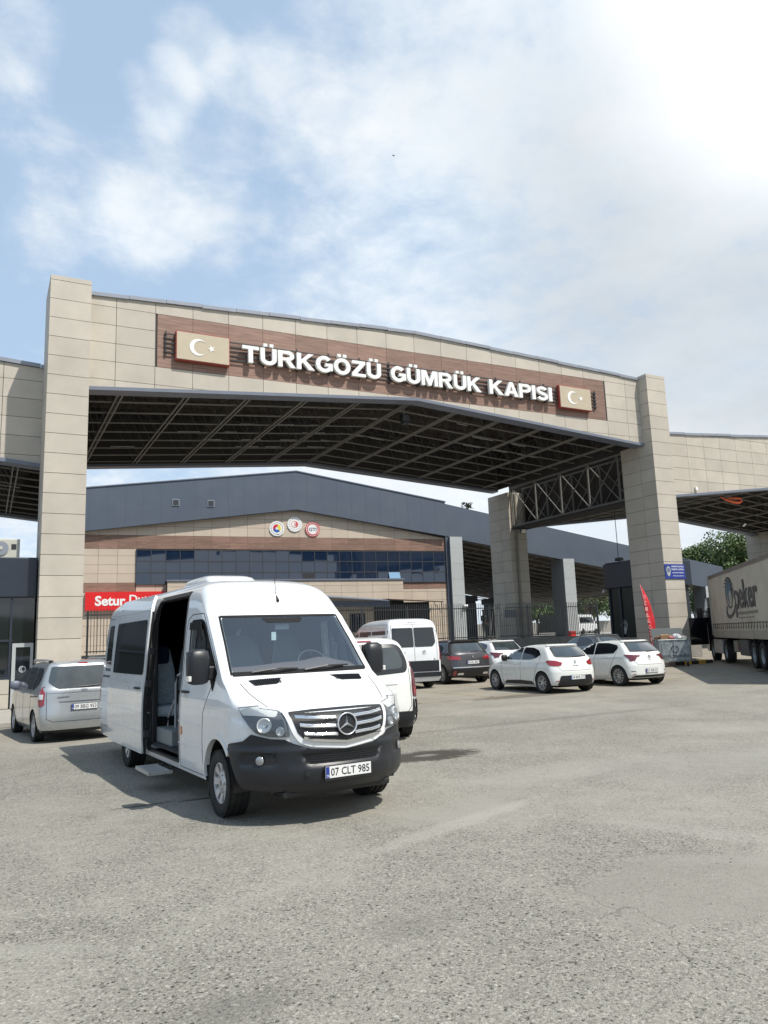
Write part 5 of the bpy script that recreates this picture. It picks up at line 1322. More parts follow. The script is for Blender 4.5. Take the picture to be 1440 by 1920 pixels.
    mb = MB(); mb.lathe([(0, 0), (.03, 0), (.032, .006), (0, .006)], 16, M=face_M(B.P(X(.42, .52)/4, .52)+Vector((0, .050, 0)), (-1, 0, 0), (0, 1, 0)) @ Matrix(((0, 1, 0, 0), (0, 0, 1, 0), (1, 0, 0, 0), (0, 0, 0, 1)))); mb.build('tow_cap', M['bumper'], bp)
    plate_obj(t, '07 CLT 985', (0, B.yf(.52)+.046, .512), (0, 1, 0), (-1, 0, 0))
    mb = MB(); mb.box(-.27, .27, B.yf(.46)+.035, B.yf(.46)+.062, .432, .452); mb.build('plate_holder', M['black'], bp)
    # ---- grille
    gs = rpoly([(-.60, 1.105), (-.53, .90), (-.47, .81), (-.36, .765), (0, .725), (.36, .765), (.47, .81), (.53, .90), (.60, 1.105), (.3, 1.118), (0, 1.12), (-.3, 1.118)], .03)
    mb = patch(B, 'front', gs, off=.030, h=.05, th=.03); pbuild(mb, 'grille_surround', M['pwhite'], t)
    gi = rpoly([(-.545, 1.082), (-.485, .905), (-.43, .845), (-.33, .812), (0, .775), (.33, .812), (.43, .845), (.485, .905), (.545, 1.082), (.3, 1.093), (0, 1.095), (-.3, 1.093)], .02)
    mb = patch(B, 'front', gi, off=.034, h=.05, th=.006); gr = pbuild(mb, 'grille', M['black'], t)
    mb = MB()
    for (zi, zo, x0, wd) in ((1.045, 1.062, .53, .030), (.965, .985, .505, .034), (.885, .905, .47, .030)):
        for s in (1, -1):
            P_ = [(s*.10, zi-.010), (s*.20, zi-.004), (s*.32, zi), (s*.42, (zi+zo)/2), (s*(x0-.03), zo)]; pr = []
            for dz in (-.008, .006):
                mb.path([B.P(B.u_x(x, z+dz), z+dz)+Vector((0, .042, 0)) for x, z in P_], wd*.40, 10)
    pbuild(mb, 'chrome_bar', M['chrome'], gr)
    mb = MB()
    patch(B, 'front', strip([(-.43, .858), (-.33, .828), (0, .790), (.33, .828), (.43, .858)], .026), off=.05, h=.06, th=.02, mb=mb)
    pbuild(mb, 'chrome_lower_trim', M['chrome'], gr)
    mb = MB()
    for z0_ in (1.01, .93, .85, 1.075):
        for k in range(-26, 27):
            x = k*.0185
            if abs(x) < .10 or abs(x) > .40+(z0_-.85)*.42: continue
            q = B.P(B.u_x(x, z0_), z0_); mb.box(x-.0055, x+.0055, q.y+.034, q.y+.042, z0_-.012, z0_+.012)
    for z0_ in (1.01, .93, .85, 1.075):
        for s in (-1, 1): q = B.P(0, z0_); mb.box(min(s*.03, s*.42), max(s*.03, s*.42), q.y+.030, q.y+.034, z0_-.003, z0_+.003)
    mb.box(-.04, .04, 1.10, 1.112, .84, 1.08)
    mb.build('mesh_teeth', M['bumper'], gr)
    q = B.P(0, .965); fm = face_M(q+Vector((0, .050, 0)), (-1, 0, 0), (0, 1, .09))
    mb = MB(); L = fm @ Matrix(((0, 1, 0, 0), (0, 0, 1, 0), (1, 0, 0, 0), (0, 0, 0, 1))); mb.lathe([(0, .0), (.108, .0), (.108, .012), (0, .016)], 36, M=L); bd = mb.build('badge_disc', M['black'], gr, smooth=40)
    mb = MB(); star3(mb, fm @ Matrix.Translation((0, 0, .014)), .112, .018); mb.build('star_badge', M['starmetal'], bd, recalc=True, smooth=30)
    # ---- headlamps
    for s in (1, -1):
        o_ = rpoly([(X(.605, 1.115), 1.118), (X(.78, 1.15), 1.152), (W(.66, 1.165), 1.172), (W(.53, 1.165), 1.163), (W(.58, 1.08), 1.07), (W(.68, .97), .975), (X(.83, .90), .905), (X(.72, .872), .872), (X(.555, .865), .868), (X(.57, .98), .98)], [.02, .03, .02, .015, .05, .05, .04, .03, .02, .02])
        mb = patch(B, 'wrap', o_, off=.010, h=.04, th=.012, s=s); hl = pbuild(mb, 'headlamp', mat('lamp_housing', (.14, .145, .155), .3, metal=.3), t)
        mb = patch(B, 'wrap', rpoly([(X(.615, 1.105), 1.108), (X(.78, 1.14), 1.142), (W(.66, 1.16), 1.160), (W(.54, 1.155), 1.155), (W(.59, 1.10), 1.085), (X(.82, 1.08), 1.075), (X(.66, 1.06), 1.055)], .02), off=.014, h=.04, th=.004, s=s); pbuild(mb, 'indicator', M['clearlens'], hl)
        for (x, z, r) in ((.765, .985, .070), (.64, .925, .042)):
            u = B.u_x(x, z)*s; q = B.P(u, z); n_ = (B.N(u, z)+Vector((0, .25, 0))).normalized(); fm = face_M(q+n_*.004, n_.cross(Vector((0, 0, 1)))*-1, n_); L = fm @ Matrix(((0, 1, 0, 0), (0, 0, 1, 0), (1, 0, 0, 0), (0, 0, 0, 1)))
            mb = MB(); mb.lathe([(.0, .006), (r*.28, .016), (r*.36, .006), (r*.8, .018), (r, .030), (r*1.08, .026), (r*1.08, .0)], 28, M=L); mb.build('reflector', M['reflector'], hl, smooth=50)
        mb = patch(B, 'wrap', o_, off=.040, h=.04, th=0, s=s); pbuild(mb, 'lens', M['lens'], hl)
    # ---- windscreen
    mb = patch(B, 'front', rpoly([(-.86, 1.462), (.86, 1.462), (.785, 2.15), (-.785, 2.15)], .05), off=.003, h=.08, th=.006)
    # frame = ring: outer black band built as four strips
    mb = MB()
    for a_, b_, wd in (((-.83, 1.478), (.83, 1.478), .045), ((-.765, 2.135), (.765, 2.135), .026), ((-.842, 1.47), (-.772, 2.14), .024), ((.842, 1.47), (.772, 2.14), .024)):
        patch(B, 'front', strip([a_, b_], wd), off=.005, h=.08, th=.01, mb=mb)
    patch(B, 'front', rpoly([(-.27, 2.11), (-.22, 2.05), (.22, 2.05), (.27, 2.11)], .02), off=.0045, h=.08, th=.004, mb=mb)
    wf = pbuild(mb, 'windscreen_frame', M['rubber'], t)
    mb = patch(B, 'front', rpoly([(-.83, 1.475), (.83, 1.475), (.76, 2.13), (-.76, 2.13)], .05), off=.002, h=.10, th=0); ws = pbuild(mb, 'windscreen', M['wind'], t)
    ws.data.materials[0] = M['wind']
    mb = MB()
    for x0, x1, z0_, z1_ in ((.62, .06, 1.492, 1.515), (-.02, -.60, 1.492, 1.525)):
        a_ = B.P(B.u_x(x0, z0_), z0_)+Vector((0, .03, .0)); b_ = B.P(B.u_x(x1, z1_), z1_)+Vector((0, .035, 0)); c_ = (a_+b_)/2+Vector((0, .04, .02))
        mb.path([a_, c_, b_], .011, 6); mb.beam(a_*.1+b_*.9-Vector((0, .012, .01)), a_*.9+b_*.1-Vector((0, .012, .01)), .016, .022)
    mb.build('wiper', M['black'], t)
    mb = MB(); q = B.P(.02, 2.06)
    mb.box(-.09, .09, q.y-.06, q.y-.035, 1.97, 2.03); mb.build('mirror', M['lgrey'], ws)
    mb = MB(); mb.box(.08, .14, q.y-.045, q.y-.04, 1.84, 1.94); mb.build('toll_tag', M['white'], ws)
    # ---- bonnet seams, vents
    mb = MB()
    for s in (1, -1):
        pts = [(s*.80, .20), (s*.775, .40), (s*.735, .56), (s*.69, .70)]
        for a_, b_ in zip(pts, pts[1:]): patch(B, 'top', strip([a_, b_], .009), off=.0025, h=.1, th=.004, mb=mb)
    pbuild(mb, 'bonnet_seam', M['joint'], body)
    for s in (1, -1):
        mb = patch(B, 'top', rpoly([(s*.30, .165), (s*.70, .165), (s*.66, .285), (s*.40, .285)], .02), off=.004, h=.05, th=.004); v = pbuild(mb, 'bonnet_vent', M['black'], t)
        mb = MB()
        for k in range(13):
            x = s*(.35+k*.026); a_, n1 = B.top(x, .18); b_, n2 = B.top(x, .275); mb.beam(a_+n1*.012, b_+n2*.012, .006, .012)
        mb.build('vent_slat', M['bumper'], v)
    # ---- side details (right side is the visible one)
    for s in (1, -1):
        mb = MB()
        # front door outline
        seam(B, 'side', [(-.24, 1.40), (-.50, 1.05), (-.52, .72), (-.49, .36)], .010, s, mb); seam(B, 'side', [(-1.40, .36), (-1.40, 2.0), (-1.34, 2.14), (-1.2, 2.19), (-.76, 2.19), (-.42, 1.86), (-.14, 1.56), (-.14, 1.47)], .010, s, mb)
        seam(B, 'side', [(-1.40, .36), (-.49, .36)], .008, s, mb)
        if s < 0: seam(B, 'side', [(-2.9, .40), (-2.9, 2.40)], .010, s, mb); seam(B, 'side', [(-5.2, .40), (-5.2, 2.40)], .010, s, mb)
        seam(B, 'side', [(-6.45, 2.32), (-2.95, 2.32)], .007, s, mb); seam(B, 'side', [(-5.2, .5), (-6.4, .5)], .007, s, mb)
        pbuild(mb, 'panel_seam', M['joint'], body)
        mb = MB()
        for z in (.64, .90):
            for a_, b_ in (((-.60 if z > .8 else -.53), -1.37), (-1.43, -1.45), (-2.93, -3.9 if z < .8 else -6.45), (-4.8, -6.45)):
                if z == .90 and a_ == -4.8: continue
                patch(B, 'side', strip([(a_, z), (b_, z)], .016), off=.007, h=.4, th=.012, s=s, mb=mb)
        patch(B, 'side', strip([(-1.45 if s < 0 else -2.95, 1.31), (-6.4, 1.31)], .014), off=.006, h=.4, th=.01, s=s, mb=mb)
        pbuild(mb, 'swage_line', M['pwhite'], body)
        # front door window frame and glass
        mb = MB(); pr = densify(rpoly([(-.19, 1.535), (-.72, 2.10), (-1.20, 2.10), (-1.20, 1.51)], [.05, .12, .07, .05]), .2)
        for a_, b_ in zip(pr, pr[1:]+pr[:1]): patch(B, 'side', strip([a_, b_], .045), off=.006, h=.2, th=.02, s=s, mb=mb)
        patch(B, 'side', [(-.24, 1.60), (-.12, 1.50), (-.22, 1.30), (-.40, 1.50), (-.50, 1.78)], off=.008, h=.1, th=.02, s=s, mb=mb)
        patch(B, 'side', strip([(-.50, 1.54), (-.60, 1.90)], .03), off=.008, h=.2, th=.02, s=s, mb=mb)
        # wind deflector along the upper edge
        patch(B, 'side', [(-.62, 1.90), (-.76, 2.09), (-1.18, 2.09), (-1.18, 2.0), (-.82, 2.0), (-.68, 1.86)], off=.035, h=.1, th=.006, s=s, mb=mb)
        df = pbuild(mb, 'door_window_frame', M['rubber'], t)
        mb = patch(B, 'side', fdw, off=.001, h=.12, th=0, s=s); pbuild(mb, 'door_window', M['sideglass'], df)
        # handle
        mb = MB(); q = B.P(B.u_y(-1.18, 1.26)*s, 1.26); mb.path([q+Vector((s*.005, .11, 0)), q+Vector((s*.035, .08, 0)), q+Vector((s*.04, -.06, 0)), q+Vector((s*.005, -.10, 0))], [.012, .016, .018, .014], 8); mb.build('door_handle', M['black'], t, smooth=60)
        mb = MB(); q = B.P(B.u_y(-1.36, .80)*s, .80); mb.box(min(q.x, q.x+s*.012), max(q.x, q.x+s*.012), q.y+.0, q.y+.05, .74, .84); mb.build('side_marker', M['amber'], t, bevel=.006)
        # mirror
        mr = MB(); mx = s*1.13
        sec = []
        for k, (z, wx, wy) in enumerate(((1.38, .060, .045), (1.40, .105, .080), (1.50, .125, .095), (1.66, .125, .095), (1.74, .110, .08), (1.77, .060, .045))):
            for a in range(16): th_ = 2*pi*a/16; ca, sa = cos(th_), sin(th_); mr.v.append((mx+wx*math.copysign(abs(ca)**.6, ca), -.22+wy*math.copysign(abs(sa)**.6, sa)-.02, z))
        for k in range(5):
            for a in range(16): mr.f.append((k*16+a, k*16+(a+1) % 16, (k+1)*16+(a+1) % 16, (k+1)*16+a))
        mr.f += [tuple(range(16))[::-1], tuple(range(80, 96))]; mr.m = [0]*len(mr.f)
        mro = mr.build('wing_mirror', M['bumper'], t, smooth=50)
        mb = MB(); mb.box(min(s*.93, s*1.06), max(s*.93, s*1.06), -.29, -.20, 1.42, 1.58); mb.build('mirror_arm', M['black'], mro, bevel=.02)
        mb = MB(); mb.box(min(mx-.10, mx+.10), max(mx-.10, mx+.10), -.345, -.338, 1.44, 1.74); mb.build('mirror_glass', M['chrome'], mro)
        mb = MB(); mb.box(min(s*1.225, s*1.262), max(s*1.225, s*1.262), -.24, -.15, 1.42, 1.48); mb.build('mirror_indicator', M['amber' if False else 'clearlens'], mro, bevel=.008)
        # rear side glass
        if s > 0: lst = [[(-5.02, 1.42), (-5.02, 2.20), (-6.12, 2.20), (-6.22, 1.42)]]
        else: lst = [[(-1.60, 1.42), (-1.60, 2.20), (-2.8, 2.20), (-2.8, 1.42)], [(-3.0, 1.42), (-3.0, 2.20), (-4.95, 2.20), (-4.95, 1.42)], [(-5.1, 1.42), (-5.1, 2.20), (-6.12, 2.20), (-6.22, 1.42)]]
        for q_ in lst:
            mb = patch(B, 'side', rpoly(q_, .07), off=.005, h=.15, th=.012, s=s); pbuild(mb, 'side_window', M['glassdark'], t)
    # ---- the sliding door, slid back and standing proud of the side
    do = rpoly([(-2.93, .36), (-2.90, 2.25), (-3.0, 2.50), (-5.05, 2.50), (-5.2, 2.4), (-5.2, .36)], .05)
    mb = patch(B, 'side', do, off=.105, h=.12, th=.045); sdoor = pbuild(mb, 'sliding_door', M['pwhite'], t, 35)
    mb = patch(B, 'side', rpoly([(-3.0, 1.41), (-3.0, 2.19), (-4.92, 2.19), (-4.98, 1.41)], .07), off=.112, h=.15, th=.01); pbuild(mb, 'door_glass', M['glassdark'], sdoor)
    mb = MB(); text_mb(mb, 'TURIZM', face_M((1.052, -4.62, 1.50), (0, 1, 0), (1, 0, .045)), height=.13, width=.78, extrude=.001, offset=.01); mb.build('window_lettering', mat('dull_red_lettering', (.09, .012, .010), .3, coat=.6), sdoor, recalc=False)
    mb = MB()
    for z in (.64, .90, 1.31): patch(B, 'side', strip([(-2.96, z), (-5.17, z)], .016), off=.112, h=.5, th=.012, mb=mb)
    patch(B, 'side', strip([(-2.96, 2.32), (-5.17, 2.32)], .012), off=.110, h=.5, th=.012, mb=mb)
    pbuild(mb, 'door_swage', M['pwhite'], sdoor)
    mb = MB(); mb.path([(1.09, -3.05, 1.24), (1.12, -3.08, 1.24), (1.125, -3.22, 1.24), (1.09, -3.26, 1.24)], [.012, .016, .018, .014], 8); mb.build('door_handle', M['black'], sdoor, smooth=60)
    mb = MB(); pts = [(-2.915, z) for z in linspace(.36, 2.3, 12)]
    for a_, b_ in zip(pts, pts[1:]): patch(B, 'side', strip([a_, b_], .03), off=.085, h=.4, th=.03, mb=mb)
    pbuild(mb, 'door_edge_seal', M['black'], sdoor)
    mb = MB()
    for z in (.62, 1.30, 1.75): q = B.P(B.u_y(-2.80, z), z); mb.box(q.x+.0, q.x+.08, -2.905, -2.87, z-.05, z+.05)
    mb.build('door_latch', M['iron'], sdoor, bevel=.008)
    mb = MB(); patch(B, 'side', strip([(-2.9, 1.33), (-6.35, 1.33)], .035), off=.006, h=.5, th=.01, mb=mb); pbuild(mb, 'door_rail', M['bumper'], body)
    # jambs: white pillar return, black seal
    mb = MB(); pj = densify(slo, .25)
    for a_, b_ in zip(pj, pj[1:]+pj[:1]): patch(B, 'side', strip([a_, b_], .03), off=.006, h=.3, th=.05, mb=mb)
    pbuild(mb, 'door_seal', M['black'], body)
    mb = MB(); mb.box(.84, .93, -3.08, -3.0, .42, 2.2); mb.build('door_pillar', M['alloydark'], body, bevel=.02)
    mb = MB(); patch(B, 'side', strip([(-1.5, 2.475), (-2.86, 2.475)], .05), off=.012, h=.3, th=.03, mb=mb); pbuild(mb, 'upper_rail', M['black'], body)
    # sill and fold-out step
    mb = MB(); mb.box(.80, .975, -2.97, -1.48, .335, .40); mb.build('sill', M['alloy'], t, bevel=.01)
    st = MB()
    for k in range(5): st.box(.99+k*.052, 1.035+k*.052, -2.45, -1.78, .235, .262)
    st.box(.97, 1.26, -2.46, -2.43, .225, .265); st.box(.97, 1.26, -1.80, -1.77, .225, .265); st.box(1.25, 1.27, -2.46, -1.77, .225, .268)
    stp = st.build('folding_step', mat('step_aluminium', (.45, .45, .43), .5, metal=.4, var=.1), t)
    mb = MB(); mb.beam((.99, -2.3, .25), (.80, -2.3, .36), .03, .03); mb.beam((.99, -1.9, .25), (.80, -1.9, .36), .03, .03); mb.build('step_arm', M['iron'], stp)
    # ---- interior
    fl = MB(); fl.box(-.93, .93, -6.4, -.95, .46, .50); fl.box(-.93, .25, -6.4, -1.4, .66, .70)
    fl.build('floor', M['lin'], t)
    mb = MB(); mb.box(-.80, .80, -6.30, -6.26, .5, 2.35); mb.build('rear_lining', M['lin'], t)
    ds = MB(); n = 20
    for i in range(n+1):
        x = -.90+1.8*i/n; hmp = .07*math.exp(-((x+.40)/.22)**2)+.03*math.exp(-((x-.05)/.3)**2)
        for (y, z) in ((.045, 1.45), (-.10, 1.50+hmp*.5), (-.24, 1.55+hmp), (-.36, 1.53+hmp), (-.42, 1.0), (-.38, .7)): ds.v.append((x, y, z))
    for i in range(n):
        for k in range(5): ds.f.append((i*6+k, i*6+k+1, i*6+6+k+1, i*6+6+k))
    ds.m = [0]*len(ds.f); ds.build('dashboard', mat('dash_brown_grey', (.21, .14, .135), .5, bump=.1, bscale=90), t, smooth=50, recalc=False)
    mb = MB(); mm = Matrix.Translation((-.42, -.50, 1.52)) @ Matrix.Rotation(radians(-58), 4, 'X'); R_ = .205
    ring = [mm @ Vector((R_*cos(a), R_*sin(a), 0)) for a in linspace(0, 2*pi, 33)]
    mb.path(ring, .017, 8); mb.path([mm @ Vector((-R_, 0, 0)), mm @ Vector((0, -.02, -.03)), mm @ Vector((R_, 0, 0))], .018, 6); mb.path([mm @ Vector((0, -R_, 0)), mm @ Vector((0, 0, -.04)), mm @ Vector((0, .02, -.3))], .025, 6)
    mb.lathe([(0, -.02), (.07, -.02), (.07, .0), (0, .01)], 20, M=mm @ Matrix(((0, 1, 0, 0), (0, 0, 1, 0), (1, 0, 0, 0), (0, 0, 0, 1)))); mb.build('steering_wheel', M['black'], t, smooth=60)
    seatm = mat('grey_seat_fabric', (.52, .60, .64), .9, var=.25, vscale=30, bump=.3, bscale=150)
    navy = mat('navy_head_pad', (.012, .016, .055), .8)
    def seat(x, y, z, face, m_, pad=True, w_=.46, h_=.74):
        M_ = Matrix.Translation((x, y, z)) @ Matrix.Rotation(face, 4, 'Z')
        mb = MB(); mb.box(-w_/2, w_/2, -.22, .26, .30, .46, M=M_); c = mb.build('seat_cushion', m_, t, bevel=.05)
        mb = MB(); secs = [(0, w_*.50, .07, 0), (.25, w_*.50, .075, -.02), (.50, w_*.47, .065, -.05), (.66, w_*.40, .055, -.07), (.80, w_*.34, .05, -.09), (.86, w_*.24, .035, -.095)]
        for (dz, hw, hd, dy) in secs:
            for a in range(20): th_ = 2*pi*a/20; ca, sa = cos(th_), sin(th_); mb.v.append(tuple(M_ @ Vector((hw*math.copysign(abs(ca)**.45, ca), -.26+dy+hd*math.copysign(abs(sa)**.6, sa), .44+dz))))
        for k in range(5):
            for a in range(20): mb.f.append((k*20+a, k*20+(a+1) % 20, (k+1)*20+(a+1) % 20, (k+1)*20+a))
        mb.f += [tuple(range(20))[::-1], tuple(range(100, 120))]; mb.m = [0]*len(mb.f); bk = mb.build('seat_back', m_, t, smooth=50)
        if pad:
            mb = MB(); pp = [M_ @ Vector((q[0], -.26-.083+.068, q[1]+1.18)) for q in rpoly([(-.115, -.13), (.115, -.13), (.125, .05), (.09, .13), (-.09, .13), (-.125, .05)], .05)]
            mb.prism(pp, (M_.to_3x3() @ Vector((0, .014, 0)))); mb.build('head_pad', navy, bk)
        mb = MB(); mb.box(-.17, .17, -.2, .2, .0, .31, M=M_); mb.build('seat_base', M['black'], t)
        mb = MB()
        for q in (-1, 1): mb.beam(M_ @ Vector((q*(w_/2+.02), -.2, .62)), M_ @ Vector((q*(w_/2+.02), .14, .62)), .05, .05)
        mb.build('armrest', M['black'], t)
    seat(-.45, -1.05, .62, 0, mat('dark_seat_fabric', (.20, .24, .26), .9), False); seat(.30, -1.05, .62, 0, bpy.data.materials['dark_seat_fabric'], False, w_=.85)
    seat(.62, -3.42, .50, 0, seatm, True, .46); seat(.12, -3.42, .50, 0, seatm, True, .46); seat(-.62, -3.0, .74, 0, seatm, True)
    mb = MB(); mb.box(.45, .92, -2.55, -1.75, .50, .70) if False else mb.box(.30, .88, -2.92, -2.15, .50, .70); mb.build('step_box', mat('grey_step_box', (.20, .22, .215), .6), t, bevel=.01)
    mb = MB(); mb.path([(.80, -2.25, .73), (.80, -2.25, 1.32), (.79, -2.20, 1.42), (.74, -2.10, 1.46), (.55, -2.05, 1.46)], .018, 8); mb.path([(.80, -2.62, .73), (.80, -2.60, .85), (.80, -2.28, 1.10)], .018, 8); mb.build('grab_rail', mat('rail_grey', (.25, .26, .27), .4), t, smooth=60)
    mb = MB(); mb.box(.52, .60, -2.09, -2.01, 1.42, 1.50); mb.build('rail_clamp', navy, t, bevel=.01)
    mb = MB(); mb.box(-.70, .70, -1.45, -1.41, 2.15, 2.5); mb.build('roof_bulkhead', M['lin'], t)
    # roof unit and aerial
    ac = MB(); zr = B.top(0, -2.2)[0].z
    for (z, w_, ya, yb) in ((zr-.05, .37, -2.1, -3.5), (zr+.02, .37, -2.12, -3.5), (zr+.09, .35, -2.25, -3.45), (zr+.125, .31, -2.40, -3.35), (zr+.135, .22, -2.5, -3.2)):
        for p in rpoly([(w_, ya), (w_, yb), (-w_, yb), (-w_, ya)], .16, 5): ac.v.append((p[0], p[1], z))
    n = 24
    for k in range(4):
        for a in range(n): ac.f.append((k*n+a, k*n+(a+1) % n, (k+1)*n+(a+1) % n, (k+1)*n+a))
    ac.f += [tuple(range(4*n, 5*n))]; ac.m = [0]*len(ac.f); ac.build('roof_air_conditioner', M['pwhite'], t, smooth=45)
    q, n_ = B.top(0, -.80); q = Vector((0.0, -.63, 2.27))
    mb = MB(); mb.path([q+Vector((0, -.03, -.02)), q+Vector((0, .03, .06)), q+Vector((0, -.02, .12))], [.028, .022, .008], 8); ab = mb.build('aerial_base', M['black'], t, smooth=60)
    mb = MB(); mb.path([q+Vector((0, -.02, .10)), q+Vector((0, -.10, .42))], .0045, 5); mb.build('aerial', M['black'], ab)
    # rear lamps (hidden side, still modelled) and rear bumper
    for s in (1, -1):
        mb = patch(B, 'wrap', rpoly([(B.u_y(-6.50, 1.1)*4, .85), (B.u_y(-6.50, 1.1)*4, 1.30), (3.36, 1.30), (3.36, .85)], .03), off=.008, h=.08, th=.02, s=s); pbuild(mb, 'rear_lamp', M['redlens'], t)
    mb = patch(B, 'rear', rpoly([(-.8, .36), (.8, .36), (.8, .60), (-.8, .60)], .05), off=.03, h=.2, th=.04); pbuild(mb, 'rear_bumper', M['bumper'], t)
    return t
M['lin'] = mat('dark_interior_lining', (.022, .023, .026), .85)
build_minibus()
# ================================================================ PARKED VEHICLES
def car(name, label, cat, loc, heading, S, pnt, k=1., group=None):
    """S: spec dict; body from stacked outlines, then windows, lamps, trims as pieces that follow the body"""
    t = thing(name, label, cat, (loc[0], loc[1], gz(loc[0], loc[1])), -radians(heading), group); t.scale = (k, k, k)
    B = Body(S['yf'], S['yr'], S['w'], af=S.get('af', .35), nf=S.get('nf', 2.4), ar=S.get('ar', .22), nr=S.get('nr', 2.6), taper=S.get('taper'))
    body = B.mesh().build('body', [M[pnt], M['black']], t, recalc=False)
    r, (ya, yb), tr = S['wr'], S['axles'], S['track']
    R = r*S.get('arch', 1.13); cut = MB()
    for yy in (ya, yb):
        for s in (-1, 1): cut.tube((s*(tr-.30), yy, r), (s*1.4, yy, r), R, 36)
    boolean_cut(body, [cut]); finish_body(body, [(yy, r, R, tr-.30) for yy in (ya, yb)], M['black'])
    for yy in (ya, yb):
        for s in (1, -1): wheel(t, s*(tr-.10), yy, r, S.get('tw', .2), S.get('rim', .21), S['style'], s, rimmat=M[S.get('rimmat', 'alloy')])
    parents = {'body': body, '': t}
    for it in S['parts']:
        nm, m, mode, pts, off, par = it[:6]; opt = it[6] if len(it) > 6 else {}
        sides = opt.get('sides', (1, -1) if mode in ('side', 'wrap') else (1,)); joint = opt.get('joint')
        if mode == 'wrap': pts = [(B.u_y(a, z)*4 if kk == 'y' else abs(B.u_x(a, z, kk == 'r'))*4, z) for kk, a, z in pts]
        if opt.get('line'): polys = [strip([a, b], opt['line']) for a, b in zip(pts, pts[1:])]
        else: polys = [rpoly(pts, opt.get('r', .03))]
        mb = None
        for s in sides:
            if mode == 'wrap' and opt.get('across'):
                full = pts+[(8-u, z) for u, z in pts[::-1]] if opt['across'] == 'rear' else pts
                def U(u): return u if u <= 4 else -(8-u)
            for pl in polys: mb = patch(B, mode, pl, off=off, h=opt.get('h', .08), th=opt.get('th', .012), s=s, mb=mb if (joint or opt.get('line')) else None)
            if not joint: o = pbuild(mb, nm, M[m], parents.get(par, t)); parents[nm] = o; mb = None
        if joint: o = pbuild(mb, nm, M[m], parents.get(par, t)); parents[nm] = o
    for (nm, m, bx, par, bev) in S.get('boxes', []):
        mb = MB(); mb.box(*bx); parents[nm] = mb.build(nm, M[m], parents.get(par, t), bevel=bev)
    # mirrors
    if 'mirror' in S:
        y, z, x = S['mirror']; mm_ = S.get('mmat', pnt)
        for s in (1, -1):
            mb = MB(); n = 14
            for zz, wx, wy in ((z-.09, .05, .03), (z-.06, .10, .06), (z+.03, .115, .07), (z+.09, .10, .06), (z+.11, .05, .03)):
                for a in range(n): th = 2*pi*a/n; mb.v.append((s*(x+.09)+wx*cos(th), y+wy*sin(th), zz))
            for q in range(4):
                for a in range(n): mb.f.append((q*n+a, q*n+(a+1) % n, (q+1)*n+(a+1) % n, (q+1)*n+a))
            mb.f += [tuple(range(n))[::-1], tuple(range(4*n, 5*n))]; mb.m = [0]*len(mb.f); mo = mb.build('wing_mirror', M[mm_], t, smooth=60)
            mb = MB(); mb.beam((s*(x-.06), y, z-.03), (s*(x+.05), y, z-.04), .05, .05); mb.build('mirror_arm', M['black'], mo)
    for (y, z) in S.get('handles', []):
        for s in (1, -1):
            q = B.P(B.u_y(y, z)*s, z); mb = MB(); mb.path([q+Vector((0, .09, 0)), q+Vector((s*.03, .06, 0)), q+Vector((s*.03, -.06, 0)), q+Vector((0, -.09, 0))], .013, 6); mb.build('door_handle', M[S.get('hmat', pnt)], t, smooth=60)
    if 'plate' in S:
        x, z, txt = S['plate']; yy = B.pt(1., z).y if abs(x) < .2 else B.P(B.u_x(x, z, True), z).y
        plate_obj(t, txt, (x, yy-S.get('pout', .02), z), (0, -1, S.get('ptilt', .0)), (1, 0, 0))
    for (txt, x, z, h_, w_, m) in S.get('texts', []):
        mb = MB(); yy = B.P(B.u_x(x, z, True), z).y; text_mb(mb, txt, face_M((x, yy-.004, z), (1, 0, 0), (0, -1, .08)), height=h_, width=w_, extrude=.004, offset=.006, res=2, center=True); mb.build('badge_lettering', M[m], t, recalc=False)
    for (x, z, rr, kind) in S.get('badges', []):
        n_ = B.N(B.u_x(x, z, True), z); q = B.P(B.u_x(x, z, True), z)+n_*.006; fm = face_M(q, (1, 0, 0), n_); mb = MB()
        L = fm @ Matrix(((0, 1, 0, 0), (0, 0, 1, 0), (1, 0, 0, 0), (0, 0, 0, 1)))
        if kind == 'ring':
            mb.lathe([(rr*.82, 0), (rr, 0), (rr, .008), (rr*.82, .008)], 24, M=L, closed=True)
            for a, b in (((-.5, .55), (-.18, -.55)), ((-.18, -.55), (0, 0)), ((0, 0), (.18, -.55)), ((.18, -.55), (.5, .55)), ((-.2, .7), (0, .25)), ((0, .25), (.2, .7))): mb.beam(fm @ Vector((a[0]*rr, a[1]*rr, .004)), fm @ Vector((b[0]*rr, b[1]*rr, .004)), .010, .008)
        elif kind == 'diamond':
            D4 = [(0, rr), (rr*.58, 0), (0, -rr), (-rr*.58, 0)]
            for a, b in zip(D4, D4[1:]+D4[:1]): mb.beam(fm @ Vector((*a, .004)), fm @ Vector((*b, .004)), .018, .01)
        elif kind == 'oval': mb.lathe([(0, 0), (rr, 0), (rr*.9, .01), (0, .012)], 24, M=fm @ Matrix.Diagonal((1.6, .62, 1, 1)) @ Matrix(((0, 1, 0, 0), (0, 0, 1, 0), (1, 0, 0, 0), (0, 0, 0, 1))))
        elif kind == 'chevron':
            for dz in (0, -.035):
                for s in (-1, 1): mb.beam(fm @ Vector((s*rr*.6, -.02+dz, .004)), fm @ Vector((0, .02+dz, .004)), .014, .01)
        mb.build('badge', M['chrome' if kind != 'oval' else 'trim'], t)
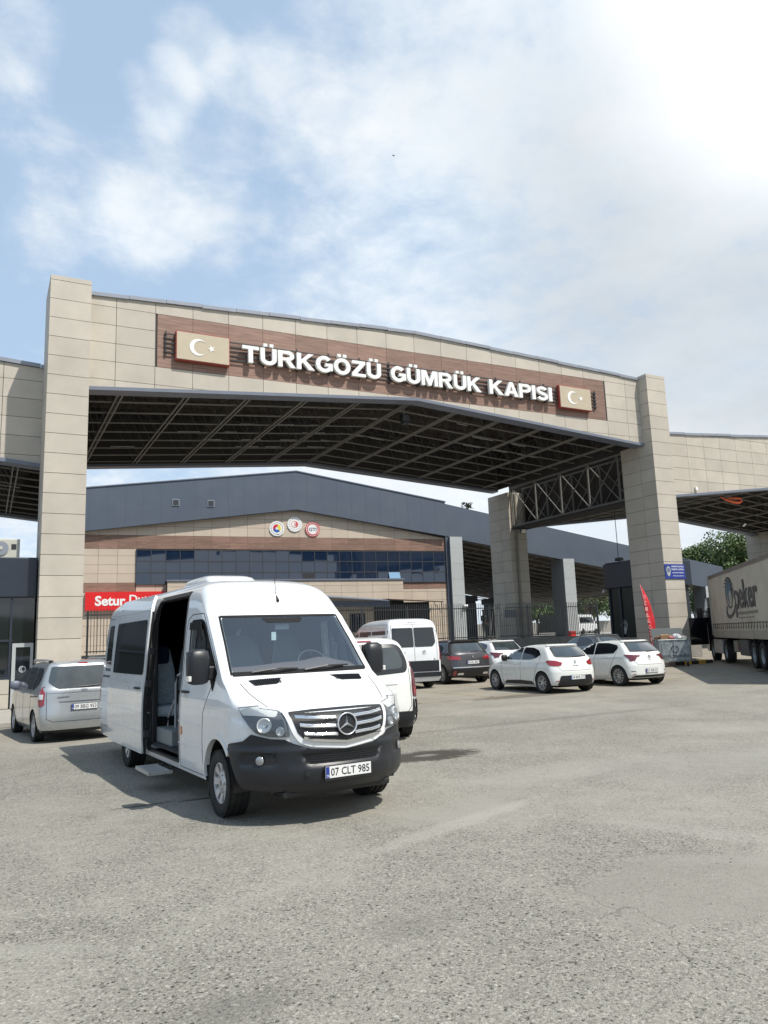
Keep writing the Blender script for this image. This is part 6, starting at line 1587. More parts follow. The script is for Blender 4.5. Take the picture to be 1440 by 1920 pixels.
    if 'wiper' in S:
        xa, za, xb, zb_ = S['wiper']; a = B.P(B.u_x(xa, za, True), za); b = B.P(B.u_x(xb, zb_, True), zb_); mb = MB(); mb.path([a+Vector((0, -.02, 0)), (a+b)/2+Vector((0, -.03, .0)), b+Vector((0, -.02, 0))], .010, 6); mb.build('rear_wiper', M['black'], t)
    if 'aerial' in S:
        y = S['aerial']; q, n_ = B.top(0, y); mb = MB(); mb.path([q, q+Vector((0, -.06, .16))], [.012, .004], 6); mb.build('aerial', M['black'], t)
    return t, B

HATCH = dict(
    yf=[(.17, 1.80), (.24, 1.98), (.36, 2.07), (.52, 2.09), (.64, 2.05), (.74, 1.93), (.81, 1.70), (.88, 1.38), (.94, 1.12), (.99, .95), (1.06, .80), (1.2, .54), (1.32, .25), (1.38, .02), (1.415, -.18), (1.438, -.42), (1.448, -.62)],
    yr=[(.17, -1.74), (.24, -1.88), (.36, -1.95), (.60, -1.95), (.80, -1.90), (.96, -1.85), (1.04, -1.78), (1.20, -1.62), (1.34, -1.46), (1.385, -1.41), (1.42, -1.25), (1.448, -.78)],
    w=[(.17, .76), (.26, .82), (.50, .862), (.74, .866), (.90, .84), (1.0, .795), (1.10, .75), (1.25, .68), (1.35, .615), (1.40, .555), (1.43, .46), (1.444, .34), (1.448, .2)],
    af=[(.17, .5), (.7, .55), (.85, .45), (1.0, .26), (1.3, .22), (1.448, .3)], ar=[(.17, .30), (.9, .34), (1.05, .26), (1.448, .22)], nf=2.3, nr=2.4,
    taper=[(-2.1, .93), (-1.6, .965), (-1.0, 1.), (.9, 1.), (1.5, .975), (2.1, .93)], wr=.312, axles=(1.27, -1.32), track=.862, tw=.2, rim=.215, style='twin5', arch=1.15,
    mirror=(.58, 1.03, .80), mmat='black', handles=[(.02, .86), (-.98, .98)], aerial=-1.0, plate=(0, .46, '34 BNR 272'), wiper=(.0, 1.06, .36, 1.08),
    badges=[(0, .915, .055, 'diamond')], texts=[('CLIO', 0, .80, .028, .20, 'alloydark')],
    parts=[
        ('side_window', 'glassgrey', 'side', [(.66, 1.00), (.40, 1.19), (.10, 1.325), (-.20, 1.365), (-.22, .985)], .004, '', dict(r=.04)),
        ('side_window', 'glassdark', 'side', [(-.27, .985), (-.26, 1.365), (-.72, 1.35), (-1.05, 1.27), (-1.20, 1.14), (-.98, 1.03), (-.70, .995)], .004, '', dict(r=.04)),
        ('door_seam', 'joint', 'side', [(.86, .95), (.80, .60), (.78, .28), (-.20, .28), (-.245, .60), (-.245, 1.36)], .0022, 'body', dict(line=.010, th=.004)),
        ('door_seam', 'joint', 'side', [(-.20, .28), (-.86, .30), (-1.02, .60), (-1.20, .95), (-1.22, 1.15)], .0022, 'body', dict(line=.010, th=.004)),
        ('sill_trim', 'bumper', 'side', [(.72, .245), (.60, .34), (-.20, .37), (-.80, .35), (-.92, .245)], .006, '', dict(r=.03)),
        ('windscreen', 'glassdark', 'front', [(-.68, 1.03), (.68, 1.03), (.56, 1.36), (-.56, 1.36)], .004, '', dict(r=.06)),
        ('headlamp', 'clearlens', 'wrap', [('x', .45, .70), ('y', 1.72, .72), ('y', 1.50, .80), ('x', .60, .80)], .006, ''),
        ('grille', 'black', 'front', [(-.45, .62), (.45, .62), (.40, .74), (-.40, .74)], .006, ''),
        ('lower_grille', 'black', 'front', [(-.5, .24), (.5, .24), (.45, .44), (-.45, .44)], .006, ''),
        ('rear_window_frame', 'black', 'rear', [(-.60, 1.055), (-.2, 1.035), (.2, 1.035), (.60, 1.055), (.535, 1.36), (-.535, 1.36)], .004, '', dict(r=.07)),
        ('rear_window', 'glassgrey', 'rear', [(-.545, 1.08), (0, 1.065), (.545, 1.08), (.49, 1.335), (-.49, 1.335)], .008, '', dict(r=.06, th=.004)),
        ('rear_spoiler', '@', 'rear', [(-.56, 1.37), (.56, 1.37), (.54, 1.40), (-.54, 1.40)], .04, '', dict(r=.01, th=.05)),
        ('tail_lamp', 'redlens', 'wrap', [('r', .44, .90), ('r', .62, .96), ('y', -1.60, .975), ('y', -1.52, .95), ('y', -1.66, .83), ('r', .66, .80), ('r', .50, .81)], .012, '', dict(r=.03, h=.05)),
        ('tailgate_seam', 'joint', 'rear', [(-.60, 1.0), (-.60, .78), (-.50, .66), (.50, .66), (.60, .78), (.60, 1.0)], .0022, 'body', dict(line=.009, th=.004)),
        ('diffuser', 'bumper', 'rear', [(-.64, .25), (.64, .25), (.56, .52), (-.56, .52)], .014, '', dict(r=.05, h=.1)),
        ('bumper_reflector', 'redlens', 'wrap', [('r', .70, .37), ('r', .60, .385), ('r', .60, .365), ('r', .70, .35)], .018, '', dict(r=.005, h=.05)),
    ])
def variant(base, **kw):
    d = dict(base); d.update(kw); return d
def fixmat(S, pnt): return variant(S, parts=[tuple(pnt if x == '@' else x for x in it) for it in S['parts']])
def mod(tb, dv=0, kz=1.): return [(z*kz, v+dv) for z, v in tb]
car('hatchback', 'white five-door hatchback with bright red tail lamps, nearest of the parked cars', 'car', (14.48, -5.38), 3, fixmat(HATCH, 'pwhite2'), 'pwhite2', group='cars parked in the bays')

# second hatch: dark-red angular lamps, turbine wheels
P2 = []
for it in HATCH['parts']:
    if it[0] == 'tail_lamp': it = ('tail_lamp', 'redlens2', 'wrap', [('r', .36, .955), ('r', .60, .975), ('y', -1.56, .985), ('y', -1.72, .86), ('r', .72, .77), ('r', .56, .80), ('r', .48, .90), ('r', .36, .925)], .012, '', dict(r=.02, h=.05))
    if it[0] == 'diffuser': it = ('diffuser', 'bumper', 'rear', [(-.72, .27), (.72, .27), (.60, .335), (-.60, .335)], .02, '', dict(r=.02, h=.1))
    if it[0] == 'sill_trim': continue
    if it[0] == 'side_window' and it[1] == 'glassgrey': it = ('side_window', 'glassdark', 'side', [(.70, .99), (.42, 1.19), (.12, 1.325), (-.16, 1.365), (-.18, .99)], .004, '', dict(r=.03))
    if it[0] == 'side_window' and it[3][0][0] == -.27: it = ('side_window', 'glassdark', 'side', [(-.22, .99), (-.21, 1.365), (-.74, 1.36), (-1.18, 1.29), (-1.26, 1.20), (-1.12, 1.03)], .004, '', dict(r=.03))
    if it[0] == 'rear_window_frame': it = ('rear_window_frame', 'black', 'rear', [(-.62, 1.06), (.62, 1.06), (.53, 1.37), (-.53, 1.37)], .004, '', dict(r=.04))
    if it[0] == 'rear_window': it = ('rear_window', 'glassgrey', 'rear', [(-.575, 1.085), (.575, 1.085), (.50, 1.335), (-.50, 1.335)], .008, '', dict(r=.03, th=.004))
    P2.append(it)
P2 += [('bumper_crease', 'black', 'wrap', [('r', .60, .46), ('r', .74, .475), ('r', .74, .455), ('r', .60, .44)], .004, '', dict(r=.004, h=.05)),
       ('shoulder_line', 'joint', 'side', [(1.3, .80), (.3, .84), (-.9, .87), (-1.5, .89)], .001, 'body', dict(line=.006, th=.003))]
POLO = variant(HATCH, parts=P2, style='turbine', rim=.225, rimmat='alloy', plate=(0, .47, '53 AEB 017'), badges=[(0, .90, .055, 'ring')], texts=[('POLO', 0, .80, .020, .13, 'alloy')], mirror=(.60, 1.02, .80), mmat='black', handles=[(.02, .88), (-.98, .90)])
car('hatchback', 'white hatchback with dark red angular tail lamps, parked nearest the red flag', 'car', (17.72, -5.15), 1, fixmat(POLO, 'pwhite2'), 'pwhite2', 1.0, group='cars parked in the bays')
car('hatchback', 'white hatchback half hidden between the dark SUV and the nearest white hatchback', 'car', (18.0, 2.6), 2, fixmat(POLO, 'pwhite'), 'pwhite', 1.05, group='cars parked in the bays')
car('hatchback', 'grey car of which only the roof shows behind the two white hatchbacks', 'car', (22.6, 1.2), 3, fixmat(HATCH, 'pmid'), 'pmid', 1.04, group='cars parked in the bays')
car('hatchback', 'black car of which only a sliver of roof shows between the pillar and the minibus', 'car', (3.3, 3.6), 0, fixmat(POLO, 'pblack'), 'pblack', 1.0, group='cars parked in the bays')

# ---- dark SUV
SUVS = dict(
    yf=[(.24, 1.95), (.34, 2.12), (.5, 2.2), (.75, 2.2), (.9, 2.08), (1.0, 1.7), (1.06, 1.35), (1.12, 1.1), (1.2, .95), (1.35, .68), (1.5, .35), (1.58, .05), (1.62, -.2), (1.645, -.5)],
    yr=[(.24, -1.95), (.34, -2.12), (.5, -2.2), (.85, -2.16), (1.1, -2.1), (1.2, -2.02), (1.4, -1.86), (1.52, -1.76), (1.58, -1.68), (1.62, -1.5), (1.645, -1.1)],
    w=[(.24, .84), (.34, .90), (.6, .925), (.95, .91), (1.1, .875), (1.25, .81), (1.45, .72), (1.55, .66), (1.6, .58), (1.635, .42), (1.645, .25)],
    af=[(.24, .5), (.9, .5), (1.1, .3), (1.645, .3)], ar=[(.24, .28), (1.0, .30), (1.645, .25)], nf=2.5, nr=2.7, taper=[(-2.2, .95), (-1.2, 1.), (1.2, 1.), (2.2, .93)],
    wr=.35, axles=(1.35, -1.38), track=.915, tw=.235, rim=.235, style='multi', arch=1.15, mirror=(.65, 1.2, .86), handles=[(.0, 1.0), (-.95, 1.02)], plate=(0, .80, '34 BC 8021'), wiper=(0, 1.20, .34, 1.22), badges=[(0, 1.02, .07, 'chevron')],
    parts=[('side_window', 'glassdark', 'side', [(.72, 1.16), (.42, 1.38), (.1, 1.52), (-1.35, 1.50), (-1.62, 1.30), (-1.5, 1.18)], .004, '', dict(r=.05)),
           ('windscreen', 'glassdark', 'front', [(-.74, 1.2), (.74, 1.2), (.62, 1.55), (-.62, 1.55)], .004, '', dict(r=.06)),
           ('headlamp', 'clearlens', 'wrap', [('x', .5, .78), ('y', 1.8, .80), ('y', 1.6, .9), ('x', .6, .9)], .006, ''),
           ('grille', 'black', 'front', [(-.5, .70), (.5, .70), (.5, .85), (-.5, .85)], .006, ''),
           ('rear_window', 'glassgrey', 'rear', [(-.64, 1.20), (.64, 1.20), (.56, 1.50), (-.56, 1.50)], .006, '', dict(r=.05)),
           ('rear_spoiler', 'pblack', 'rear', [(-.60, 1.53), (.60, 1.53), (.57, 1.58), (-.57, 1.58)], .08, '', dict(r=.01, th=.09)),
           ('tail_lamp', 'redlens', 'wrap', [('r', .48, 1.00), ('r', .62, 1.03), ('y', -1.80, 1.05), ('y', -1.80, .92), ('r', .62, .90), ('r', .48, .92)], .014, '', dict(r=.05, h=.05)),
           ('rear_bumper', 'black', 'rear', [(-.86, .28), (.86, .28), (.84, .58), (-.84, .58)], .02, '', dict(r=.04, h=.12)),
           ('bumper_trim', 'alloy', 'rear', [(-.80, .60), (.80, .60), (.80, .635), (-.80, .635)], .025, '', dict(r=.01, h=.1)),
           ('exhaust_trim', 'chrome', 'rear', [(.42, .36), (.66, .36), (.64, .43), (.42, .43)], .028, '', dict(r=.02, h=.1)), ('exhaust_trim', 'chrome', 'rear', [(-.42, .36), (-.66, .36), (-.64, .43), (-.42, .43)], .028, '', dict(r=.02, h=.1)),
           ('bumper_reflector', 'redlens', 'rear', [(.70, .34), (.80, .34), (.80, .50), (.70, .50)], .026, '', dict(r=.02, h=.1)), ('bumper_reflector', 'redlens', 'rear', [(-.70, .34), (-.80, .34), (-.80, .50), (-.70, .50)], .026, '', dict(r=.02, h=.1)),
           ('roof_rail', 'black', 'side', [(.2, 1.575), (-1.4, 1.575)], .02, '', dict(line=.035, th=.03))])
car('suv', 'dark grey SUV with red wraparound tail lamps between the white minibus and the hatchbacks', 'car', (15.15, 1.35), 3, SUVS, 'pgrey', 1.0, group='cars parked in the bays')

# ---- silver people carrier on the left
MPV = dict(
    yf=[(.20, 1.8), (.3, 2.0), (.45, 2.08), (.7, 2.06), (.85, 1.95), (.95, 1.7), (1.05, 1.35), (1.12, 1.15), (1.2, 1.02), (1.4, .68), (1.56, .35), (1.63, .1), (1.67, -.2), (1.69, -.6)],
    yr=[(.20, -1.88), (.3, -2.0), (.5, -2.04), (.85, -2.0), (1.05, -1.98), (1.15, -1.94), (1.5, -1.82), (1.60, -1.78), (1.65, -1.68), (1.675, -1.5), (1.69, -1.1)],
    w=[(.20, .79), (.3, .85), (.55, .883), (.9, .88), (1.05, .86), (1.2, .82), (1.4, .76), (1.55, .70), (1.62, .64), (1.66, .55), (1.68, .42), (1.69, .25)],
    af=[(.20, .5), (.9, .5), (1.1, .3), (1.69, .3)], ar=[(.20, .22), (1.0, .22), (1.69, .2)], nf=2.4, nr=3.0, taper=[(-2.1, .96), (-1.2, 1.), (1.2, 1.), (2.1, .93)],
    wr=.32, axles=(1.24, -1.25), track=.865, tw=.2, rim=.225, style='multi', arch=1.14, mirror=(.72, 1.12, .84), mmat='trim', handles=[(.05, .98)], hmat='psilver', plate=(0.0, .72, '09 BBG 953'), wiper=(-.1, 1.13, .38, 1.15), badges=[(0, 1.06, .045, 'oval')], texts=[('TOURNEO', -.42, .93, .026, .24, 'alloydark')], pout=.03,
    parts=[('side_window', 'glassdark', 'side', [(.80, 1.10), (.50, 1.34), (.2, 1.50), (-.05, 1.54), (-.07, 1.08)], .004, '', dict(r=.04)),
           ('side_window', 'glassdark', 'side', [(-.11, 1.08), (-.09, 1.54), (-.9, 1.54), (-.92, 1.08)], .004, '', dict(r=.04)),
           ('side_window', 'glassdark', 'side', [(-.96, 1.08), (-.94, 1.54), (-1.45, 1.53), (-1.62, 1.40), (-1.52, 1.20), (-1.25, 1.08)], .004, '', dict(r=.07)),
           ('windscreen', 'glassdark', 'front', [(-.74, 1.2), (.74, 1.2), (.62, 1.6), (-.62, 1.6)], .004, '', dict(r=.06)),
           ('headlamp', 'clearlens', 'wrap', [('x', .5, .72), ('y', 1.7, .76), ('y', 1.5, .92), ('x', .6, .86)], .006, ''),
           ('grille', 'black', 'front', [(-.5, .36), (.5, .36), (.5, .6), (-.5, .6)], .006, ''),
           ('door_seam', 'joint', 'side', [(-.09, .30), (-.09, 1.08)], .002, 'body', dict(line=.01, th=.004)), ('door_seam', 'joint', 'side', [(-.94, .55), (-.94, 1.08)], .002, 'body', dict(line=.01, th=.004)), ('slide_rail', 'black', 'side', [(-.9, .93), (-1.72, .96)], .004, '', dict(line=.025, th=.006)),
           ('door_seam', 'joint', 'side', [(.85, .95), (.80, .30), (-.9, .30), (-.98, .55)], .002, 'body', dict(line=.01, th=.004)),
           ('rear_window', 'glassgrey', 'rear', [(-.70, 1.24), (-.52, 1.10), (.52, 1.10), (.70, 1.24), (.62, 1.56), (-.62, 1.56)], .006, '', dict(r=.05)),
           ('brake_lamp', 'redlens', 'rear', [(-.10, 1.60), (.10, 1.60), (.09, 1.62), (-.09, 1.62)], .02, '', dict(r=.008, h=.05)),
           ('tail_lamp', 'redlens', 'wrap', [('r', .78, .78), ('r', .76, 1.02), ('r', .80, 1.14), ('y', -1.85, 1.16), ('y', -1.72, 1.08), ('y', -1.72, .84), ('y', -1.85, .74)], .014, '', dict(r=.03, h=.05)),
           ('lamp_centre', 'clearlens', 'wrap', [('r', .80, .90), ('r', .79, 1.00), ('y', -1.77, 1.00), ('y', -1.77, .90)], .018, '', dict(r=.01, h=.05)),
           ('tailgate_seam', 'joint', 'rear', [(-.74, 1.05), (-.74, .50), (-.62, .44), (.62, .44), (.74, .50), (.74, 1.05)], .002, 'body', dict(line=.01, th=.004)),
           ('tailgate_fold', '@', 'rear', [(-.72, 1.02), (.72, 1.02), (.72, 1.045), (-.72, 1.045)], .010, 'body', dict(r=.005, h=.1)),
           ('plate_recess', '@', 'rear', [(-.50, .84), (.50, .84), (.50, .87), (-.50, .87)], .02, 'body', dict(r=.005, h=.1)),
           ('bumper_reflector', 'redlens', 'rear', [(-.58, .36), (-.40, .36), (-.40, .39), (-.58, .39)], .008, '', dict(r=.005, h=.05)), ('bumper_reflector', 'redlens', 'rear', [(.58, .36), (.40, .36), (.40, .39), (.58, .39)], .008, '', dict(r=.005, h=.05)),
           ('rear_bumper', '@', 'rear', [(-.82, .28), (.82, .28), (.80, .42), (-.80, .42)], .02, '', dict(r=.03, h=.12)), ('lower_valance', 'black', 'rear', [(-.6, .21), (.6, .21), (.6, .27), (-.6, .27)], .015, '', dict(r=.01, h=.12))])
tt, _ = car('people_carrier', 'silver people carrier with roof rails parked at the left edge before the beige pillar', 'car', (.22, -6.55), -7, fixmat(MPV, 'psilver'), 'psilver', .95, group='cars parked in the bays')
for s in (1, -1):
    mb = MB(); mb.path([(s*.60, .3, 1.64), (s*.61, .22, 1.70), (s*.60, -1.25, 1.70), (s*.58, -1.40, 1.65)], [.022, .02, .02, .026], 8); mb.build('roof_rail', M['alloy'], tt, smooth=60)
    mb = MB(); mb.box(s*.58-.035, s*.58+.035, -1.52, -1.36, 1.62, 1.70); mb.build('rail_foot', M['black'], tt, bevel=.02)

# ---- white small van behind the minibus
VAN = dict(
    yf=[(.22, 1.85), (.32, 2.05), (.5, 2.15), (.8, 2.14), (.95, 2.0), (1.05, 1.6), (1.12, 1.3), (1.2, 1.12), (1.4, .8), (1.6, .45), (1.70, .2), (1.76, -.1), (1.79, -.5)],
    yr=[(.22, -1.98), (.32, -2.10), (.5, -2.13), (.9, -2.10), (1.2, -2.05), (1.5, -1.96), (1.66, -1.88), (1.73, -1.78), (1.77, -1.6), (1.79, -1.2)],
    w=[(.22, .83), (.34, .89), (.6, .912), (1.0, .905), (1.2, .875), (1.4, .81), (1.6, .73), (1.68, .68), (1.73, .61), (1.765, .50), (1.785, .34), (1.79, .2)],
    af=[(.22, .5), (.9, .5), (1.1, .3), (1.79, .3)], ar=[(.22, .24), (1.0, .26), (1.79, .26)], nf=2.4, nr=2.8, taper=[(-2.2, .96), (-1.3, 1.), (1.2, 1.), (2.2, .93)],
    wr=.33, axles=(1.35, -1.37), track=.90, tw=.2, rim=.20, style='cap', arch=1.14, mirror=(.8, 1.25, .87), mmat='black', handles=[(.1, 1.05)], hmat='black', plate=(-.0, .86, '34 FHR 114'), badges=[(0, 1.10, .05, 'chevron')],
    parts=[('side_window', 'glassdark', 'side', [(.9, 1.2), (.55, 1.45), (.2, 1.60), (-.05, 1.62), (-.07, 1.18)], .004, '', dict(r=.05)),
           ('windscreen', 'glassdark', 'front', [(-.76, 1.25), (.76, 1.25), (.64, 1.68), (-.64, 1.68)], .004, '', dict(r=.06)),
           ('headlamp', 'clearlens', 'wrap', [('x', .5, .8), ('y', 1.8, .82), ('y', 1.6, .98), ('x', .6, .94)], .006, ''),
           ('rear_window_frame', 'bumper', 'rear', [(-.72, 1.16), (0, 1.12), (.72, 1.16), (.75, 1.34), (.64, 1.64), (.4, 1.665), (-.4, 1.665), (-.64, 1.64), (-.75, 1.34)], .004, '', dict(r=.12)),
           ('rear_window', 'glassgrey', 'rear', [(-.62, 1.23), (0, 1.20), (.62, 1.23), (.65, 1.36), (.56, 1.59), (-.56, 1.59), (-.65, 1.36)], .008, '', dict(r=.10, th=.004)),
           ('brake_lamp', 'redlens', 'rear', [(-.13, 1.695), (.13, 1.695), (.12, 1.715), (-.12, 1.715)], .014, '', dict(r=.008, h=.05)),
           ('tail_lamp', 'redlens2', 'wrap', [('r', .80, .74), ('r', .79, .95), ('r', .80, 1.16), ('r', .81, 1.34), ('y', -1.90, 1.28), ('y', -1.78, 1.0), ('y', -1.80, .74)], .018, '', dict(r=.03, h=.05)),
           ('lamp_centre', 'redlens', 'wrap', [('r', .82, .78), ('r', .82, .90), ('y', -1.86, .90), ('y', -1.86, .78)], .022, '', dict(r=.01, h=.05)),
           ('tailgate_seam', 'joint', 'rear', [(-.76, 1.25), (-.77, .60), (-.70, .50), (.70, .50), (.77, .60), (.76, 1.25)], .002, 'body', dict(line=.01, th=.004)),
           ('tailgate_fold', '@', 'rear', [(-.5, .965), (.52, .965), (.45, .995), (0, 1.01), (-.45, .995)], .012, 'body', dict(r=.01, h=.1)),
           ('rear_bumper', 'bumper', 'rear', [(-.88, .26), (.88, .26), (.88, .50), (.82, .56), (.80, .72), (.78, .50), (-.78, .50), (-.80, .72), (-.82, .56), (-.88, .50)], .03, '', dict(r=.02, h=.10, th=.035)),
           ('bumper_corner', 'bumper', 'wrap', [('r', .84, .26), ('r', .84, .70), ('y', -1.80, .68), ('y', -1.72, .50), ('y', -1.72, .26)], .026, '', dict(r=.02, h=.08, th=.03))])
tt, _ = car('small_van', 'white small van seen from behind, just right of the big minibus', 'van', (5.08, -10.85), 11, fixmat(VAN, 'pwhite2'), 'pwhite2', 1.03, group='cars parked in the bays')
for s in (1, -1):
    mb = MB(); mb.path([(s*.62, .2, 1.76), (s*.62, .1, 1.80), (s*.60, -1.2, 1.80), (s*.58, -1.4, 1.76)], .02, 8); mb.build('roof_rail', M['alloy'], tt, smooth=60)

# ---- white high minibus further back
BUS = dict(
    yf=[(.26, 2.35), (.36, 2.6), (.6, 2.72), (1.0, 2.68), (1.15, 2.5), (1.25, 2.1), (1.35, 1.85), (1.5, 1.65), (2.0, 1.15), (2.15, .95), (2.3, .65), (2.42, .2), (2.47, -.3), (2.49, -.9)],
    yr=[(.26, -2.72), (.4, -2.76), (1.2, -2.75), (1.6, -2.72), (2.2, -2.62), (2.36, -2.55), (2.43, -2.42), (2.47, -2.2), (2.49, -1.8)],
    w=[(.26, .95), (.4, 1.01), (.7, 1.03), (1.2, 1.025), (1.4, 1.01), (2.0, .94), (2.25, .90), (2.36, .84), (2.43, .74), (2.47, .58), (2.49, .3)],
    af=[(.26, .5), (1.1, .5), (1.4, .3), (2.2, .3), (2.49, .5)], ar=[(.26, .09), (2.2, .10), (2.49, .2)], nf=2.6, nr=3.2, taper=[(-2.8, .975), (-2.2, 1.), (1.6, 1.), (2.7, .93)],
    wr=.345, axles=(1.75, -1.75), track=1.0, tw=.22, rim=.205, style='cap', arch=1.15, mirror=(1.45, 1.5, 1.0), mmat='black', handles=[(.8, 1.2)], hmat='black', plate=(-.50, .83, '34 TRB 921'), badges=[(.36, 1.28, .07, 'ring')], texts=[('Turkuaz', -.52, 1.28, .04, .34, 'alloydark'), ('VIP', .75, 1.02, .035, .10, 'alloydark')],
    parts=[('side_window', 'glassdull', 'side', [(1.25, 1.48), (.95, 1.95), (.6, 2.02), (.55, 1.46)], .004, '', dict(r=.06)),
           ('side_window', 'glassdull', 'side', [(.45, 1.50), (.45, 2.06), (-.85, 2.06), (-.85, 1.50)], .004, '', dict(r=.06)), ('side_window', 'glassdull', 'side', [(-.95, 1.50), (-.95, 2.06), (-2.35, 2.06), (-2.4, 1.50)], .004, '', dict(r=.06)),
           ('windscreen', 'glassdark', 'front', [(-.84, 1.5), (.84, 1.5), (.76, 2.1), (-.76, 2.1)], .004, '', dict(r=.06)),
           ('headlamp', 'clearlens', 'wrap', [('x', .55, .9), ('y', 2.3, .92), ('y', 2.1, 1.15), ('x', .7, 1.1)], .006, ''),
           ('rear_window', 'glassdark', 'rear', [(-.83, 1.60), (-.70, 1.46), (-.02, 1.46), (-.02, 2.14), (-.80, 2.14)], .006, '', dict(r=.05)), ('rear_window', 'glassdark', 'rear', [(.83, 1.60), (.70, 1.46), (.02, 1.46), (.02, 2.14), (.80, 2.14)], .006, '', dict(r=.05)),
           ('rear_door_seam', 'joint', 'rear', [(0, .60), (0, 2.28)], .002, 'body', dict(line=.014, th=.004)),
           ('rear_door_seam', 'joint', 'rear', [(-.86, .64), (-.88, 1.9), (-.80, 2.26), (.80, 2.26), (.88, 1.9), (.86, .64)], .002, 'body', dict(line=.012, th=.004)),
           ('lower_cladding', 'bumper', 'rear', [(-.93, .60), (.93, .60), (.93, .98), (-.93, .98)], .008, '', dict(r=.02, h=.12)),
           ('rear_bumper', 'bumper', 'rear', [(-.97, .42), (.97, .42), (.97, .58), (-.97, .58)], .06, '', dict(r=.03, h=.12, th=.07)),
           ('tail_lamp', 'redlens', 'wrap', [('r', .955, 1.0), ('r', .955, 1.62), ('y', -2.60, 1.62), ('y', -2.60, 1.0)], .010, '', dict(r=.01, h=.06)),
           ('hinge', '@', 'rear', [(.90, 1.98), (.955, 1.98), (.95, 2.07), (.895, 2.07)], .02, 'body', dict(r=.01, th=.03)), ('hinge', '@', 'rear', [(-.90, 1.98), (-.955, 1.98), (-.95, 2.07), (-.895, 2.07)], .02, 'body', dict(r=.01, th=.03)),
           ('brake_lamp', 'clearlens', 'rear', [(-.18, 2.33), (.18, 2.33), (.16, 2.365), (-.16, 2.365)], .03, '', dict(r=.01, h=.05)),
           ('arch_cladding', 'bumper', 'side', [(2.3, .28), (2.3, .55), (-2.6, .55), (-2.6, .28)], .006, '', dict(r=.02, h=.25))])
BUS['parts'] = [p for p in BUS['parts'] if p[0] != 'arch_cladding']
car('minibus', 'white high-roof minibus seen from behind, with two dark rear door windows', 'minibus', (12.4, 1.1), 7, fixmat(BUS, 'pwhite'), 'pwhite', 1.0, group='cars parked in the bays')
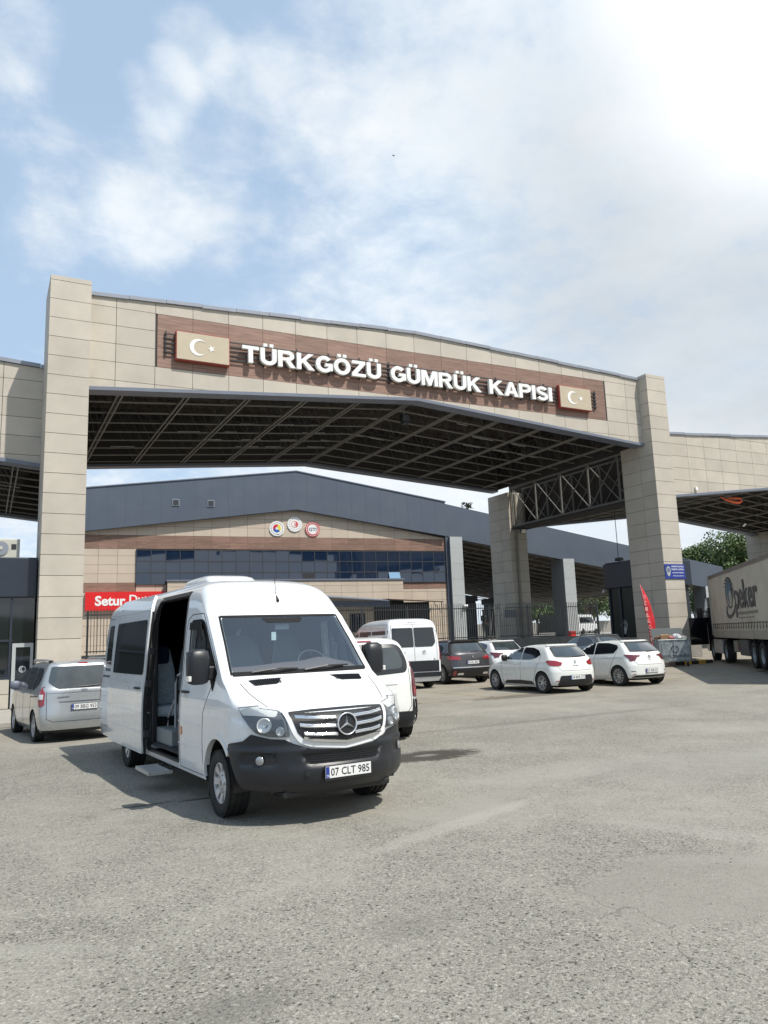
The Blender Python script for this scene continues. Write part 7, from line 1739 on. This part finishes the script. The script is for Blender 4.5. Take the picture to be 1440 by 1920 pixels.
# ================================================================ TRUCK
def build_truck():
    H = 40.7; a = radians(H); hd = Vector((sin(a), cos(a), 0)); lf = Vector((-cos(a), sin(a), 0))
    zg = .19; A = Vector((28.95, -.33, 0))            # ground point under the front left top corner of the trailer
    org = A-lf*1.275                                  # centre line at the trailer front
    t = thing('articulated_truck', 'long articulated truck with a faded beige curtain-sided trailer at the right edge', 'truck', (org.x, org.y, zg), -a)
    # local: x right, y forward, left side = -x
    TZ0, TZ1, L = 1.22, 3.95, 13.6
    cur = mat('faded_beige_curtain', (.52, .48, .40), .6, var=.08, vscale=.9, bump=.25, bscale=1.6, dirt=((.24, .20, .14), .45, .7))
    mb = MB(); n = 90                                  # curtain sides, slightly billowed
    for s in (-1, 1):
        o = len(mb.v)
        for i in range(n+1):
            y = -.08-(L-.16)*i/n
            for j in range(9):
                z = TZ0+.28+(TZ1-.16-TZ0-.28)*j/8; b_ = .012*sin(i*.9)*sin(pi*j/8)+.010*sin(i*2.3+j)
                mb.v.append((s*(1.262+b_), y, z))
        for i in range(n):
            for j in range(8): mb.f.append((o+i*9+j, o+i*9+9+j, o+i*9+10+j, o+i*9+1+j)); mb.m.append(0)
    mb.box(-1.25, 1.25, -L+.02, -.02, TZ0, TZ1-.02)
    tr = mb.build('trailer_curtain', cur, t, smooth=50)
    mb = MB(); mb.box(-1.275, 1.275, -L, 0, TZ1-.16, TZ1); 
    for i in range(34): y = -.2-i*.4; mb.box(-1.295, -1.275, y-.05, y+.05, TZ1-.05, TZ1+.008)
    mb.build('roof_rail', mat('grey_brown_rail', (.20, .175, .15), .6, var=.15), t)
    mb = MB(); mb.box(-1.275, 1.275, -.05, .02, TZ0-.05, TZ1-.16); mb.build('front_bulkhead', mat('grey_bulkhead', (.16, .16, .16), .6), t)
    mb = MB()
    for s in (-1, 1): mb.box(s*1.285-.02, s*1.285+.02, -.10, .03, TZ0-.02, TZ1-.10)
    mb.build('corner_post', mat('pale_post', (.42, .40, .36), .5), t)
    bd = mat('side_board', (.36, .33, .27), .55, var=.1, dirt=((.2, .17, .12), .4, 1.5))
    mb = MB(); k = 0; y = -.12
    while y > -L+.4: mb.box(-1.29, -1.255, y-2.6, y-.03, TZ0-.12, TZ0+.20); mb.box(1.255, 1.29, y-2.6, y-.03, TZ0-.12, TZ0+.20); y -= 2.65
    mb.build('side_board', bd, t, bevel=.008)
    mb = MB()
    for i in range(30):
        y = -.35-i*.44; mb.beam((-1.285, y, TZ0+.52), (-1.298, y, TZ0+.25), .02, .01); mb.box(-1.312, -1.285, y-.02, y+.02, TZ0+.30, TZ0+.37)
    mb.beam((-1.283, -.1, TZ0+.48), (-1.283, -L+.1, TZ0+.48), .006, .03)
    mb.build('tension_straps', mat('strap_brown', (.10, .085, .065), .7), t)
    # lettering on the curtain
    fm = lambda y, z: face_M((-1.283, y, z), (0, -1, 0), (-1, 0, 0))
    ink = mat('faded_dark_print', (.075, .080, .078), .6)
    mb = MB(); text_mb(mb, 'peker', fm(-5.40, 1.93), height=1.42, width=3.75, extrude=.004, offset=.022); lt = mb.build('lettering', ink, tr, recalc=False)
    mb = MB(); text_mb(mb, 'ULUSLARARASI NAKLİYAT', fm(-5.75, 2.03), height=.15, width=3.3, extrude=.003); text_mb(mb, 'LOJİSTİK VE DIŞ TİC', fm(-5.9, 1.86), height=.09, width=2.6, extrude=.003); mb.build('small_lettering', mat('paler_print', (.20, .19, .16), .6), tr, recalc=False)
    g = fm(-4.45, 2.92)
    oval = lambda rx, rz, cx=0, cz=0, n=36, r=0: [(cx+rx*cos(q)*cos(r)-rz*sin(q)*sin(r), cz+rx*cos(q)*sin(r)+rz*sin(q)*cos(r)) for q in [2*pi*i/n for i in range(n)]]
    mb = MB(); poly_fill(mb, oval(.50, .46, .05, .06), g, .003); mb.build('emblem_globe', mat('faded_blue_print', (.05, .13, .20), .6), tr)
    mb = MB(); poly_fill(mb, oval(.26, .30, .22, -.16, r=.35), g @ Matrix.Translation((0, 0, .004)), .003); mb.build('emblem_centre', mat('pale_print', (.40, .37, .30), .6), tr)
    mb = MB()
    def arc(o1, o2, i0, i1, z):
        for i in range(i0, i1): q = [o1[i % 36], o1[(i+1) % 36], o2[(i+1) % 36], o2[i % 36]]; mb.prism([g @ Vector((*p, z)) for p in q], g.to_3x3() @ Vector((0, 0, .004)))
    arc(oval(.74, .60), oval(.66, .53), 2, 30, .001); arc(oval(1.0, .40, .10, -.55, r=.25), oval(.90, .32, .14, -.50, r=.25), 14, 34, .005); arc(oval(.34, .26, .62, -.02), oval(.26, .19, .62, -.02), -6, 14, .009)
    for i in range(9): q = .6+i*.25; c_, s_ = cos(q), sin(q); mb.beam(g @ Vector((.78*c_, .62*s_, .003)), g @ Vector((.90*c_, .70*s_, .003)), .07, .012)
    mb.build('emblem_ring', ink, tr)
    # chassis, running gear
    mb = MB()
    for s in (-1, 1): mb.box(s*.45-.06, s*.45+.06, -L+.3, -.3, .92, 1.16)
    mb.box(-1.24, 1.24, -L+.05, -L+.25, .5, .7); mb.build('chassis', M['iron'], t)
    mb = MB(); mb.box(-1.18, -.70, -6.4, -4.9, .42, 1.05); mb.build('pallet_box', mat('grey_box', (.08, .085, .085), .5, var=.2), t, bevel=.02)
    mb = MB(); mb.box(-1.15, -.75, -4.4, -3.6, .52, 1.0); mb.build('tool_box', mat('pale_tool_box', (.26, .25, .20), .5, var=.2), t, bevel=.02)
    mb = MB(); mb.tube((-.95, -4.7, .72), (-.95, -3.95, .72), .2, 14); mb.build('air_tank', mat('dull_red_tank', (.14, .02, .02), .5), t, smooth=50)
    for yy in (-7.55, -8.86, -10.17):
        for s in (-1, 1): wheel(t, s*1.08, yy, .50, .36, .29, 'truck', s, rimmat=M['galv'])
        mb = MB(); mb.tube((-1, yy, .5), (1, yy, .5), .07, 10); mb.build('axle', M['iron'], t)
    for i in range(3):
        mb = MB(); yy = -7.55-1.31*i; pts = [(yy+.60*cos(q), .50+.60*sin(q)) for q in linspace(.35, pi-.35, 9)]
        for (p, q) in zip(pts, pts[1:]): mb.beam((-1.08, p[0], p[1]), (-1.08, q[0], q[1]), .38, .02)
        mb.build('mudguard', M['black'], t)
    # tractor unit
    wheel(t, -1.02, -2.05, .50, .34, .29, 'truck', -1, rimmat=M['galv']); wheel(t, 1.02, -2.05, .50, .34, .29, 'truck', 1, rimmat=M['galv'])
    wheel(t, -1.05, .95, .50, .30, .29, 'truck', -1, rimmat=M['galv']); wheel(t, 1.05, .95, .50, .30, .29, 'truck', 1, rimmat=M['galv'])
    cabm = mat('black_truck_cab', (.012, .013, .018), .3, coat=.6)
    C = MB(); o = [(.12, 1.14), (.12, 2.8), (.5, 3.0), (1.6, 2.97), (2.1, 2.3), (2.25, 1.4), (2.25, .45), (1.72, .42), (1.62, .75), (1.38, 1.02), (.95, 1.14), (.5, 1.14)]
    fmc = Matrix(((0, 0, 1, -1.22), (1, 0, 0, 0), (0, 1, 0, 0), (0, 0, 0, 1))); poly_fill(C, o, fmc, 2.44); cab = C.build('cab', cabm, t, bevel=.05)
    mb = MB(); poly_fill(mb, [(.6, 1.75), (.6, 2.5), (1.5, 2.5), (1.9, 1.8)], Matrix(((0, 0, 1, -1.232), (1, 0, 0, 0), (0, 1, 0, 0), (0, 0, 0, 1))), .015); mb.build('cab_window', M['glassdark'], cab)
    mb = MB(); mb.box(-1.2, 1.2, 2.22, 2.28, 1.5, 2.3); mb.build('cab_windscreen', M['glassdark'], cab)
    mb = MB(); mb.box(-1.62, -1.36, 1.80, 1.92, 1.85, 2.55); mb.box(-1.40, -1.2, 1.84, 1.88, 2.3, 2.36); mb.build('cab_mirror', M['black'], cab, bevel=.03)
    mb = MB(); dM = Matrix.Translation((-1.24, 1.75, 0)) @ Matrix.Rotation(radians(-52), 4, 'Z'); mb.box(-.03, .03, -.05, -1.15, 1.0, 1.95, M=dM) if False else mb.box(-.04, .04, -1.15, .0, .75, 2.05, M=dM); mb.build('cab_door', cabm, cab, bevel=.02)
    mb = MB(); mb.box(-1.24, -.9, -1.50, .36, .38, 1.02); mb.build('side_skirt', mat('pale_skirt', (.46, .45, .42), .45, dirt=((.25, .23, .2), .5, 2)), t, bevel=.04)
    mb = MB(); mb.box(-.8, .8, -2.8, 1.9, .55, .95); mb.build('tractor_frame', M['iron'], t)
build_truck()

# ================================================================ WASTE BIN, FLAG, PERSON, SMALL THINGS
zk = gz(25.6, -1.1)
def build_bin():
    t = thing('waste_container', 'galvanised wheeled waste container overflowing with rubbish at the foot of the right pillar', 'waste bin', (25.22, -1.15, zk), radians(-34))
    P_ = M['galv']; mb = MB()
    W0, W1, D0, D1, z0, z1 = .60, .66, .46, .53, .22, 1.14
    vs = [(-W0, -D0, z0), (W0, -D0, z0), (W0, D0, z0), (-W0, D0, z0), (-W1, -D1, z1), (W1, -D1, z1), (W1, D1, z1), (-W1, D1, z1)]
    mb.add(vs, [(0, 3, 2, 1), (0, 1, 5, 4), (1, 2, 6, 5), (2, 3, 7, 6), (3, 0, 4, 7), (4, 5, 6, 7)]); b = mb.build('tub', P_, t, bevel=.02)
    mb = MB(); mb.path([(-W1, -D1, z1), (W1, -D1, z1), (W1, D1, z1), (-W1, D1, z1), (-W1, -D1, z1)], .025, 8); mb.build('rim', P_, b, smooth=50)
    mb = MB()
    for x in (-.5, 0, .5): mb.prism([(x-.03, -D0-.005, z0+.05), (x+.03, -D0-.005, z0+.05), (x+.03, -D1-.0, z1-.05), (x-.03, -D1-.0, z1-.05)], (0, -.02, 0))
    mb.prism([(-W0-.005, -.03, z0), (-W0-.005, .03, z0), (-W1, .03, z1), (-W1, -.03, z1)], (-.02, 0, 0)); mb.build('rib', P_, b)
    mb = MB(); s_ = .035
    for (x0, x1, za, zb) in ((-.62, .62, .28, .31), (-.62, .62, 1.0, 1.03)): mb.box(x0, x1, -D0-.05, -D0-.028, za, zb)
    mb.build('stiffener', P_, b)
    fm = face_M((-.58, -D0-.052, .40), (1, 0, 0), (0, -1, .08)); mb = MB(); text_mb(mb, 'ÇEVRE TEMİZLİĞİ', fm, height=.12, width=1.15, extrude=.002, offset=.012); mb.build('stencil', M['navy'], b, recalc=False)
    fm = face_M((0, -D0-.066, .74), (1, 0, 0), (0, -1, .08)); mb = MB(); L_ = fm @ Matrix(((0, 1, 0, 0), (0, 0, 1, 0), (1, 0, 0, 0), (0, 0, 0, 1))); mb.lathe([(.13, 0), (.16, 0), (.16, .004), (.13, .004)], 20, M=L_, closed=True); mb.build('round_mark', M['navy'], b)
    fm = face_M((-W0-.035, .38, .70), (0, -1, 0), (-1, 0, .06)); mb = MB(); text_mb(mb, 'ATEŞ ATMA', fm, height=.08, width=.62, extrude=.002, offset=.008); mb.build('red_stencil', M['red'], b, recalc=False)
    for x in (-.52, .52):
        for y in (-.38, .38):
            mb = MB(); mb.tube((x-.025, y, .10), (x+.025, y, .10), .10, 18); c = mb.build('castor', M['tyre'], t, smooth=40)
            mb = MB(); mb.box(x-.04, x+.04, y-.03, y+.03, .14, .24); mb.build('castor_fork', M['galv'], c)
    mb = MB(); mb.prism([(-W1, .52, z1+.02), (W1, .52, z1+.02), (W1+.02, .70, z1+.50), (-W1-.02, .70, z1+.50)], (0, .03, .0)); mb.build('lid', mat('dull_lid', (.09, .10, .10), .5, metal=.3), t, bevel=.01)
    rr = random.Random(12)
    for k in range(4):
        g_ = thing('cardboard_box', ['brown cardboard box on the rubbish heap, largest and at the left', 'small flattened brown carton in the middle of the rubbish heap', 'tan carton at the right end of the rubbish heap', 'dark brown carton low at the left rim of the bin'][k], 'box', (25.22, -1.15, zk), radians(-34))
        mb = MB(); cx, cy, cz, sz = [(-.28, -.1, 1.26, .17), (.02, .12, 1.24, .12), (.45, .05, 1.22, .10), (-.55, .12, 1.22, .12)][k]
        mb.box(-sz, sz, -sz*.7, sz*.7, -sz*.6, sz*.6, M=Matrix.Translation((cx, cy, cz)) @ Matrix.Rotation(rr.uniform(-.6, .6), 4, 'Z') @ Matrix.Rotation(rr.uniform(-.4, .4), 4, 'X')); mb.build('carton', mat('cardboard', (.34, .20, .10) if k < 3 else (.16, .09, .05), .8, var=.15), g_, bevel=.006)
        mb = MB(); mb.box(-sz*.1, sz*.1, -sz*.71, sz*.71, sz*.6, sz*.61, M=Matrix.Translation((cx, cy, cz)) @ Matrix.Rotation(.2, 4, 'Z')); mb.build('tape', M['pwhite2'], g_)
    for k, (cx, cy, cz, sz, col, lab) in enumerate(((.22, -.12, 1.24, .20, (.50, .50, .52), 'crumpled pale plastic bag on top of the waste container'), (-.02, -.2, 1.2, .14, (.36, .10, .09), 'reddish crumpled bag near the front rim of the waste container'), (.52, -.15, 1.2, .13, (.30, .29, .28), 'grey crumpled bag at the right end of the waste container'))):
        mb = MB(); n = 12; rr = random.Random(k)
        for i in range(8):
            for j in range(n):
                th, ph = pi*i/7, 2*pi*j/n; r = sz*(1+rr.uniform(-.28, .22)); mb.v.append((cx+r*sin(th)*cos(ph)*1.1, cy+r*sin(th)*sin(ph), cz+r*cos(th)*.7))
        for i in range(7):
            for j in range(n): mb.f.append((i*n+j, (i+1)*n+j, (i+1)*n+(j+1) % n, i*n+(j+1) % n)); mb.m.append(0)
        o = mb.build('rubbish_bag', mat('plastic_bag', col, .35), None, smooth=30); o.location = (25.22, -1.15, zk); o.rotation_euler = (0, 0, radians(-34)); o['label'] = lab; o['category'] = 'bag'
build_bin()
# feather flag
def build_flag():
    X0, Y0_ = 25.42, .10; z0 = zk+.1
    t = thing('feather_flag', 'red feather flag with white lettering leaning beside the right pillar', 'flag', (X0, Y0_, z0))
    mb = MB(); top = 3.55; pts = [(0, 0, 0), (-.06, 0, 1.2), (-.24, 0, 2.6), (-.46, 0, top)]
    mb.path(pts, .018, 6); mb.build('pole', M['lgrey'], t)
    mb = MB(); n = 26
    for i in range(n+1):
        q = i/n; z = .35+q*(top-.33); xl = -.02-.44*q**1.3-.02; wd = .46*(sin(pi*min(1, .14+q*.86)))**.45 if q < .98 else .02
        if q > .86: wd *= (1-q)/.14*.55+.45
        for j in range(6): u = j/5; mb.v.append((xl+(wd*u), .05*sin(u*5+i*.4)*(1.1-q)+.015*sin(i*.9), z+.0*u))
    for i in range(n):
        for j in range(5): mb.f.append((i*6+j, i*6+j+1, i*6+7+j, i*6+6+j)); mb.m.append(0)
    f = mb.build('cloth', M['redfab'], t, smooth=60, recalc=False); sol = f.modifiers.new('s', 'SOLIDIFY'); sol.thickness = .006
    mb = MB(); R_ = Matrix.Translation((.20, -.035, .75)) @ Matrix.Rotation(radians(0), 4, 'Y')
    for i, chh in enumerate('SHOPPING'):
        z = 1.0+i*.27; q = (z-.35)/(top-.33); text_mb(mb, chh, face_M((.08-.44*q**1.3, -.062, z), (0, 0, 1), (0, -1, 0)) @ Matrix.Rotation(0, 4, 'Z'), height=.17, width=.17, extrude=.003, offset=.01)
    mb.build('lettering', mat('faded_pink_print', (.62, .30, .28), .6), f, recalc=False)
    mb = MB(); mb.lathe([(0, 0), (.25, 0), (.24, .05), (0, .07)], 20, M=Matrix.Rotation(-pi/2, 4, 'Y')); mb.build('base', M['black'], t)
build_flag()

# person behind the fence: one skinned body
def build_person():
    loc = Vector((24.12, 11.35, TZ+.06))
    t = thing('person', 'person in dark patterned clothes standing behind the fence left of the shaded pillar', 'person', loc, .35)
    J = {'pel': (0, 0, .95), 'wst': (0, 0, 1.08), 'ch': (0, .01, 1.28), 'nk': (0, 0, 1.47), 'hd0': (0, -.01, 1.56), 'hd1': (0, -.02, 1.66), 'hd2': (0, -.015, 1.74),
         'shL': (-.17, 0, 1.41), 'elL': (-.26, -.03, 1.15), 'wrL': (-.20, -.16, 1.0), 'haL': (-.15, -.22, .98), 'shR': (.17, 0, 1.41), 'elR': (.27, -.02, 1.14), 'wrR': (.24, -.10, .92), 'haR': (.23, -.13, .84),
         'hpL': (-.09, 0, .90), 'knL': (-.11, -.02, .50), 'anL': (-.12, .01, .09), 'toL': (-.13, -.13, .03), 'hpR': (.09, 0, .90), 'knR': (.12, -.03, .50), 'anR': (.14, .0, .09), 'toR': (.16, -.13, .03)}
    R_ = {'pel': .14, 'wst': .125, 'ch': .15, 'nk': .055, 'hd0': .075, 'hd1': .092, 'hd2': .07, 'sh': .065, 'el': .046, 'wr': .032, 'ha': .034, 'hp': .095, 'kn': .06, 'an': .04, 'to': .035}
    E_ = [('pel', 'wst'), ('wst', 'ch'), ('ch', 'nk'), ('nk', 'hd0'), ('hd0', 'hd1'), ('hd1', 'hd2')]+[(a+s if a != 'ch' else 'ch', b+s) for s in 'LR' for a, b in (('ch', 'sh'), ('sh', 'el'), ('el', 'wr'), ('wr', 'ha'))]+[(a+s if a != 'pel' else 'pel', b+s) for s in 'LR' for a, b in (('pel', 'hp'), ('hp', 'kn'), ('kn', 'an'), ('an', 'to'))]
    ks = list(J); me = bpy.data.meshes.new('body'); me.from_pydata([J[k] for k in ks], [(ks.index(a), ks.index(b)) for a, b in E_], [])
    o = bpy.data.objects.new('body', me); COL.objects.link(o); o.parent = t
    md = o.modifiers.new('skin', 'SKIN'); sv = me.skin_vertices[0].data
    for i, k in enumerate(ks):
        r = R_.get(k, R_.get(k[:2], .05)); sv[i].radius = (r, r*.8 if k in ('pel', 'wst', 'ch') else r)
    sv[0].use_root = True; sb = o.modifiers.new('sub', 'SUBSURF'); sb.levels = 2; sb.render_levels = 2
    skin = mat('skin', (.36, .20, .13), .55); cam_ = mat('dark_patterned_cloth', (.05, .055, .05), .85, var=.9, vscale=9)
    dg = bpy.context.evaluated_depsgraph_get(); dg.update(); m2 = bpy.data.meshes.new_from_object(o.evaluated_get(dg)); o.modifiers.clear(); o.data = m2
    m2.materials.clear(); m2.materials.append(cam_); m2.materials.append(skin)
    for p in m2.polygons:
        c = p.center; p.material_index = 1 if (c.z > 1.50 or (abs(c.x) > .13 and c.z < 1.06 and c.y < -.08 and c.z > .6)) else 0; p.use_smooth = True
    mb = MB()
    for i in range(7):
        for j in range(14): th, ph = (pi*.52)*i/6, 2*pi*j/14; mb.v.append((.098*sin(th)*cos(ph), .012+.105*sin(th)*sin(ph), 1.675+.10*cos(th)))
    for i in range(6):
        for j in range(14): mb.f.append((i*14+j, (i+1)*14+j, (i+1)*14+(j+1) % 14, i*14+(j+1) % 14)); mb.m.append(0)
    mb.build('hair', M['black'], t, smooth=60)
    for s in (-1, 1):
        mb = MB(); hx, hy, hz = J['haL'] if s < 0 else J['haR']
        for k in range(4): mb.path([(hx+(k-1.5)*.016, hy-.0, hz-.01), (hx+(k-1.5)*.018, hy-.035, hz-.035), (hx+(k-1.5)*.018, hy-.045, hz-.07+.006*abs(k-1.3))], [.010, .009, .006], 6)
        mb.path([(hx-s*.035, hy, hz), (hx-s*.055, hy-.03, hz-.02), (hx-s*.05, hy-.05, hz-.04)], [.011, .010, .007], 6); mb.build('fingers', skin, o, smooth=60)
    mb = MB(); mb.tube((0, -.105, 1.63), (0, -.125, 1.615), .014, 6, rb=.008); mb.build('nose', skin, o)
    mb = MB()
    for s in (-1, 1): mb.tube((s*.035, -.095, 1.655), (s*.035, -.108, 1.655), .010, 8)
    mb.build('eyes', M['black'], o)
build_person()
# things in the yard beyond the fence
t = thing('parked_van', 'pale van standing in the sun beyond the fence, seen between the grey columns', 'van', (49.5, 35, 1.4), .4)
mb = MB(); mb.box(-2.3, 2.3, -.95, .95, .35, 1.3); mb.prism([(-2.2, -.9, 1.3), (1.0, -.9, 1.3), (.6, -.85, 2.1), (-2.2, -.85, 2.1)], (0, 1.8, 0)); mb.build('body', M['pwhite2'], t, bevel=.08)
mb = MB(); mb.prism([(-1.9, -.93, 1.35), (.7, -.93, 1.35), (.4, -.89, 1.95), (-1.9, -.89, 1.95)], (0, .02, 0)); mb.build('window', M['glassdark'], t)
for x in (-1.4, 1.5): wheel(t, x, -.85, .33, .2, .21, 'cap', -1) if False else None
for x in (-1.4, 1.5): mb = MB(); mb.tube((x, -.97, .33), (x, -.75, .33), .33, 20); mb.build('wheel', M['tyre'], t)
t = thing('red_crate', 'small red crate at the foot of the second grey column behind the fence', 'crate', tuple(BM @ Vector((36.5, -1.2, TZ))))
mb = MB(); mb.box(-.26, .26, -.2, .2, 0, .42); mb.build('crate_box', M['red'], t, bevel=.03)
mb = MB(); mb.box(-.28, .28, -.22, .22, .36, .42); mb.build('crate_rim', M['redfab'], t)

t = thing('parked_van', 'white van roof beyond the fence beside the dark inner column', 'van', (62.5, 46, 1.4), .3)
mb = MB(); mb.box(-2.4, 2.4, -.95, .95, .35, 1.2); mb.prism([(-2.3, -.9, 1.2), (1.6, -.9, 1.2), (1.0, -.85, 2.3), (-2.3, -.85, 2.3)], (0, 1.8, 0)); mb.build('body', M['pwhite'], t, bevel=.08)
mb = MB(); mb.prism([(-2.0, -.93, 1.35), (1.2, -.93, 1.35), (.8, -.89, 2.0), (-2.0, -.89, 2.0)], (0, .02, 0)); mb.build('window', M['glassdark'], t)
for x in (-1.4, 1.5): mb = MB(); mb.tube((x, -.97, .33), (x, -.75, .33), .33, 20); mb.build('wheel', M['tyre'], t)
mb = MB(); mb.box(48, 120, 88, 88.4, 1.3, 3.6); o = mb.build('boundary_wall', M['conc']); o['label'] = 'long pale boundary wall far behind the inspection canopy'; o['category'] = 'wall'
tree(97, 92, 1.3, 9.5, 5.5, 'far green tree behind the boundary wall, right of the inner columns', 8, 3500, .4)
tree(105, 90, 1.3, 9, 5.5, 'far green tree behind the boundary wall, next to the dark booth', 9, 3500, .4)
# ================================================================ one mesh per separate piece
def split_far_pieces(o, margin=.22, most=16):
    me = o.data; n = len(me.vertices)
    if n > 60000 or n == 0: return
    par = list(range(n))
    def find(a):
        while par[a] != a: par[a] = par[par[a]]; a = par[a]
        return a
    for e in me.edges:
        a, b = find(e.vertices[0]), find(e.vertices[1])
        if a != b: par[a] = b
    isl = {}
    for v in me.vertices: isl.setdefault(find(v.index), []).append(v.index)
    if len(isl) < 2 or len(isl) > 900: return
    keys = list(isl); bb = []
    for k in keys:
        c = [me.vertices[i].co for i in isl[k]]; bb.append([min(p[q] for p in c) for q in range(3)]+[max(p[q] for p in c) for q in range(3)])
    m = len(keys); g = list(range(m))
    def fg(a):
        while g[a] != a: g[a] = g[g[a]]; a = g[a]
        return a
    for i in range(m):
        for j in range(i+1, m):
            if all(bb[i][q]-margin <= bb[j][q+3] and bb[j][q]-margin <= bb[i][q+3] for q in range(3)):
                a, b = fg(i), fg(j)
                if a != b: g[a] = b
    cl = {}
    for i in range(m): cl.setdefault(fg(i), []).append(i)
    if not 2 <= len(cl) <= most: return
    grp = {}
    for ci, mem in enumerate(cl.values()):
        for i in mem:
            for v in isl[keys[i]]: grp[v] = ci
    faces = {}
    for p in me.polygons: faces.setdefault(grp[p.vertices[0]], []).append(p)
    first = True
    for ci, fs in faces.items():
        idx = {}; vs = []; fl = []
        for p in fs:
            f = []
            for v in p.vertices:
                if v not in idx: idx[v] = len(vs); vs.append(tuple(me.vertices[v].co))
                f.append(idx[v])
            fl.append(f)
        nm = bpy.data.meshes.new(o.name.split('.')[0]); nm.from_pydata(vs, [], fl)
        for mt in me.materials: nm.materials.append(mt)
        nm.polygons.foreach_set('material_index', [p.material_index for p in fs]); nm.polygons.foreach_set('use_smooth', [p.use_smooth for p in fs])
        if any(p.use_smooth for p in fs): nm.set_sharp_from_angle(angle=radians(40))
        c = o.copy(); c.data = nm; c.name = o.name.split('.')[0]; COL.objects.link(c)
        if first:
            for ch in list(o.children): ch.parent = c
            first = False
    bpy.data.objects.remove(o)
SKIP = ('crown', 'leaves', 'pickets', 'space_truss', 'window_strip', 'mullion', 'lettering', 'text', 'characters', 'body')
for o in [x for x in bpy.data.objects if x.type == 'MESH' and x.get('kind') is None and x.parent]:
    b = o.name.split('.')[0]
    if b in SKIP or b.endswith('lettering'): continue
    split_far_pieces(o, .22, 60 if b == 'cable_tray' else 16)
for m_ in [m for m in bpy.data.meshes if m.users == 0]: bpy.data.meshes.remove(m_)
